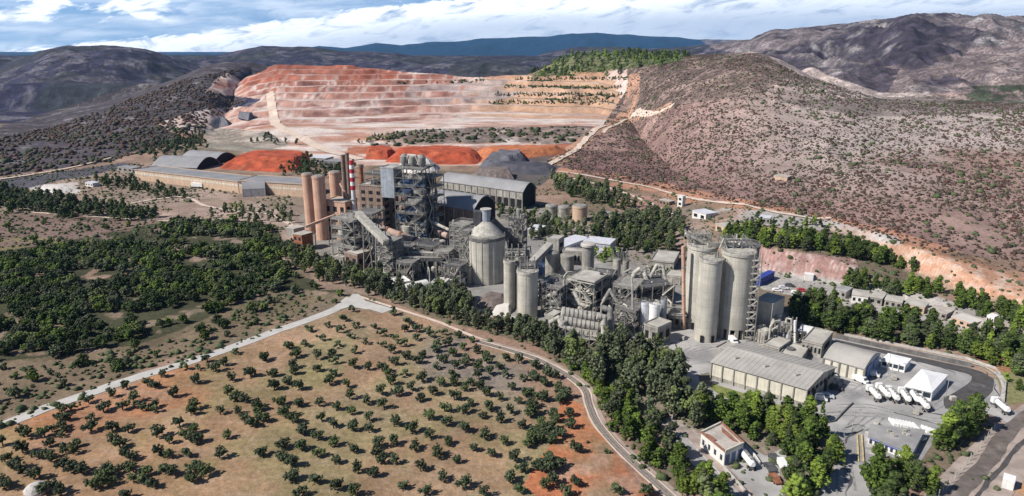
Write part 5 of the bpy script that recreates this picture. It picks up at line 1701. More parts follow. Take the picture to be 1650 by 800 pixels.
e, p_ = block('service_building', 'low walled court building between the two flat roofed ones', P0(1256, 582), P0(1290, 590), 12, 2.6, 'concrete_dusty', 'roof_dusty', cat='service building')
MB().lathe(pl(p_, .3, .5, 2.9), [(1.5, 0), (1.5, .6), (1.0, .6)], 18).build('manhole', 'concrete_dark', e)


# ------------------------------------------------------------ warehouses and tents
def gable(name, label, A, B, depth, eave, ridge, wallm, roofm, cat, bays=0, ridge_along=True, doors=None, panelm='cream_wall', base='concrete_dusty', ridge_pos=.5):
    p = rect_front(A, B, depth)
    e = thing(name, label, cat, pl(p, .5, .5, 0))
    MB().prism([q[:2] for q in p], 0, eave).build('wall', wallm, e)
    for s in (0, 1):
        m = MB()
        s2 = s + (.008 if s == 0 else -.008)
        vs = [pl(p, s, 0.01, eave + .003), pl(p, s, .99, eave + .003), pl(p, s, ridge_pos, ridge - .1), pl(p, s2, 0.01, eave + .003), pl(p, s2, .99, eave + .003), pl(p, s2, ridge_pos, ridge - .1)]
        m.add(vs, [(0, 1, 2), (5, 4, 3), (0, 3, 4, 1), (1, 4, 5, 2), (2, 5, 3, 0)])
        m.build('gable', wallm, e)
    o = .03
    th = .25
    sl = (ridge - eave) * o * 2
    for d0, d1 in ((-o, ridge_pos), (1 + o, ridge_pos)):
        z0 = eave - sl + .15; z1 = ridge + .15
        vs = [pl(p, -.012, d0, z0), pl(p, 1.012, d0, z0), pl(p, 1.012, d1, z1), pl(p, -.012, d1, z1)]
        vs += [v + Vector((0, 0, th)) for v in vs]
        MB().add(vs, [(0, 1, 2, 3), (7, 6, 5, 4), (0, 4, 5, 1), (1, 5, 6, 2), (2, 6, 7, 3), (3, 7, 4, 0)]).build('roof', roofm, e)
    m = MB()
    L_ = (p[1] - p[0]).length
    for i in range(int(L_ / 1.6)):
        s = (i + .5) / int(L_ / 1.6)
        for d0 in (-o, 1 + o):
            m.beam(pl(p, s, d0, eave - sl + .15 + th), pl(p, s, ridge_pos, ridge + .15 + th), .16, .14)
    m.build('sheet_seams', roofm, e)
    MB().beam(pl(p, -.012, ridge_pos, ridge + .45), pl(p, 1.012, ridge_pos, ridge + .45), .8, .25).build('ridge_cap', roofm, e)
    if bays:
        wall_panels(MB(), p[0], p[1], 1.4, eave - .3, bays, 1, .88, .96, .12).build('wall_panels', panelm, e)
        m = MB()
        for i in range(bays + 1):
            q = pl(p, i / bays, 0, 0)
            d = (p[1] - p[0]).normalized()
            oo = Vector((d.y, -d.x, 0)) * .2
            m.box((q + oo)[:2] + (0,), .4, .5, eave - .05, math.atan2(d.y, d.x))
        m.build('pilasters', base, e)
    return e, p


e, p_ = gable('warehouse', 'big grey roofed warehouse with cream panelled front wall', P0(1145, 611), P0(1297, 657), P0(1342, 621), 6.3, 8.2, 'concrete_dusty', 'roof_warehouse', 'warehouse', 8)
wall_panels(MB(), p_[1], p_[2], 3.8, 5.4, 7, 1, .7, .9, .08).build('window_band', 'opening', e)
for s in (.2, .62):
    a = p_[1].lerp(p_[2], s); b = p_[1].lerp(p_[2], s + .14)
    wall_panels(MB(), a, b, 0, 4.2, 1, 1, .9, .98).build('loading_door', 'opening', e)
for s in (.18, .5, .82):
    MB().box(pl(p_, s, .25, 7.3), 1.6, 1.2, .9, .3).build('roof_vent', 'steel_pale', e)
block('loading_annex', 'small flat annex at the far left corner of the big warehouse', P0(1150, 585), P0(1170, 592), 8, 5.5, 'concrete_dusty', 'roof_warehouse')


def barrel_hall():
    """second warehouse: shallow curved roof, blue doored gable facing right"""
    e, p = arched_hall('warehouse', 'cream warehouse with shallow curved grey roof and blue gable doors', P0(1325, 597), P0(1390, 616), P0(1415, 592), 5.2, 2.4, 'cream_wall', 'roof_warehouse', cat='warehouse', endm='concrete_blue', bays=5)
    for s in (.12, .55):
        a = p[1].lerp(p[2], s); b = p[1].lerp(p[2], s + .33)
        wall_panels(MB(), a, b, .1, 5.0, 1, 1, .95, .98, .35).build('sliding_door', 'blue_door', e)


barrel_hall()


def tent(name, label, A, B, depth, eave, peak, cat='tent', open_front=3):
    p = rect_front(A, B, depth)
    e = thing(name, label, cat, pl(p, .5, .5, 0))
    c = pl(p, .5, .5, peak)
    k = [pl(p, s, d, eave) for s, d in ((-.02, -.02), (1.02, -.02), (1.02, 1.02), (-.02, 1.02))]
    mids = []
    vs = []
    for q in k:
        vs.append(q)
    low = [q - Vector((0, 0, .25)) for q in k]
    inner = [q.lerp(Vector((c.x, c.y, q.z)), .45) + Vector((0, 0, (peak - eave) * .36)) for q in k]
    m = MB()
    m.add(k + inner + [c] + low, [(0, 1, 5, 4), (1, 2, 6, 5), (2, 3, 7, 6), (3, 0, 4, 7), (4, 5, 8), (5, 6, 8), (6, 7, 8), (7, 4, 8), (12, 11, 10, 9), (0, 9, 10, 1), (1, 10, 11, 2), (2, 11, 12, 3), (3, 12, 9, 0)])
    m.build('roof', 'tent_fabric', e)
    for (a, b) in ((1, 2), (2, 3), (3, 0)):
        q0, q1 = p[a], p[b]
        dd = (q1 - q0).normalized(); nn = Vector((-dd.y, dd.x, 0)) * .12
        MB().prism([q0[:2], q1[:2], (q1 + nn)[:2], (q0 + nn)[:2]], 0, eave - .26).build('side_wall', 'tent_fabric', e)
    q0, q1 = p[0], p[1]
    for i in range(open_front):
        a = q0.lerp(q1, i / open_front); b = q0.lerp(q1, (i + 1) / open_front)
        m = MB()
        dd = (b - a).normalized(); nn = Vector((-dd.y, dd.x, 0)) * .12
        m.prism([a[:2], b[:2], (b + nn)[:2], (a + nn)[:2]], 0, eave * .28)
        m.prism([a[:2], b[:2], (b + nn)[:2], (a + nn)[:2]], eave * .8, eave - .26)
        m.build('front_panel', 'tent_fabric', e)
        q = a + nn * 2
        m = MB(); m.prism([(a + nn * 1.2)[:2], (b + nn * 1.2)[:2], (b + nn * 2)[:2], (a + nn * 2)[:2]], eave * .28 + .01, eave * .8 - .01)
        m.build('window', 'glass', e)
    m = MB()
    for i in range(open_front + 1):
        q = q0.lerp(q1, i / open_front)
        m.box((q.x, q.y - .05, 0), .3, .3, eave - .27)
    m.build('posts', 'white_paint', e)


tent('marquee_tent', 'large square white marquee with pyramid roof on the truck yard', P0(1456, 637), P0(1499, 647), P0(1524, 619), 3.4, 5.0)
tent('marquee_tent', 'small low white tent beside the blue doored warehouse', P0(1419, 592), P0(1456, 601), P0(1466, 590), 2.9, 3.4, open_front=4)


# ------------------------------------------------------------ lorries
def make_tanker(label, group):
    e = thing('tanker_lorry', label, 'lorry', (0, 0, 0), group)
    m = MB()
    m.prism([(-1.2, 3.3), (1.2, 3.3), (1.2, 5.2), (-1.2, 5.2)], .9, 3.0)
    m.prism([(-1.1, 3.35), (1.1, 3.35), (1.1, 4.9), (-1.1, 4.9)], 3.0, 3.35)
    cab = m.build('cab', 'white_paint', e)
    MB().prism([(-1.05, 5.2), (1.05, 5.2), (1.05, 5.24), (-1.05, 5.24)], 1.9, 2.8).build('windscreen', 'glass', cab)
    MB().prism([(-.45, -5.2), (.45, -5.2), (.45, 3.2), (-.45, 3.2)], .85, 1.1).build('chassis', 'steel_dark', e)
    m = MB()
    for s in (-1, 1):
        pass
    m.cyl((0, -4.9, 2.5), (0, -4.0, 2.35), .8, 1.25, 18)
    m.cyl((0, -4.0, 2.35), (0, 2.0, 2.35), 1.25, n=18)
    m.cyl((0, 2.0, 2.35), (0, 2.8, 2.5), 1.25, .8, 18)
    tk = m.build('tank', 'white_paint', e, True)
    m = MB()
    for y in (-3.0, -1.0, 1.0):
        m.cyl((0, y, 3.55), (0, y, 3.8), .35, n=10)
    m.railing([(-.5, -3.8, 3.55), (.5, -3.8, 3.55), (.5, 1.9, 3.55), (-.5, 1.9, 3.55)], .5, w=.07)
    m.build('hatches', 'steel_dusty', tk)
    for y in (-2.2, .4):
        MB().cyl((0, y, 1.35), (0, y, .8), .9, .25, 12).build('discharge_cone', 'steel_pale', e, True)
    for y in (-4.2, -3.0, 2.6 + 1.7, 1.6):
        for s in (-1, 1):
            w = MB().cyl((s * .8, y, .52), (s * 1.2, y, .52), .52, n=14).build('wheel', 'rubber', e, True)
            MB().cyl((s * 1.17, y, .52), (s * 1.23, y, .52), .24, n=10).build('rim', 'steel_pale', w)
    return e


def copy_tree(o, parent=None):
    c = o.copy()
    COL.objects.link(c)
    if parent is not None:
        c.parent = parent
    for ch in list(CHILD.get(o.name, ())):
        copy_tree(ch, c)
    return c


CHILD = {}


def index_children():
    CHILD.clear()
    for o in bpy.data.objects:
        if o.parent:
            CHILD.setdefault(o.parent.name, []).append(o)


TG = 'white tanker lorries parked in the yard'
lor = make_tanker('white tanker lorry, leftmost of the diagonal row before the marquee', TG)
index_children()
spots = [(1398, 630, 1417, 651), (1415, 629, 1431, 646), (1429, 633, 1446, 652), (1451, 636, 1463, 653), (1466, 636, 1478, 654), (1476, 645, 1495, 667), (1597, 648, 1627, 674), (1193, 735, 1212, 759)]
labs = ['', 'white tanker lorry, second from the left of the diagonal row', 'white tanker lorry in the middle of the diagonal row', 'white tanker lorry directly before the marquee windows',
        'white tanker lorry turned a little, fifth of the diagonal row', 'white tanker lorry, rightmost of the diagonal row, clear of the others',
        'lone white tanker lorry leaving by the gate at the main road', 'lone white tanker lorry beside the terracotta roofed house', '']
_d = P0(1417, 651) - P0(1398, 630)
base_ang = math.atan2(_d.y, _d.x) - math.pi / 2
for i, (ua_, va_, ub_, vb_) in enumerate(spots):
    o = lor if i == 0 else copy_tree(lor)
    pa = P0(ua_, va_); pb = P0(ub_, vb_)
    p = (pa + pb) / 2
    o.location = (p.x, p.y, .06)
    o.rotation_euler = (0, 0, math.atan2(pa.y - pb.y, pa.x - pb.x) - math.pi / 2)
    o.scale = (.8, .8, .8)
    if labs[i]:
        o['label'] = labs[i]


def make_car(mat, label, group, van=False):
    e = thing('parked_van' if van else 'parked_car', label, 'van' if van else 'car', (0, 0, 0), group)
    m = MB()
    prof = [(-2.2, .35), (2.2, .35), (2.2, .85), (1.3, 1.0), (.6, 1.5), (-1.3, 1.5), (-2.0, 1.0), (-2.2, .9)] if not van else [(-2.6, .4), (2.6, .4), (2.6, 1.1), (1.9, 1.4), (1.4, 2.2), (-2.6, 2.2)]
    n = len(prof)
    w = .88
    m.add([(-w, y, z) for y, z in prof] + [(w, y, z) for y, z in prof], [tuple(range(n)), tuple(range(2 * n - 1, n - 1, -1))] + [(i, n + i, n + (i + 1) % n, (i + 1) % n) for i in range(n)])
    m.build('body', mat, e)
    m = MB()
    if van:
        m.prism([(-.8, 1.5), (.8, 1.5), (.8, 1.95), (-.8, 1.95)], 1.45, 1.95)
    else:
        m.prism([(-.9, -1.2), (.9, -1.2), (.9, .75), (-.9, .75)], 1.05, 1.42)
    m.build('windows', 'glass', e)
    for y in (-1.4, 1.4):
        for s in (-1, 1):
            MB().cyl((s * .72, y, .33), (s * .94, y, .33), .33, n=12).build('wheel', 'rubber', e, True)
    return e


CG = 'cars and vans parked around the works'
cars = [(1404, 606, 1.0, 'white_paint', True, 'white van parked at the corner of the blue doored warehouse'), (1386, 616, .6, 'white_paint', True, 'white van at the front edge of the cream warehouse wall'),
        (1319, 645, 1.2, 'white_paint', True, 'white van parked along the shaded end of the big warehouse'), (1332, 641, 1.3, 'silver_paint', False, 'silver car parked beyond the van at the big warehouse'),
        (1346, 628, 1.2, 'steel_dark', False, 'dark car at the rear corner of the big warehouse'), (1338, 606, .3, 'white_paint', True, 'white van in front of the cream warehouse wall, left'),
        (1240, 757, .2, 'steel_dark', False, 'dark car on the small court near the bottom edge'), (1247, 742, .15, 'steel_dark', False, 'dark car behind the first on the small court'),
        (1262, 757, .1, 'white_paint', True, 'white van under the trees right of the small court'), (1248, 775, .2, 'rust', False, 'dark red car at the lower end of the small court'),
        (1467, 704, .5, 'silver_paint', False, 'silver car behind the barrier blocks'), (1462, 700, .5, 'white_paint', False, 'white car next to the round tree in the yard'), (1478, 706, .5, 'silver_paint', False, 'grey car right of the round tree in the yard'),
        (1252, 470, 1.3, 'white_paint', False, 'white car parked below the blue container'), (1262, 466, 1.3, 'silver_paint', False, 'silver car second below the blue container'), (1272, 462, 1.2, 'steel_dark', False, 'dark car behind the silver one near the blue container'),
        (1292, 470, 1.2, 'red_paint', False, 'red car on the gravel parking under the rock cut'), (1282, 474, 1.2, 'white_paint', False, 'white car beside the red one under the rock cut'), (1306, 478, 1.1, 'silver_paint', False, 'silver car at the end of the gravel parking'),
        (1181, 553, .2, 'white_paint', True, 'white van at the foot of the stair silo')]
for u, v, a, mt, vn, lb in cars:
    o = make_car(mt, lb, CG, vn)
    p = G(u, v)
    o.location = (p.x, p.y, p.z + .06)
    o.rotation_euler = (0, 0, base_ang + a)

# row of white barrier blocks
m = MB().prism([(-.3, -1.9), (.3, -1.9), (.3, 1.9), (-.3, 1.9)], 0, .8)
bb = m.build('barrier_block', 'white_paint', None, loc=(0, 0, 0))
tag(bb, 'white concrete barrier block in the slanting row by the round tree', 'barrier', 'white barrier blocks laid in a row')
for i, (u, v) in enumerate([(1437 + 5.4 * k, 682 + 1.1 * k) for k in range(8)] + [(1496, 696), (1502, 698), (1508, 700), (1490, 694)]):
    o = bb if i == 0 else bb.copy()
    if i:
        COL.objects.link(o)
    if i < 8:
        o['label'] = 'white barrier block, %s in the slanting row left of round tree' % ('leftmost', 'second from the left', 'third from the left', 'fourth from the left', 'fifth from the left', 'sixth from the left', 'seventh from the left', 'rightmost')[i]
    if i >= 8:
        o['label'] = 'white barrier block, %s of the short row right of the round tree' % ('second from the left', 'third from the left', 'rightmost', 'leftmost')[i - 8]
        o['group'] = 'white barrier blocks in the short row'
    p = P0(u, v)
    o.location = (p.x, p.y, .055)
    o.rotation_euler = (0, 0, base_ang)

# gate office with long flat roof
pts = [P0(*q) for q in ((1398, 716), (1466, 744), (1487, 705), (1402, 696))]
e = thing('gate_office', 'flat grey roofed gate office with blue fascia at the yard entrance', 'office', (pts[0] + pts[2]) / 2)
MB().prism([q[:2] for q in pts], 0, 2.2).build('wall', 'white_wall', e)
MB().prism([((q - (pts[0] + pts[2]) / 2) * 1.04 + (pts[0] + pts[2]) / 2)[:2] for q in pts], 2.203, 2.5).build('roof', 'yard', e)
a, b = pts[0], pts[1]
MB().beam((a.x + .1, a.y - .5, 2.25), (b.x + .1, b.y - .5, 2.25), .15, .6).build('fascia', 'blue_paint', e)
wall_panels(MB(), a, b, .5, 1.8, 8, 1, .5, .9, .1).build('window', 'glass', e)
m = MB()
rn = random.Random(3)
for k in range(7):
    q = pts[0].lerp(pts[2], rn.uniform(.25, .8)) + Vector((rn.uniform(-4, 4), rn.uniform(-2, 2), 2.5))
    m.box(q, .9, .7, .6)
m.build('roof_units', 'steel_pale', e)
# weighbridge
p = [P0(*q) for q in ((1383, 745), (1391, 745), (1388, 702), (1381, 702))]
e = thing('weighbridge', 'long narrow weighbridge with yellow kerbs in the entrance road', 'weighbridge', (p[0] + p[2]) / 2)
MB().prism([q[:2] for q in p], .05, .18).build('deck', 'yard_dark', e)
for a, b in ((p[0], p[3]), (p[1], p[2])):
    MB().beam((a.x, a.y, .3), (b.x, b.y, .3), .4, .5).build('kerb', 'yellow_paint', e)
for k in range(4):
    a = P0(1393 + k * .5, 700 + 10 * k); b = P0(1412 + k * .5, 705 + 10 * k)
    m = MB().prism([q[:2] for q in rect_front(a, b, .8)], .06, .75)
    drop('kerb_island', 'low white lane island beside the weighbridge, %s of four' % ('farthest', 'second', 'third', 'nearest')[k], 'lane island', m, 'stone', group='white lane islands at the entrance')

# terracotta roofed house
pts = [P0(*q) for q in ((1128, 720), (1166, 752), (1196, 738), (1160, 704))]
ct = (pts[0] + pts[2]) / 2
e = thing('house', 'white walled low house with terracotta patched flat roof', 'house', ct)
MB().prism([q[:2] for q in pts], 0, 4.2).build('wall', 'white_wall', e)
rf = MB().prism([((q - ct) * 1.0 + ct)[:2] for q in pts], 4.203, 4.4).build('roof', 'ash', e)
for i in range(4):
    MB().beam(tup(pts[i], 4.7), tup(pts[(i + 1) % 4], 4.7), .4, .6).build('parapet', 'cream_wall' if i % 2 else 'terracotta', rf)
MB().prism([pts[2].lerp(ct, .25)[:2], pts[3].lerp(ct, .25)[:2], pts[3].lerp(ct, .6)[:2], pts[2].lerp(ct, .5)[:2]], 4.41, 4.6).build('terracotta_patch', 'terracotta', rf)
MB().prism([pts[0].lerp(ct, .2)[:2], pts[0].lerp(pts[1], .5).lerp(ct, .2)[:2], pts[0].lerp(pts[1], .5).lerp(ct, .45)[:2], pts[0].lerp(ct, .45)[:2]], 4.41, 4.6).build('terracotta_patch', 'terracotta', rf)
wall_panels(MB(), pts[1], pts[2], .1, 3.4, 3, 1, .6, .9).build('door', 'blue_door', e)
wall_panels(MB(), pts[0], pts[1], 1.2, 3.0, 4, 1, .35, .9).build('window', 'glass', e)

# ------------------------------------------------------------ background buildings
TK = 'squat beige storage tanks'
silo('storage_tank', 'squat beige tank, left of the three behind the works', 889, 354, 332, 19, 'concrete_dusty', roof='cap', cat='tank', group=TK)
silo('storage_tank', 'squat beige tank, middle of the three behind the works', 909, 355, 334, 19, 'concrete_dusty', roof='cap', cat='tank', group=TK)
silo('storage_tank', 'largest squat beige tank, right of the three behind the works', 935, 358, 333, 24, 'peach_wall', roof='cap', cat='tank', group=TK)


def gblock(name, label, u0, v0, u1, v1, depth, h, mat, roof, cat='building', win=None):
    a = G(u0, v0); b = G(u1, v1)
    return block(name, label, a, b, depth, h, mat, roof, cat, z0=min(a.z, b.z), win=win, parapet=False)


e, p_ = gblock('shipping_container', 'long bright blue container on the parking under the rock cut', 1224, 462, 1247, 450, 3.2, 3.6, 'blue_paint', 'blue_paint', 'container')
wall_panels(MB(), p_[0], p_[1], .2, 3.4, 9, 1, .4, .95, .12).build('ribs', 'blue_paint', e)
gblock('house', 'low flat roofed hut with pale end, left of the two in the far yard', 1371, 488, 1397, 492, 9, 3.6, 'white_wall', 'roof_dusty', 'hut', (3, 1))
gblock('house', 'low flat roofed hut, right of the two in the far yard', 1400, 490, 1420, 494, 9, 3.4, 'concrete_dusty', 'roof_dusty', 'hut', (2, 1))
gblock('shed', 'pale roofed shed between the trees left of the two huts', 1345, 478, 1362, 482, 8, 3.2, 'concrete_dusty', 'yard', 'shed', (2, 1))
gblock('guard_hut', 'small white box hut under the pink rock cut', 1296, 452, 1310, 453, 3, 3.0, 'white_wall', 'white_paint', 'hut')
gblock('water_tower', 'little white tower beside the track at the hill foot', 1091, 334, 1099, 334, 4, 8, 'white_wall', 'white_wall', 'tower', (1, 2))
gblock('shed', 'small grey roofed shed on the bench above the right silos', 1115, 352, 1137, 354, 10, 5, 'white_wall', 'silver_paint', 'shed', (2, 1))
gblock('shed', 'low pale roofed shed right of the grey one at the hill foot', 1152, 372, 1178, 374, 9, 4, 'peach_wall', 'roof_dusty', 'shed', (2, 1))
gblock('shed', 'white roofed lean-to behind the equipment tower', 850, 380, 868, 382, 12, 4, 'concrete_dusty', 'silver_paint', 'shed', (2, 1))
gblock('shed', 'pale roofed shed in the trees far behind the left works', 500, 264, 525, 266, 14, 6, 'concrete_dusty', 'silver_paint', 'shed', (3, 1))
gblock('shed', 'grey shed in the trees behind the orange silos', 522, 270, 545, 272, 14, 6, 'concrete_dark', 'roof_sheet', 'shed', (3, 1))
gblock('guard_hut', 'tiny white kiosk on the bare ground at the bottom right', 1613, 786, 1632, 792, 3, 2.6, 'white_wall', 'white_paint', 'kiosk')
gblock('workshop', 'rust red shed standing left of the orange silos', 474, 402, 488, 405, 8, 9, 'rust', 'roof_dusty', 'shed', (2, 2))
gblock('workshop', 'pale flat roofed shed below the rust red shed', 462, 380, 474, 383, 8, 5, 'concrete_dusty', 'roof_dusty', 'shed')
gblock('chapel', 'white speck of a ruin high on the right hillside', 1626, 252, 1638, 252, 7, 5, 'white_wall', 'white_wall', 'ruin') if False else None
gblock('ruin', 'small roofless pale stone ruin on the lower right hillside', 1246, 290, 1268, 292, 9, 3.0, 'peach_wall', 'ash', 'ruin')
p = G(60, 792)
m = MB()
m.lathe((p.x, p.y, p.z - .3), [(3.0, 0), (3.1, 1.0), (2.3, 2.0), (1.0, 2.6), (.2, 2.8)], 9)
drop('boulder', 'grey white boulder between olive trees at the bottom left', 'rock', m, 'stone')


# walls and fences
def wall_line(name, label, px, h, w, mat, cat='wall', posts=None):
    pts = [G(*q) for q in px]
    e = thing(name, label, cat, pts[0])
    m = MB()
    for a, b in zip(pts[:-1], pts[1:]):
        m.beam(a + Vector((0, 0, h / 2)), b + Vector((0, 0, h / 2)), w, h)
    m.build('wall' if posts is None else 'mesh_rails', mat, e)
    if posts:
        k = 0
        for a, b in zip(pts[:-1], pts[1:]):
            n = max(1, int((b - a).length / posts))
            for i in range(n):
                q = a.lerp(b, i / n)
                MB().beam(q - Vector((0, 0, .2)), q + Vector((0, 0, 2.4)), .14).build('post', 'steel_pale', e)
    return e


wall_line('retaining_wall', 'long grey retaining wall along the dark asphalt lane', [(1345, 545), (1440, 565), (1520, 582), (1565, 592)], 1.6, .5, 'concrete_dark')
wall_line('boundary_wall', 'pale curved boundary wall outside the yard kerb', [(1360, 541), (1440, 556), (1560, 580), (1603, 595), (1620, 618), (1617, 650)], .9, .35, 'stone')
wall_line('boundary_wall', 'short dark kerb wall curving from the big warehouse corner', [(1322, 684), (1345, 680), (1366, 658), (1374, 651)], .6, .35, 'concrete_dark')  # low dark strip built where only a thin shadow wedge lies
wall_line('fence', 'pale wire fence line along the main road trees', [(1512, 802), (1545, 765), (1580, 722), (1606, 688)], .12, .08, 'steel_pale', 'fence', posts=3.0)
wall_line('boundary_wall', 'low white wall beside the small court', [(1200, 722), (1216, 738), (1224, 750)], 1.1, .3, 'white_wall')
wall_line('boundary_wall', 'low stone wall with hedge along the entrance road', [(1166, 755), (1184, 776), (1205, 800), (1220, 820)], 1.0, .4, 'stone')

LG = 'lamp posts around the truck yard'
lp0 = None
for i, (u, v, lb) in enumerate([(1310, 672, 'lamp post at the front corner of the big warehouse'), (1430, 603, 'lamp post beside the small white tent'), (1524, 640, 'lamp post right of the marquee'), (1372, 700, 'lamp post by the weighbridge'),
                                (1102, 590, 'lamp post in the open yard before the right silos'), (1598, 640, 'lamp post at the gate')]):
    p = P0(u, v)
    if lp0 is None:
        lp0 = thing('lamp_post', lb, 'lamp post', (0, 0, 0), LG)
        MB().lathe((0, 0, 0), [(.11, 0), (.07, 8)], 8).build('pole', 'steel_pale', lp0, True)
        MB().beam((0, 0, 7.9), (1.4, 0, 8.1), .09).build('arm', 'steel_pale', lp0)
        MB().prism([(1.2, -.15), (1.9, -.15), (1.9, .15), (1.2, .15)], 8.0, 8.15).build('lamp_head', 'steel_dusty', lp0)
        index_children()
        o = lp0
    else:
        o = copy_tree(lp0)
        o['label'] = lb
    o.location = (p.x, p.y, 0)

# ------------------------------------------------------------ small machinery between the big structures
LAND = [((783, 440), 'the big cone roofed silo'), ((850, 500), 'the central twin silos'), ((935, 500), 'the pale mill roof'), ((930, 545), 'the stacked filter tubes'), ((1054, 530), 'the white painted tank'),
        ((660, 400), 'the preheater tower'), ((600, 430), 'the wide sloping conveyor'), ((555, 415), 'the orange silos'), ((738, 430), 'the dense lattice tower'), ((1140, 545), 'the tall right silos'), ((1262, 550), 'the packing house'),
        ((1005, 510), 'the platform packed with ducts'), ((947, 450), 'the disc capped tower'), ((690, 440), 'the dark pipe bridge'), ((1040, 490), 'the arched pipes')]


def unit(kind, label, group):
    e = thing({'hopper': 'hopper', 'drum': 'dust_collector', 'fan': 'fan_house', 'riser': 'riser_pipe'}[kind], label, {'hopper': 'hopper', 'drum': 'dust collector', 'fan': 'fan house', 'riser': 'pipe'}[kind], (0, 0, 0), group)
    if kind == 'hopper':
        MB().lathe((0, 0, 0), [(.4, 2.6), (1.7, 4.4), (1.7, 6.6), (.8, 7.2)], 12).build('bin', 'steel_pale', e, True)
        for a, b in ((-1, -1), (1, -1), (1, 1), (-1, 1)):
            MB().beam((a * 1.4, b * 1.4, -.1), (a * 1.4, b * 1.4, 5.0), .25).build('leg', 'steel_dusty', e)
    elif kind == 'drum':
        MB().prism([(-1.8, -1.3), (1.8, -1.3), (1.8, 1.3), (-1.8, 1.3)], 3.2, 7.2).build('casing', 'steel_dusty', e)
        m = MB()
        for x in (-.9, .9):
            m.add([(x - .85, -1.2, 3.19), (x + .85, -1.2, 3.19), (x + .85, 1.2, 3.19), (x - .85, 1.2, 3.19), (x, 0, 1.2)], [(0, 1, 2, 3), (1, 0, 4), (2, 1, 4), (3, 2, 4), (0, 3, 4)])
        m.build('cones', 'steel_dark', e)
        for a, b in ((-1, -1), (1, -1), (1, 1), (-1, 1)):
            MB().beam((a * 1.7, b * 1.2, -.1), (a * 1.7, b * 1.2, 3.19), .22).build('leg', 'steel_dusty', e)
        MB().tube([(0, 0, 7.2), (0, 0, 9.0), (2.6, 0, 9.6), (3.2, 0, 5.0)], .36, 10).build('duct', 'steel_pale', e, True)
    elif kind == 'fan':
        MB().prism([(-2.2, -1.6), (2.2, -1.6), (2.2, 1.6), (-2.2, 1.6)], -.1, 2.6).build('wall', 'concrete_dusty', e)
        MB().prism([(-2.4, -1.8), (2.4, -1.8), (2.4, 1.8), (-2.4, 1.8)], 2.603, 2.85).build('roof', 'roof_dusty', e)
        MB().tube([(.8, 0, 2.8), (.8, 0, 6.2), (-2.5, 0, 7.5)], .42, 10).build('duct', 'steel_pale', e, True)
        MB().prism([(-1.8, -1.66), (-.6, -1.66), (-.6, -1.5), (-1.8, -1.5)], 0, 2.1).build('door', 'opening', e)
    else:
        MB().tube([(-1.5, 0, -.1), (-1.5, 0, 8.5), (0, 0, 10.2), (2.5, 0, 10.2), (3.5, 0, 5.5)], .36, 10).build('pipe', 'steel_pale', e, True)
        MB().beam((2.2, 0, -.1), (2.2, 0, 9.7), .25).build('post', 'steel_dusty', e)
    return e


UNITS = {}
rn = random.Random(5)
ZN = [((880, 535), (1030, 480), 22), ((870, 500), (960, 462), 8), ((960, 545), (1085, 500), 14), ((610, 460), (740, 432), 20), ((545, 432), (625, 405), 10), ((690, 425), (760, 395), 8), ((1225, 562), (1300, 545), 6), ((980, 480), (1060, 452), 7), ((820, 440), (880, 420), 5)]
for (u0, v1), (u1, v0), n in ZN:
    for _ in range(n):
        u, v = rn.uniform(u0, u1), rn.uniform(v0, v1)
        k = rn.choice(['hopper', 'drum', 'fan', 'riser', 'drum', 'riser'])
        near = min(LAND, key=lambda q: (q[0][0] - u) ** 2 + 4 * (q[0][1] - v) ** 2)
        (nu, nv), nm = near
        side = 'left' if u < nu - 6 else 'right' if u > nu + 6 else ('in front' if v > nv else 'behind')
        s = rn.uniform(.5, 1.05)
        lb = '%s %s %s %s' % ('short' if s < .7 else 'tall' if s > .9 else 'mid sized', {'hopper': 'round hopper on four legs', 'drum': 'boxy dust collector with top duct', 'fan': 'fan hut with bent duct', 'riser': 'bent riser pipe'}[k],
                              'in front of' if side == 'in front' else side if side == 'behind' else side + ' of', nm)
        g = 'small machinery on the works floor'
        if k not in UNITS:
            o = UNITS[k] = unit(k, lb, g)
            index_children()
        else:
            o = copy_tree(UNITS[k])
            o['label'] = lb
        p = P0(u, v)
        o.location = (p.x, p.y, .05)
        o.scale = (s, s, s)
        o.rotation_euler = (0, 0, rn.choice([0, 1.57, 3.14, 4.71]) + .35)

for a_ in [(('shed', 'long low terrace roof in the far yard, nearest the two huts', 1424, 494, 1452, 499, 8, 3, 'concrete_dusty', 'roof_dusty')), (('shed', 'second long low roof, middle of the far yard row', 1456, 500, 1488, 507, 8, 3, 'peach_wall', 'roof_dusty')),
           (('shed', 'third long low roof in the far yard row', 1494, 508, 1524, 516, 8, 2.6, 'concrete_dusty', 'ash')), (('shed', 'low pink roofed store at the right end of the far yard row', 1532, 520, 1566, 530, 9, 2.6, 'peach_wall', 'pale_heap')),
           (('shed', 'small white container hut at the far right yard end', 1588, 520, 1600, 523, 4, 3, 'white_wall', 'white_paint')), (('shed', 'grey hut on the pale strip above the tree bench', 1222, 360, 1240, 362, 7, 3.5, 'concrete_dusty', 'silver_paint')),
           (('shed', 'brown hut at the foot of the hill track', 1062, 330, 1078, 332, 6, 3.5, 'brown_concrete', 'roof_dusty')), (('shed', 'long grey roofed store on the bench right of the squat tanks', 965, 352, 990, 356, 8, 3.5, 'concrete_dusty', 'roof_sheet')),
           (('shed', 'white roofed hut beside the far left stone dump', 138, 300, 150, 302, 6, 3.0, 'white_wall', 'silver_paint')), (('shed', 'low grey workshop between the arched sheds and the left track', 190, 276, 214, 279, 9, 4, 'concrete_dusty', 'roof_sheet'))]:
    gblock(a_[0], a_[1], *a_[2:8], a_[8], a_[9], 'shed', (3, 1))

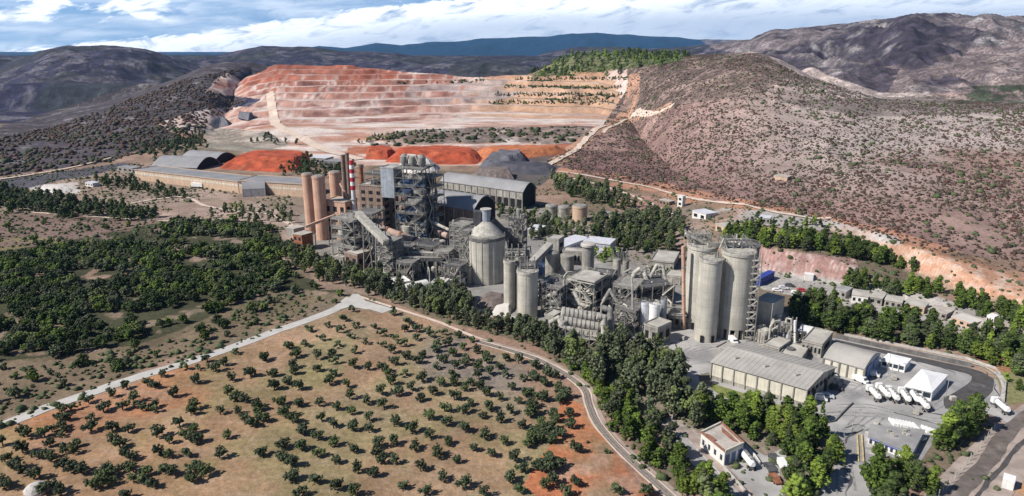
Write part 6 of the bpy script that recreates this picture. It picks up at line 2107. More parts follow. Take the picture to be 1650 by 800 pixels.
# stacked goods standing in the yard
ps = None
for i, (u, v, lb) in enumerate([(1306, 648, 'wrapped pallet stack at the near end of the shaded warehouse wall'), (1312, 643, 'wrapped pallet stack second along the shaded warehouse wall'), (1352, 622, 'pallet stack behind the dark car'), (1357, 619, 'pallet stack closest to the cream warehouse corner'),
                                (1226, 562, 'pallet stack by the low annex'), (1160, 578, 'pallet stack left of the big warehouse annex'), (1100, 548, 'pallet stack beneath the lower dusty gallery'), (1330, 596, 'pallet stack between the two warehouses'),
                                (1476, 668, 'pallet stack left alone on the open yard'), (1535, 646, 'pallet stack at the edge of the dark asphalt'), (1412, 688, 'pallet stack behind the gate office'), (1440, 612, 'pallet stack between small tent and marquee')]):
    if ps is None:
        ps = thing('pallet_stack', lb, 'pallet stack', (0, 0, 0), 'pallet stacks around the yard')
        MB().prism([(-.9, -.7), (.9, -.7), (.9, .7), (-.9, .7)], 0, .18).build('pallet', 'bark', ps)
        MB().prism([(-.85, -.65), (.85, -.65), (.85, .65), (-.85, .65)], .18, 1.5).build('load', 'steel_pale', ps)
        index_children(); o = ps
    else:
        o = copy_tree(ps); o['label'] = lb
    p = P0(u, v)
    o.location = (p.x, p.y, .06)
    o.rotation_euler = (0, 0, i * .7)


# ------------------------------------------------------------ vegetation
_t = (1 + 5 ** .5) / 2
ICO_V = np.array([(-1, _t, 0), (1, _t, 0), (-1, -_t, 0), (1, -_t, 0), (0, -1, _t), (0, 1, _t), (0, -1, -_t), (0, 1, -_t), (_t, 0, -1), (_t, 0, 1), (-_t, 0, -1), (-_t, 0, 1)], float)
ICO_V /= np.linalg.norm(ICO_V[0])
ICO_F = np.array([(0, 11, 5), (0, 5, 1), (0, 1, 7), (0, 7, 10), (0, 10, 11), (1, 5, 9), (5, 11, 4), (11, 10, 2), (10, 7, 6), (7, 1, 8), (3, 9, 4), (3, 4, 2), (3, 2, 6), (3, 6, 8), (3, 8, 9),
                  (4, 9, 5), (2, 4, 11), (6, 2, 10), (8, 6, 7), (9, 8, 1)])


def tri_mesh(name, V, F, mat):
    me = bpy.data.meshes.new(name)
    V = np.asarray(V, np.float32); F = np.asarray(F, np.int32)
    me.vertices.add(len(V)); me.vertices.foreach_set('co', V.ravel())
    me.loops.add(F.size); me.polygons.add(len(F))
    me.loops.foreach_set('vertex_index', F.ravel())
    me.polygons.foreach_set('loop_start', np.arange(0, F.size, 3, dtype=np.int32))
    me.update()
    me.materials.append(MATS[mat])
    return me


def blobs(cs, rs, rng, squash=.8, jit=.28):
    n = len(cs)
    V = ICO_V[None] * (1 + jit * (rng.random((n, 12, 1)) * 2 - 1)) * rs[:, None, None]
    V = V * np.array([1, 1, squash]) + cs[:, None, :]
    a = rng.random(n) * 6.28
    F = ICO_F[None] + 12 * np.arange(n)[:, None, None]
    return V.reshape(-1, 3), F.reshape(-1, 3)


def leaves(cs, rs, k, size, rng):
    """loose leaf sprays around the clumps"""
    i = rng.integers(0, len(cs), k)
    d = rng.normal(size=(k, 3)); d /= np.linalg.norm(d, axis=1)[:, None]
    p = cs[i] + d * (rs[i] * rng.uniform(.85, 1.3, k))[:, None]
    a = rng.normal(size=(k, 3)); b = rng.normal(size=(k, 3))
    a *= (size * rng.uniform(.5, 1.2, k) / np.linalg.norm(a, axis=1))[:, None]
    b *= (size * rng.uniform(.5, 1.2, k) / np.linalg.norm(b, axis=1))[:, None]
    V = np.stack([p - a * .5, p + a * .5, p + b], 1).reshape(-1, 3)
    return V, np.arange(3 * k).reshape(-1, 3)


def crown(kind, seed, detail=1.0):
    rng = np.random.default_rng(seed)
    if kind == 'olive':
        lob = [(rng.uniform(-1.1, 1.1), rng.uniform(-1.1, 1.1), rng.uniform(1.5, 2.6), rng.uniform(.9, 1.5)) for _ in range(5)]
        n, r0, r1, sq, ls = 70, .2, .46, .85, .36
    elif kind == 'pine':
        lob = []
        H = 9.0
        for k in range(9):
            f = k / 8
            w = (1 - f) ** .55 * 2.9 + .5
            an = rng.uniform(0, 6.28); o = w * rng.uniform(.1, .5)
            lob.append((math.cos(an) * o * 1.3, math.sin(an) * o * 1.3, 1.8 + f * 6.0, w * rng.uniform(.55, .8)))
        n, r0, r1, sq, ls = 190, .26, .62, .62, .5
    elif kind == 'gum':
        lob = []
        for k in range(9):
            f = k / 8
            w = 2.9 * math.sin(math.pi * (.18 + .72 * f)) + .4
            an = rng.uniform(0, 6.28); o = w * rng.uniform(.1, .6)
            lob.append((math.cos(an) * o, math.sin(an) * o, 2.6 + f * 9.0, w * rng.uniform(.5, .8)))
        n, r0, r1, sq, ls = 190, .26, .62, .95, .5
    elif kind == 'wood':
        lob = [(rng.uniform(-1.7, 1.7), rng.uniform(-1.7, 1.7), rng.uniform(1.6, 4.4), rng.uniform(1.2, 2.0)) for _ in range(7)]
        n, r0, r1, sq, ls = 120, .3, .65, .8, .45
    elif kind == 'cypress':
        lob = [(0, 0, 1.2 + k * 1.1, .75 * math.sin(math.pi * (.25 + .7 * k / 9)) + .12) for k in range(10)]
        n, r0, r1, sq, ls = 50, .25, .4, 1.2, .3
    else:   # shrub
        lob = [(rng.uniform(-.7, .7), rng.uniform(-.7, .7), rng.uniform(.3, .8), rng.uniform(.5, .9)) for _ in range(4)]
        n, r0, r1, sq, ls = 20, .25, .5, .8, .35
    n = max(8, int(n * detail))
    lob = np.array(lob)
    i = rng.integers(0, len(lob), n)
    d = rng.normal(size=(n, 3)); d /= np.linalg.norm(d, axis=1)[:, None]
    cs = lob[i, :3] + d * (lob[i, 3] * rng.uniform(.35, 1.0, n))[:, None] * np.array([1, 1, .85])
    cs[:, 2] = np.maximum(cs[:, 2], .35)
    rs = rng.uniform(r0, r1, n) / math.sqrt(detail)
    V, F = blobs(cs, rs, rng, sq)
    V2, F2 = leaves(cs, rs, int(n * 9 * detail), ls, rng)
    return np.concatenate([V, V2]), np.concatenate([F, F2 + len(V)])


def trunk_mesh(kind, seed):
    rng = random.Random(seed)
    m = MB()
    h, r = {'olive': (2.0, .2), 'pine': (6.5, .2), 'gum': (9.0, .22), 'wood': (3.2, .2), 'cypress': (3.0, .15), 'shrub': (.6, .06)}[kind]
    a = Vector((0, 0, -.3)); b = Vector((rng.uniform(-.2, .2), rng.uniform(-.2, .2), h * .45)); c = Vector((rng.uniform(-.3, .3), rng.uniform(-.3, .3), h))
    m.cyl(a, b, r * 1.3, r, 7); m.cyl(b, c, r, r * .4, 7)
    for k in range(4):
        f = .35 + .15 * k
        q = a.lerp(c, f + .1)
        an = rng.uniform(0, 6.28)
        L = h * .35
        m.cyl(q, q + Vector((math.cos(an) * L, math.sin(an) * L, L * .7)), r * .5, r * .15, 5)
    return m


LEAF = {'olive': 'olive_leaf', 'pine': 'pine_leaf', 'gum': 'gum_leaf', 'wood': 'wood_leaf', 'cypress': 'dark_pine_leaf', 'shrub': 'green_scrub_leaf', 'dpine': 'dark_pine_leaf', 'wood2': 'gum_leaf'}
PROTO = {}


def proto(kind, var):
    key = (kind, var)
    if key not in PROTO:
        base = {'dpine': 'pine', 'wood2': 'wood'}.get(kind, kind)
        seed = 100 + var * 7 + sum(map(ord, base))
        V, F = crown(base, seed)
        cm = tri_mesh('crown', V, F, LEAF[kind])
        tb = trunk_mesh(base, seed)
        tm = bpy.data.meshes.new('trunk')
        tm.from_pydata([tuple(v) for v in tb.v], [], tb.f)
        tm.materials.append(MATS['bark'])
        PROTO[key] = (cm, tm)
    return PROTO[key]


NAMES = {'olive': 'olive_tree', 'pine': 'pine_tree', 'dpine': 'pine_tree', 'gum': 'eucalyptus_tree', 'wood': 'woodland_tree', 'wood2': 'woodland_tree', 'cypress': 'cypress_tree', 'shrub': 'shrub'}
CATS = {'olive': 'olive tree', 'pine': 'pine tree', 'dpine': 'pine tree', 'gum': 'eucalyptus', 'wood': 'tree', 'wood2': 'tree', 'cypress': 'cypress', 'shrub': 'shrub'}
PLANTS = []      # (kind, x, y, z, scale, where)


def plant(kind, x, y, scale, where):
    PLANTS.append([kind, x, y, scale, where])


def scatter(poly, spacing, kind, where, scale=(0.8, 1.2), seed=1, holes=(), keep=1.0, clump=None, jitter=.42):
    rng = np.random.default_rng(seed)
    if seed < 61 and kind != 'shrub':
        spacing *= .8
    hx, hy, hz = hits([p[0] for p in poly], [p[1] for p in poly])
    ok = ~np.isnan(hy)
    x0, x1, y0, y1 = hx[ok].min() - 5, hx[ok].max() + 5, hy[ok].min() - 5, hy[ok].max() + 5
    gx, gy = np.meshgrid(np.arange(x0, x1, spacing), np.arange(y0, y1, spacing))
    gx = gx + (np.arange(gx.shape[0])[:, None] % 2) * spacing * .5
    X = (gx + rng.uniform(-1, 1, gx.shape) * spacing * jitter).ravel(); Y = (gy + rng.uniform(-1, 1, gy.shape) * spacing * jitter).ravel()
    Z = land(X, Y)
    u, v = project(X, Y, Z)
    wu = 22 if seed >= 57 else 8
    wx = (fbm(X + 50, Y, 16, 3) - .5) * wu * 2; wy = (fbm(X - 70, Y + 30, 16, 3) - .5) * wu
    m = inpoly(u + wx, v + wy, poly) & (rng.random(len(X)) < keep)
    for h in holes:
        m &= ~inpoly(u, v, h)
    if clump:
        m &= fbm(X + seed * 13, Y, clump[0], 3) > clump[1]
    X, Y = X[m], Y[m]
    s = rng.uniform(scale[0], scale[1], len(X))
    ks = kind if isinstance(kind, (list, tuple)) else [kind]
    for i in range(len(X)):
        plant(ks[int(rng.integers(0, len(ks)))], float(X[i]), float(Y[i]), float(s[i]), where)
    return len(X)


OL = """122 540 .8,200 522 1,240 511 .8,287 490 .9,293 545 .8,335 518 1.2,365 470 1,397 512 1.1,430 485 1.1,485 440 1.3,498 505 .9,520 408 1,410 443 1,592 383 .9,628 428 1.2,558 472 1.1,640 382 .7,668 357 1,695 387 1.2,720 370 1.1,750 418 1,808 405 1.2,853 355 1.2,760 333 .9,925 315 .8,955 343 1,945 375 1,948 395 .9,885 448 1.1,927 430 .9,880 405 .7,966 447 .7,733 465 1.1,760 485 1.1,790 487 1,830 510 1.1,835 530 1,770 525 .9,710 527 .9,800 563 1.3,850 550 1.1,905 495 1.1,915 530 1,960 500 1,620 510 1.1,615 525 1.1,580 567 1,545 620 .9,505 600 1.2,600 608 1.2,625 590 1,645 620 1.1,525 665 1.3,607 660 .9,735 605 .9,708 667 1.1,845 658 .9,912 640 .5,968 640 .9,972 590 .9,945 555 .9,905 678 .9,945 692 .8,945 740 1,965 795 1,640 725 1.6,620 745 1,545 720 1.3,480 755 1.3,480 725 1,432 748 .8,430 712 1,415 670 1.3,405 705 .9,387 632 1.1,360 620 1,363 580 1.2,415 585 1,293 580 1.2,252 632 .9,212 650 1,165 632 .9,170 583 .8,145 600 1,200 570 .9,210 545 1,215 580 .8,185 545 .9,75 650 1.2,78 600 1.2,10 628 1,15 680 1,45 705 1.1,75 718 1,110 735 1.2,15 765 1.3,160 665 .9,165 680 .8,125 668 .9,205 700 1.1,250 715 1.4,345 725 1.4,340 750 1.3,315 765 1.2,150 780 1.1,180 785 1.3,400 795 1,235 655 .8,200 600 .7,460 515 .9,495 520 .8,440 505 .8"""
OM = """380 110,530 122,355 145,400 168,468 172,592 155,575 182,495 200,340 185,378 208,432 230,270 215,225 185,295 165,150 245,207 238,330 240,388 262,318 275,252 285,177 277,60 290,167 318,173 340,248 328,318 302,388 315,443 325,495 240,525 262,540 215,620 185,570 238,618 215,665 185,672 205,690 255,720 195,775 208,820 220,740 235,690 258,620 300,580 285,540 305,495 330,508 348,525 378,575 347,640 280,640 365,692 320,720 297,755 272,760 320,755 345,700 240,790 250,845 262,872 235,925 248,800 290,800 310,845 325,880 280,880 300,890 340,850 360,948 350,923 320,948 290,995 300,1010 365,1055 315,1050 362,1100 345,1090 380,1028 418,970 400,995 450,930 435,875 420,850 395,820 380,800 402,760 380,705 385,678 415,642 440,557 422,490 413,600 397,500 465,435 448,372 430,365 388,300 375,315 348,145 375,97 397,95 350,15 345,190 397,125 455,185 458,260 455,325 475,385 490,270 510,315 538,200 562,135 495,165 520,40 475,45 510,15 530,258 580,385 550,445 555,447 510,538 533,605 553,665 510,730 530,672 575,545 597,485 607,612 617,695 643,745 598,800 555,862 503,870 575,895 470,825 455,797 482,725 478,760 435,932 518,967 485,1045 460,1040 500,1080 440,940 600,828 622,900 645,765 668,635 697,715 730,495 670,470 645,535 670,465 722,388 627,320 605,320 672,257 645,195 617,125 658,125 615,165 680,50 640,165 732,245 738,318 765,395 785,562 760,405 702,655 783,795 757,870 787,965 740,1010 700,980 660,998 773,1040 590,1060 560,1030 610,1090 560,1110 590,1000 540,1100 760,1090 700,1110 660,1070 690,1130 520"""
OR_ = """35 235,85 268,70 310,25 288,8 355,75 380,45 372,20 410,15 440,115 450,187 447,185 497,60 480,30 520,90 520,140 530,30 560,60 560,210 597,295 535,285 453,220 390,155 380,140 350,130 330,200 320,165 285,120 285,245 345,380 770,135 670,100 690,40 675,210 740,110 740,160 790,90 650,520 790,55 500,95 495,20 545,110 560,160 365,140 395"""
rn = random.Random(21)
for part, f, off in ((OL, 2.0, (0, 400)), (OM, 2.286, (400, 450)), (OR_, 2.667, (850, 500))):
    for it in part.split(','):
        w_ = it.split()
        u = off[0] + float(w_[0]) / f; v = off[1] + float(w_[1]) / f
        sc = float(w_[2]) * .93 if len(w_) > 2 else rn.uniform(.78, 1.08)
        v += 5
        if u < 80 and v > 795:
            pass
        x = P0(u, v)
        if part is OL and sc > 1.15:        # the big clumps in the picture are two or three trees together
            plant('olive', x.x - 1.2, x.y + .8, sc * .8, 'orchard'); plant('olive', x.x + 1.5, x.y - .4, sc * .72, 'orchard')
        else:
            plant('olive', x.x, x.y, sc, 'orchard')

HOUSE = [(1112, 700), (1160, 690), (1270, 735), (1275, 800), (1200, 800), (1140, 760)]
YARDH = [(1330, 668), (1345, 655), (1360, 690), (1350, 700), (1325, 700)]
# eucalyptus belt along the works
scatter([(578, 458), (640, 478), (700, 484), (762, 497), (805, 520), (870, 534), (905, 566), (860, 560), (800, 545), (720, 515), (640, 492), (590, 478)], 5.2, 'gum', 'between orchard path and left works', (.45, .85), 31, keep=.9, holes=[[(748, 478), (850, 478), (850, 530), (800, 532), (765, 512)]])
scatter([(668, 484), (700, 478), (745, 482), (758, 506), (715, 510), (675, 500)], 4.4, 'gum', 'in the clump left of the clinker dump', (.6, .9), 32)
scatter([(600, 455), (640, 465), (650, 480), (610, 480)], 4.5, 'gum', 'in front of the half round white store', (.6, .95), 33)
scatter([(815, 530), (870, 548), (905, 572), (960, 586), (1010, 566), (1035, 566), (1068, 590), (1100, 640), (1130, 655), (1155, 690), (1110, 700), (1060, 668), (1040, 655), (990, 630), (930, 612), (880, 572), (835, 552)], 5.4, 'gum', 'in the belt before the filter tubes', (.6, 1.05), 34, holes=[[(1040, 562), (1100, 540), (1140, 600), (1110, 640), (1085, 600)]])
scatter([(1070, 605), (1098, 615), (1112, 640), (1090, 650), (1066, 630)], 5, 'gum', 'at the left edge of the open yard', (.9, 1.2), 35)
scatter([(905, 580), (985, 622), (1050, 668), (1080, 700), (1110, 740), (1135, 790), (1150, 830), (1095, 830), (1040, 760), (990, 700), (965, 660), (935, 612)], 5.6, ['pine', 'pine', 'gum'], 'between railway and entrance roads', (.6, 1.0), 36, keep=.9)
scatter([(1150, 800), (1100, 800), (1120, 780), (1175, 800), (1200, 850), (1110, 850)], 6, 'pine', 'at the bottom edge beside the entrance road', (.7, 1.0), 37)
scatter([(1108, 690), (1140, 660), (1190, 664), (1230, 668), (1290, 672), (1325, 700), (1345, 735), (1345, 750), (1318, 790), (1290, 850), (1245, 850), (1262, 790), (1268, 745), (1262, 715), (1205, 715), (1165, 695)], 5.6, ['pine', 'pine', 'pine', 'dpine'], 'in the grove below the big warehouse', (.7, 1.15), 38, holes=[HOUSE, [(1205, 735), (1250, 728), (1270, 740), (1262, 800), (1200, 800)]])
scatter([(1262, 660), (1300, 668), (1330, 680), (1320, 692), (1280, 680)], 5, 'dpine', 'at the right corner of the big warehouse', (.35, .6), 39)
scatter([(1385, 850), (1418, 770), (1478, 758), (1502, 735), (1520, 705), (1552, 680), (1588, 672), (1606, 680), (1580, 716), (1545, 758), (1505, 800), (1490, 850)], 6.0, ['pine', 'pine', 'dpine'], 'beside the main road fence', (.95, 1.4), 40)
# right belts
scatter([(1270, 497), (1300, 484), (1345, 500), (1385, 512), (1460, 524), (1560, 552), (1640, 575), (1720, 590), (1720, 612), (1640, 604), (1560, 577), (1480, 563), (1400, 549), (1330, 534), (1285, 522)], 6.4, ['pine', 'dpine', 'dpine'], 'in the belt behind the boundary wall', (.75, 1.25), 41, keep=1)
scatter([(1560, 548), (1600, 535), (1660, 545), (1740, 560), (1740, 600), (1650, 590)], 6.5, ['pine', 'dpine'], 'at the right end of the walled belt', (.8, 1.1), 42)
scatter([(1165, 372), (1230, 378), (1310, 388), (1390, 401), (1450, 414), (1505, 432), (1515, 445), (1440, 432), (1370, 418), (1290, 406), (1220, 400), (1165, 392)], 5.6, ['pine', 'dpine'], 'on the bench above the pink rock cut', (.7, 1.05), 43)
scatter([(1355, 452), (1430, 460), (1500, 472), (1508, 484), (1440, 482), (1365, 468)], 5.8, ['pine', 'dpine'], 'below the orange rock cut', (.8, 1.1), 44)
scatter([(1500, 472), (1560, 486), (1640, 510), (1720, 530), (1720, 552), (1620, 530), (1540, 505)], 6.8, ['pine', 'dpine'], 'right of the two flat roofed huts', (.8, 1.1), 45, keep=.95)
scatter([(1200, 345), (1330, 362), (1420, 380), (1430, 390), (1320, 378), (1210, 362)], 8, ['pine', 'dpine'], 'on the pale waste strip at the foot of the right hill', (.4, .7), 46, keep=.6)
# behind the works
scatter([(948, 362), (1010, 352), (1100, 362), (1108, 395), (1080, 412), (1040, 412), (1000, 408), (960, 392)], 6.2, ['gum', 'dpine'], 'in the wood behind the white roofed office', (.6, .95), 47, keep=.85)
scatter([(845, 368), (870, 356), (950, 368), (940, 385), (905, 392), (850, 388)], 6.2, ['gum', 'dpine'], 'in front of the squat tanks', (.5, .8), 48, keep=.8)
scatter([(950, 402), (1000, 410), (1000, 425), (975, 425), (955, 418)], 5, 'pine', 'beside the round disc capped tower', (.55, .8), 49)
scatter([(1050, 436), (1090, 440), (1090, 446), (1050, 444)], 4.5, 'dpine', 'round the yard shed behind the works', (.4, .5), 50)
scatter([(888, 288), (940, 296), (1010, 322), (1035, 336), (1000, 342), (930, 322), (895, 310)], 7.5, ['dpine', 'gum'], 'between the two tracks behind the tanks', (.6, .95), 51)
scatter([(1040, 340), (1100, 350), (1100, 362), (1030, 352)], 7, ['dpine', 'gum'], 'below the end of the hill track', (.5, .8), 52)
scatter([(700, 328), (780, 336), (845, 345), (870, 360), (800, 352), (700, 340)], 7.5, 'dpine', 'along the front of the columned shed', (.5, .8), 53, keep=.7)
# left works surroundings
scatter([(455, 404), (500, 408), (545, 440), (600, 452), (588, 468), (540, 462), (500, 452), (462, 430)], 5.6, 'gum', 'at the foot of the orange silos', (.5, .85), 54, keep=.85)
scatter([(330, 342), (420, 338), (480, 345), (478, 362), (400, 362), (340, 355)], 8, ['dpine', 'gum'], 'on the waste ground before the long sheds', (.5, .8), 55, keep=.6)
scatter([(145, 285), (215, 293), (290, 312), (300, 325), (230, 315), (150, 300)], 8, 'dpine', 'in the strip left of the long peach shed', (.6, .9), 56, keep=.8)
scatter([(0, 306), (60, 318), (130, 325), (250, 350), (252, 360), (150, 350), (70, 345), (0, 342), (-150, 345), (-150, 312)], 7.5, 'dpine', 'in the dark row across the far left', (.7, 1.05), 57, keep=.9)
scatter([(440, 262), (490, 258), (575, 268), (560, 292), (500, 290), (460, 284)], 9.5, 'dpine', 'behind the orange silos', (.6, .95), 58, keep=.85)
scatter([(390, 226), (460, 220), (500, 235), (430, 232)], 11, 'dpine', 'on the spoil bank above the red earth pile', (.6, .9), 59, keep=.6)
scatter([(215, 250), (250, 232), (330, 205), (325, 245), (270, 258)], 12, 'dpine', 'at the lower end of the scrub spur', (.6, .9), 60, keep=.8)
scatter([(855, 124), (890, 108), (905, 97), (960, 88), (1040, 86), (1110, 92), (1090, 102), (1010, 112), (980, 122), (900, 128)], 15, ['dpine', 'pine'], 'on the hilltop above the orange benches', (.9, 1.4), 61, keep=.85)
for k, (ua, va, ub, vb_) in enumerate([(815, 141, 1000, 143), (800, 153, 1000, 155), (790, 166, 990, 166), (900, 163, 980, 160), (830, 129, 1010, 128), (600, 222, 700, 212), (580, 232, 640, 222)]):
    n = int((ub - ua) / 4.2)
    us = np.linspace(ua, ub, n) + RNG.uniform(-2, 2, n); vs = np.linspace(va, vb_, n) + RNG.uniform(-1.3, 1.3, n)
    hx, hy, hz = hits(us, vs)
    for x, y in zip(hx, hy):
        if y == y and RNG.random() < .9:
            plant('dpine' if RNG.random() < .6 else 'pine', float(x), float(y), float(RNG.uniform(.35, .7)), 'in the planted rows on the quarry benches')
# wood on the left
n_wood = scatter([(-130, 500), (0, 412), (100, 396), (160, 386), (230, 392), (290, 362), (360, 358), (440, 370), (455, 400), (470, 445), (440, 470), (400, 480), (360, 505), (300, 530), (200, 550), (60, 585), (-20, 598), (-160, 640)],
                 4.5, ['wood', 'wood', 'wood2'], 'in the dense wood', (.4, 1.05), 62, clump=(20, .385))
scatter([(455, 440), (540, 470), (545, 490), (440, 520), (330, 560), (240, 588), (120, 625), (0, 668), (-60, 690), (-120, 660), (60, 592), (240, 555), (330, 530), (400, 490)], 4.6, ['shrub', 'shrub', 'wood2', 'wood'], 'between the wood and the white farm road', (.35, .9), 63, keep=.6, clump=(18, .38))
scatter([(0, 350), (150, 355), (310, 368), (270, 390), (110, 405), (0, 430), (-60, 440), (-60, 350)], 8.5, ['shrub', 'wood'], 'on the reddish clearing beyond the wood', (.4, .75), 64, keep=.5)
scatter([(560, 470), (640, 503), (760, 545), (850, 572), (930, 625), (960, 690), (1040, 770), (1000, 800), (940, 720), (900, 610), (780, 560), (640, 515)], 9, 'shrub', 'along the orchard side of the railway', (.5, 1.0), 65, keep=.35)
for (u, v, s) in ((472, 530, 1.2),):
    p = P0(u, v); plant('wood', p.x, p.y, s, 'standing alone against the white farm road')
for (u, v) in ((1320, 720), (1326, 728), (1413, 470), (1418, 468)):
    pass
for (u, v, s, w) in ((1319, 712, 1.1, 'at the edge of the grove below the big warehouse'), (1318, 505, .9, 'in front of the gravel parking'), (1340, 503, 1.1, 'second in front of the gravel parking')):
    p = G(u, v); plant('cypress', p.x, p.y, s, w)
for (u, v, s, k, w) in ((1172, 620, .4, 'dpine', 'small on the grass strip at the left warehouse corner'), (1474, 702, .65, 'dpine', 'on its own in the yard beside the barrier blocks'), (1181, 632, .55, 'dpine', 'on the grass strip along the warehouse front'), (1421, 698, .3, 'dpine', 'tiny and dark at the end of the entrance road'),
                        (1440, 700, .25, 'dpine', 'tiny and dark behind the gate office roof'), (1244, 716, .5, 'dpine', 'beside the small court'), (1620, 615, .4, 'pine', 'on the green corner by the gate'), (1640, 628, .5, 'pine', 'on the green corner by the gate'),
                        (1634, 598, .6, 'pine', 'on the green corner by the gate'), (840, 538, .7, 'pine', 'bright yellow green at the foot of the thicker twin silo')):
    p = P0(u, v); plant(k, p.x, p.y, s, w)

# keep trunks off roads and buildings: footprints of the things built so far
BOXES = []
for o in list(bpy.data.objects):
    if o.parent is None and o.get('kind') is None and o.type in ('EMPTY', 'MESH') and o.name.split('.')[0] not in ('boulder',):
        ch = [c for c in bpy.data.objects if c.parent == o] if False else None
PX = {}
for o in bpy.data.objects:
    if o.type == 'MESH' and o.parent is not None:
        r_ = o.parent if o.parent.parent is None else o.parent.parent
        if r_.rotation_euler.z != 0:
            continue
        n = len(o.data.vertices)
        if n == 0:
            print('EMPTY MESH', o.name); continue
        a = np.empty(n * 3, np.float32); o.data.vertices.foreach_get('co', a); a = a.reshape(-1, 3)
        if a[:, 2].min() > 3:
            continue
        b = (a[:, 0].min() + r_.location.x, a[:, 0].max() + r_.location.x, a[:, 1].min() + r_.location.y, a[:, 1].max() + r_.location.y)
        if b[1] - b[0] > 45 or b[3] - b[2] > 45 or r_.name.split('.')[0] in ('fence', 'boundary_wall', 'retaining_wall'):
            continue
        BOXES.append(b)
BX = np.array(BOXES)


def blocked(x, y, m):
    return bool(np.any((x > BX[:, 0] - m) & (x < BX[:, 1] + m) & (y > BX[:, 2] - m) & (y < BX[:, 3] + m)))


ROADS = [o for o in bpy.data.objects if o.name.split('.')[0] in ('farm_road', 'railway_bed', 'main_road', 'access_road', 'gate_apron', 'asphalt_lane')]
RP = []
for o in ROADS:
    a = np.empty(len(o.data.vertices) * 3, np.float32); o.data.vertices.foreach_get('co', a)
    RP.append(a.reshape(-1, 3)[:, :2])
RP = np.concatenate(RP)
KEEP = []
for p in PLANTS:
    k, x, y, s, w = p
    if k != 'olive' and blocked(x, y, .6 if s > .5 else 0):
        continue
    if np.min(np.abs(RP[:, 0] - x) + np.abs(RP[:, 1] - y)) < 2.6:
        continue
    KEEP.append(p)
PLANTS = KEEP
XY = np.array([(p[1], p[2]) for p in PLANTS])
ZZ = land(XY[:, 0], XY[:, 1])
UU, VV = project(XY[:, 0], XY[:, 1], ZZ)
for p, z, u, v in zip(PLANTS, ZZ, UU, VV):
    p += [float(z), float(u), float(v)]

REG = {}; REGN = {}
for w in set(p[4] for p in PLANTS):
    a = [p for p in PLANTS if p[4] == w]
    REG[w] = (float(np.median([p[6] for p in a])), float(np.median([p[7] for p in a])), float(np.percentile([p[6] for p in a], 25)), float(np.percentile([p[6] for p in a], 75))); REGN[w] = len(a)
LOOK = {'olive': 'dark olive tree', 'pine': 'bright green pine', 'dpine': 'dark green pine', 'gum': 'grey green eucalyptus', 'wood': 'bushy evergreen tree', 'wood2': 'grey green bushy tree', 'cypress': 'slim dark cypress', 'shrub': 'low grey green shrub'}
GRP = {}


def orchard_where(u, v):
    col = 'far left' if u < 130 else 'left' if u < 260 else 'mid left' if u < 400 else 'left of centre' if u < 500 else 'centre' if u < 600 else 'right of centre' if u < 700 else 'mid right' if u < 800 else 'right' if u < 900 else 'far right'
    row = 'top' if v < 560 else 'upper' if v < 610 else 'middle' if v < 665 else 'lower' if v < 730 else 'bottom'
    soil = 'orange soil' if u < 340 else ('yellow green ground' if u < 640 and v < 665 else 'grey ground' if v < 610 else 'red railway patch' if u > 895 and v > 640 else 'tan ground')
    return 'on %s, %s, %s rows' % (soil, col, row)


def label_for(p):
    k, x, y, s, w, z, u, v = p
    d = np.hypot(XY[:, 0] - x, XY[:, 1] - y)
    touch = np.sort(d)[1] < 4.6 * (s + .35)
    t = 'small' if s < .62 else ('smallish' if s < .75 else 'mid sized' if s < .9 else 'large')
    if w == 'orchard':
        return '%s %s %s' % (t, 'olive tree touching another' if touch else 'lone olive tree', orchard_where(u, v)), 'olive trees of the orchard'
    if w == 'in the dense wood':
        w = 'in the left wood, ' + ('front edge' if v > 540 else 'front half' if v > 490 else 'middle' if v > 440 else 'far side') + (' by the left border' if u < 90 else ' left of centre' if u < 220 else ' centre' if u < 330 else ' towards the plant')
        return '%s %s %s' % (t, 'bushy tree' if k == 'wood' else 'greyish tree', w), 'trees of the left wood'
    mu, mv, q1, q3 = REG[w]
    side = 'far left ' if u < q1 else 'left ' if u < mu else 'right ' if u < q3 else 'far right '
    dep = 'front' if v > mv else 'back'
    lb = '%s %s %s' % (t, LOOK[k], w)
    if REGN[w] > 8 and len(lb.split()) <= 12:
        lb += ', %s%s' % (side, dep)
    return lb, 'trees ' + w


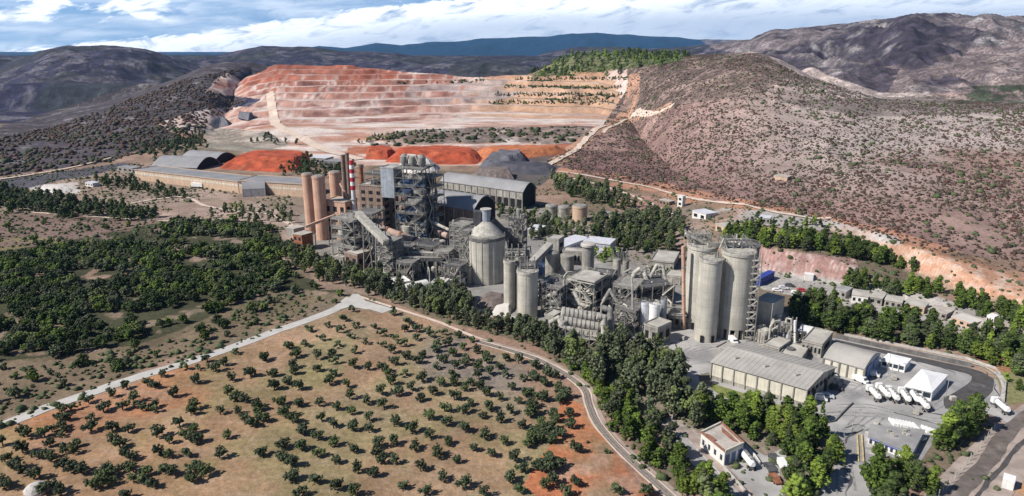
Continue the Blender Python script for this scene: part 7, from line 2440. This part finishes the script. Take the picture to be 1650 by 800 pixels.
CAP = 295
by = {}
for p in PLANTS:
    k = {'dpine': 'pine', 'wood2': 'wood'}.get(p[0], p[0])
    by.setdefault(k, []).append(p)
rnd = random.Random(77)
for k, lst in by.items():
    lst.sort(key=lambda p: (0 if (0 < p[6] < 1650 and p[7] < 812) else 1, p[2] / p[3]))
    solo = [p for p in lst[:CAP] if -60 < p[6] < 1710 and p[7] < 850]
    rest = [p for p in lst if p not in solo]
    counts = {}
    for p in solo:
        lb, g = label_for(p)
        cm, tm = proto(p[0], rnd.randrange(4))
        e = bpy.data.objects.new(NAMES[p[0]], None)
        e.location = (p[1], p[2], p[5])
        s = p[3]
        e.rotation_euler = (0, 0, rnd.uniform(0, 6.28))
        e.scale = (s * rnd.uniform(.9, 1.12), s * rnd.uniform(.9, 1.12), s * rnd.uniform(.88, 1.1))
        e['label'] = lb; e['category'] = CATS[p[0]]; e['group'] = g
        COL.objects.link(e)
        for nm, me in (('crown', cm), ('trunk', tm)):
            c = bpy.data.objects.new(nm, me)
            c.parent = e
            COL.objects.link(c)
    if rest:
        for kk in sorted(set(p[0] for p in rest)):
            Vs = []; Fs = []; off = 0
            var = [crown({'dpine': 'pine', 'wood2': 'wood'}.get(kk, kk), 900 + q, .4) for q in range(3)]
            for p in rest:
                if p[0] != kk:
                    continue
                V, F = var[rnd.randrange(3)]
                a = rnd.uniform(0, 6.28); ca, sa = math.cos(a), math.sin(a)
                M = np.array([[ca, -sa, 0], [sa, ca, 0], [0, 0, rnd.uniform(.85, 1.15)]]) * p[3]
                Vs.append(V @ M.T + np.array([p[1], p[2], p[5]])); Fs.append(F + off); off += len(V)
            me = tri_mesh('distant_' + CATS[kk].replace(' ', '_') + 's', np.concatenate(Vs), np.concatenate(Fs), LEAF[kk])
            o = bpy.data.objects.new({'wood': 'woodland', 'wood2': 'woodland', 'pine': 'distant_pine_wood', 'dpine': 'distant_pine_wood', 'gum': 'distant_eucalyptus_wood', 'shrub': 'distant_shrubs', 'olive': 'distant_olive_trees'}.get(kk, 'distant_wood'), me)
            COL.objects.link(o)
            tag(o, {'wood2': 'greyish trees mixed through the far part of the left wood', 'wood': 'dense dark and bright green wood on the left, its far part', 'pine': 'bright green pines in belts farther from the viewer', 'dpine': 'dark pines scattered behind the works and at the quarry',
                    'gum': 'grey green eucalyptus farther behind the works', 'shrub': 'low shrubs outside the wood edge', 'olive': 'olive trees outside the picture edge'}[kk], 'trees', None, 'stuff')
    print('PLANTS', k, len(lst), 'solo', len(solo))


# scrub that nobody could count
def scrub(name, label, zones, mat, seed, size=(.7, 1.6), cat='scrub'):
    rng = np.random.default_rng(seed)
    Vs = []; Fs = []; off = 0
    for poly, spacing, keep, clump, ymax in zones:
        hx, hy, hz = hits([p[0] for p in poly], [p[1] for p in poly])
        ok = ~np.isnan(hy)
        x0, x1, y0, y1 = hx[ok].min() - 5, hx[ok].max() + 5, hy[ok].min() - 5, min(hy[ok].max() + 5, ymax)
        n = int((x1 - x0) * (y1 - y0) / spacing ** 2)
        X = rng.uniform(x0, x1, n); Y = rng.uniform(y0, y1, n)
        Z = land(X, Y)
        u, v = project(X, Y, Z)
        m = inpoly(u, v, poly) & (rng.random(n) < keep)
        if clump:
            m &= fbm(X + seed * 7, Y, clump[0], 4) + (fbm(X, Y + seed, 11, 2) - .5) * .35 + rng.normal(size=n) * .04 > clump[1]
        X, Y, Z = X[m], Y[m], Z[m]
        n = len(X)
        s = np.clip(size[0] + (size[1] - size[0]) * rng.gamma(1.3, .33, n), size[0] * .6, size[1] * 1.7)
        cs = np.stack([X, Y, Z + s * .3], 1)
        V, F = blobs(cs, s, rng, .75, .35)
        Vs.append(V); Fs.append(F + off); off += len(V)
    me = tri_mesh(name, np.concatenate(Vs), np.concatenate(Fs), mat)
    o = bpy.data.objects.new(name, me)
    COL.objects.link(o)
    tag(o, label, cat, None, 'stuff')
    print('SCRUB', name, len(me.polygons) // 20)


RH = [(880, 262), (965, 212), (1005, 150), (1015, 112), (1100, 90), (1215, 86), (1300, 125), (1420, 160), (1660, 168), (1720, 200), (1720, 470), (1640, 440), (1300, 350), (1100, 310), (960, 285)]
scrub('hillside_scrub', 'dark scrub bushes dotting the stony hillside on the right', [(RH, 2.7, .95, (45, .38), 1150)], 'scrub_leaf', 5, (.3, 1.05))
scrub('hillside_green_scrub', 'greener bushes among the scrub of the right hillside', [(RH, 8.0, .8, (40, .50), 1150)], 'green_scrub_leaf', 6, (.8, 1.8))
scrub('spur_scrub', 'dark scrub covering the low spur left of the quarry', [([(-100, 262), (0, 225), (160, 180), (290, 132), (400, 108), (330, 145), (400, 165), (335, 195), (325, 225), (215, 250), (180, 262), (0, 285), (-100, 290)], 5.2, .9, (50, .36), 1550)], 'scrub_leaf', 7, (1.3, 2.8))
scrub('spur_green_scrub', 'green trees and bushes at the foot of the spur', [([(0, 262), (120, 215), (330, 200), (325, 240), (215, 252), (180, 262), (0, 285)], 8, .8, (50, .42), 1550), ([(590, 224), (700, 210), (930, 205), (960, 210), (930, 232), (720, 230), (600, 238)], 7, .85, (40, .36), 1000)], 'green_scrub_leaf', 8, (1.4, 3.0))
scrub('waste_ground_scrub', 'small bushes scattered over the waste ground around the works', [
    ([(-100, 350), (0, 345), (150, 350), (310, 362), (470, 380), (470, 300), (220, 262), (0, 285), (-100, 300)], 3.4, .9, (24, .42), 760),
    ([(860, 268), (1300, 350), (1650, 445), (1650, 560), (1380, 500), (1240, 440), (1100, 440), (860, 400)], 3.6, .85, (20, .43), 700),
    ([(-100, 690), (0, 600), (240, 555), (460, 470), (560, 480), (440, 535), (0, 692)], 2.5, .85, (14, .38), 500),
    ([(-60, 345), (0, 345), (310, 362), (280, 395), (0, 440), (-60, 450)], 3.0, .85, (16, .38), 600),
    ([(560, 470), (700, 515), (860, 555), (950, 620), (1080, 790), (1020, 760), (930, 640), (860, 578), (700, 530)], 3.4, .45, (12, .5), 500),
    ([(1040, 640), (1150, 640), (1330, 690), (1350, 740), (1250, 800), (1150, 800), (1060, 700)], 3.6, .5, (12, .45), 400),
    ([(1560, 760), (1650, 690), (1700, 680), (1700, 850), (1560, 830)], 4, .35, (9, .5), 400)], 'green_scrub_leaf', 9, (.35, 1.15))

scrub('bench_scrub', 'green planted strips along the orange quarry benches', [
    ([(u0, v0 - 2), (u1, v1 - 2), (u1, v1 + 2.5), (u0, v0 + 2.5)], 3.6, .9, (30, .38), 1300) for u0, v0, u1, v1 in ((815, 140, 1000, 142), (800, 153, 1000, 155), (790, 166, 985, 166), (880, 162, 980, 158), (850, 129, 1010, 127), (640, 133, 780, 131))], 'green_scrub_leaf', 12, (1.0, 2.3))
scrub('hilltop_scrub', 'green bushes covering the hilltop above the orange benches', [([(858, 122), (905, 96), (960, 84), (1110, 86), (1090, 102), (1010, 112), (900, 126)], 6, .9, None, 1400)], 'dark_pine_leaf', 13, (1.3, 3.0))
scrub('undergrowth', 'low green undergrowth beneath the tree belts', [
    ([(600, 470), (760, 497), (870, 534), (1020, 560), (1068, 590), (1130, 655), (1110, 700), (1135, 790), (1095, 830), (1020, 740), (965, 660), (900, 585), (760, 530), (640, 492)], 2.8, .75, (14, .36), 500),
    ([(1108, 690), (1140, 660), (1290, 672), (1345, 735), (1318, 790), (1290, 850), (1245, 850), (1268, 745), (1240, 712), (1205, 712)], 2.8, .8, (12, .34), 400),
    ([(1270, 497), (1345, 500), (1460, 524), (1640, 575), (1720, 612), (1480, 563), (1330, 534)], 3.2, .7, (14, .36), 500),
    ([(1385, 850), (1418, 770), (1502, 735), (1588, 672), (1606, 680), (1545, 758), (1490, 850)], 2.8, .8, (12, .34), 400)], 'green_scrub_leaf', 14, (.4, 1.2))
scrub('hill_foot_scrub', 'dense reddish scrub on the lower slope of the right hill', [([(880, 262), (965, 215), (1040, 180), (1200, 190), (1400, 240), (1650, 300), (1720, 470), (1640, 440), (1300, 350), (1100, 310), (960, 285)], 2.9, .9, (35, .40), 900)], 'scrub_leaf', 15, (.35, 1.0))


# ------------------------------------------------------------ the air
def haze():
    m = bpy.data.materials.new('haze')
    m.use_nodes = True
    t = NT(m.node_tree)
    t.n.clear()
    out = t.new('ShaderNodeOutputMaterial')
    v = t.new('ShaderNodeVolumePrincipled')
    v.inputs['Color'].default_value = (0.30, 0.58, 1.0, 1)
    v.inputs['Density'].default_value = 2.8e-5
    v.inputs['Anisotropy'].default_value = 0.0
    t.link(v.outputs[0], out.inputs['Volume'])
    b = MB().prism([(-110000, -1200), (110000, -1200), (110000, 15600), (-110000, 15600)], -60, 620)
    MATS['haze'] = m
    o = b.build('haze', 'haze', None)
    o['kind'] = 'stuff'
    return o


haze()
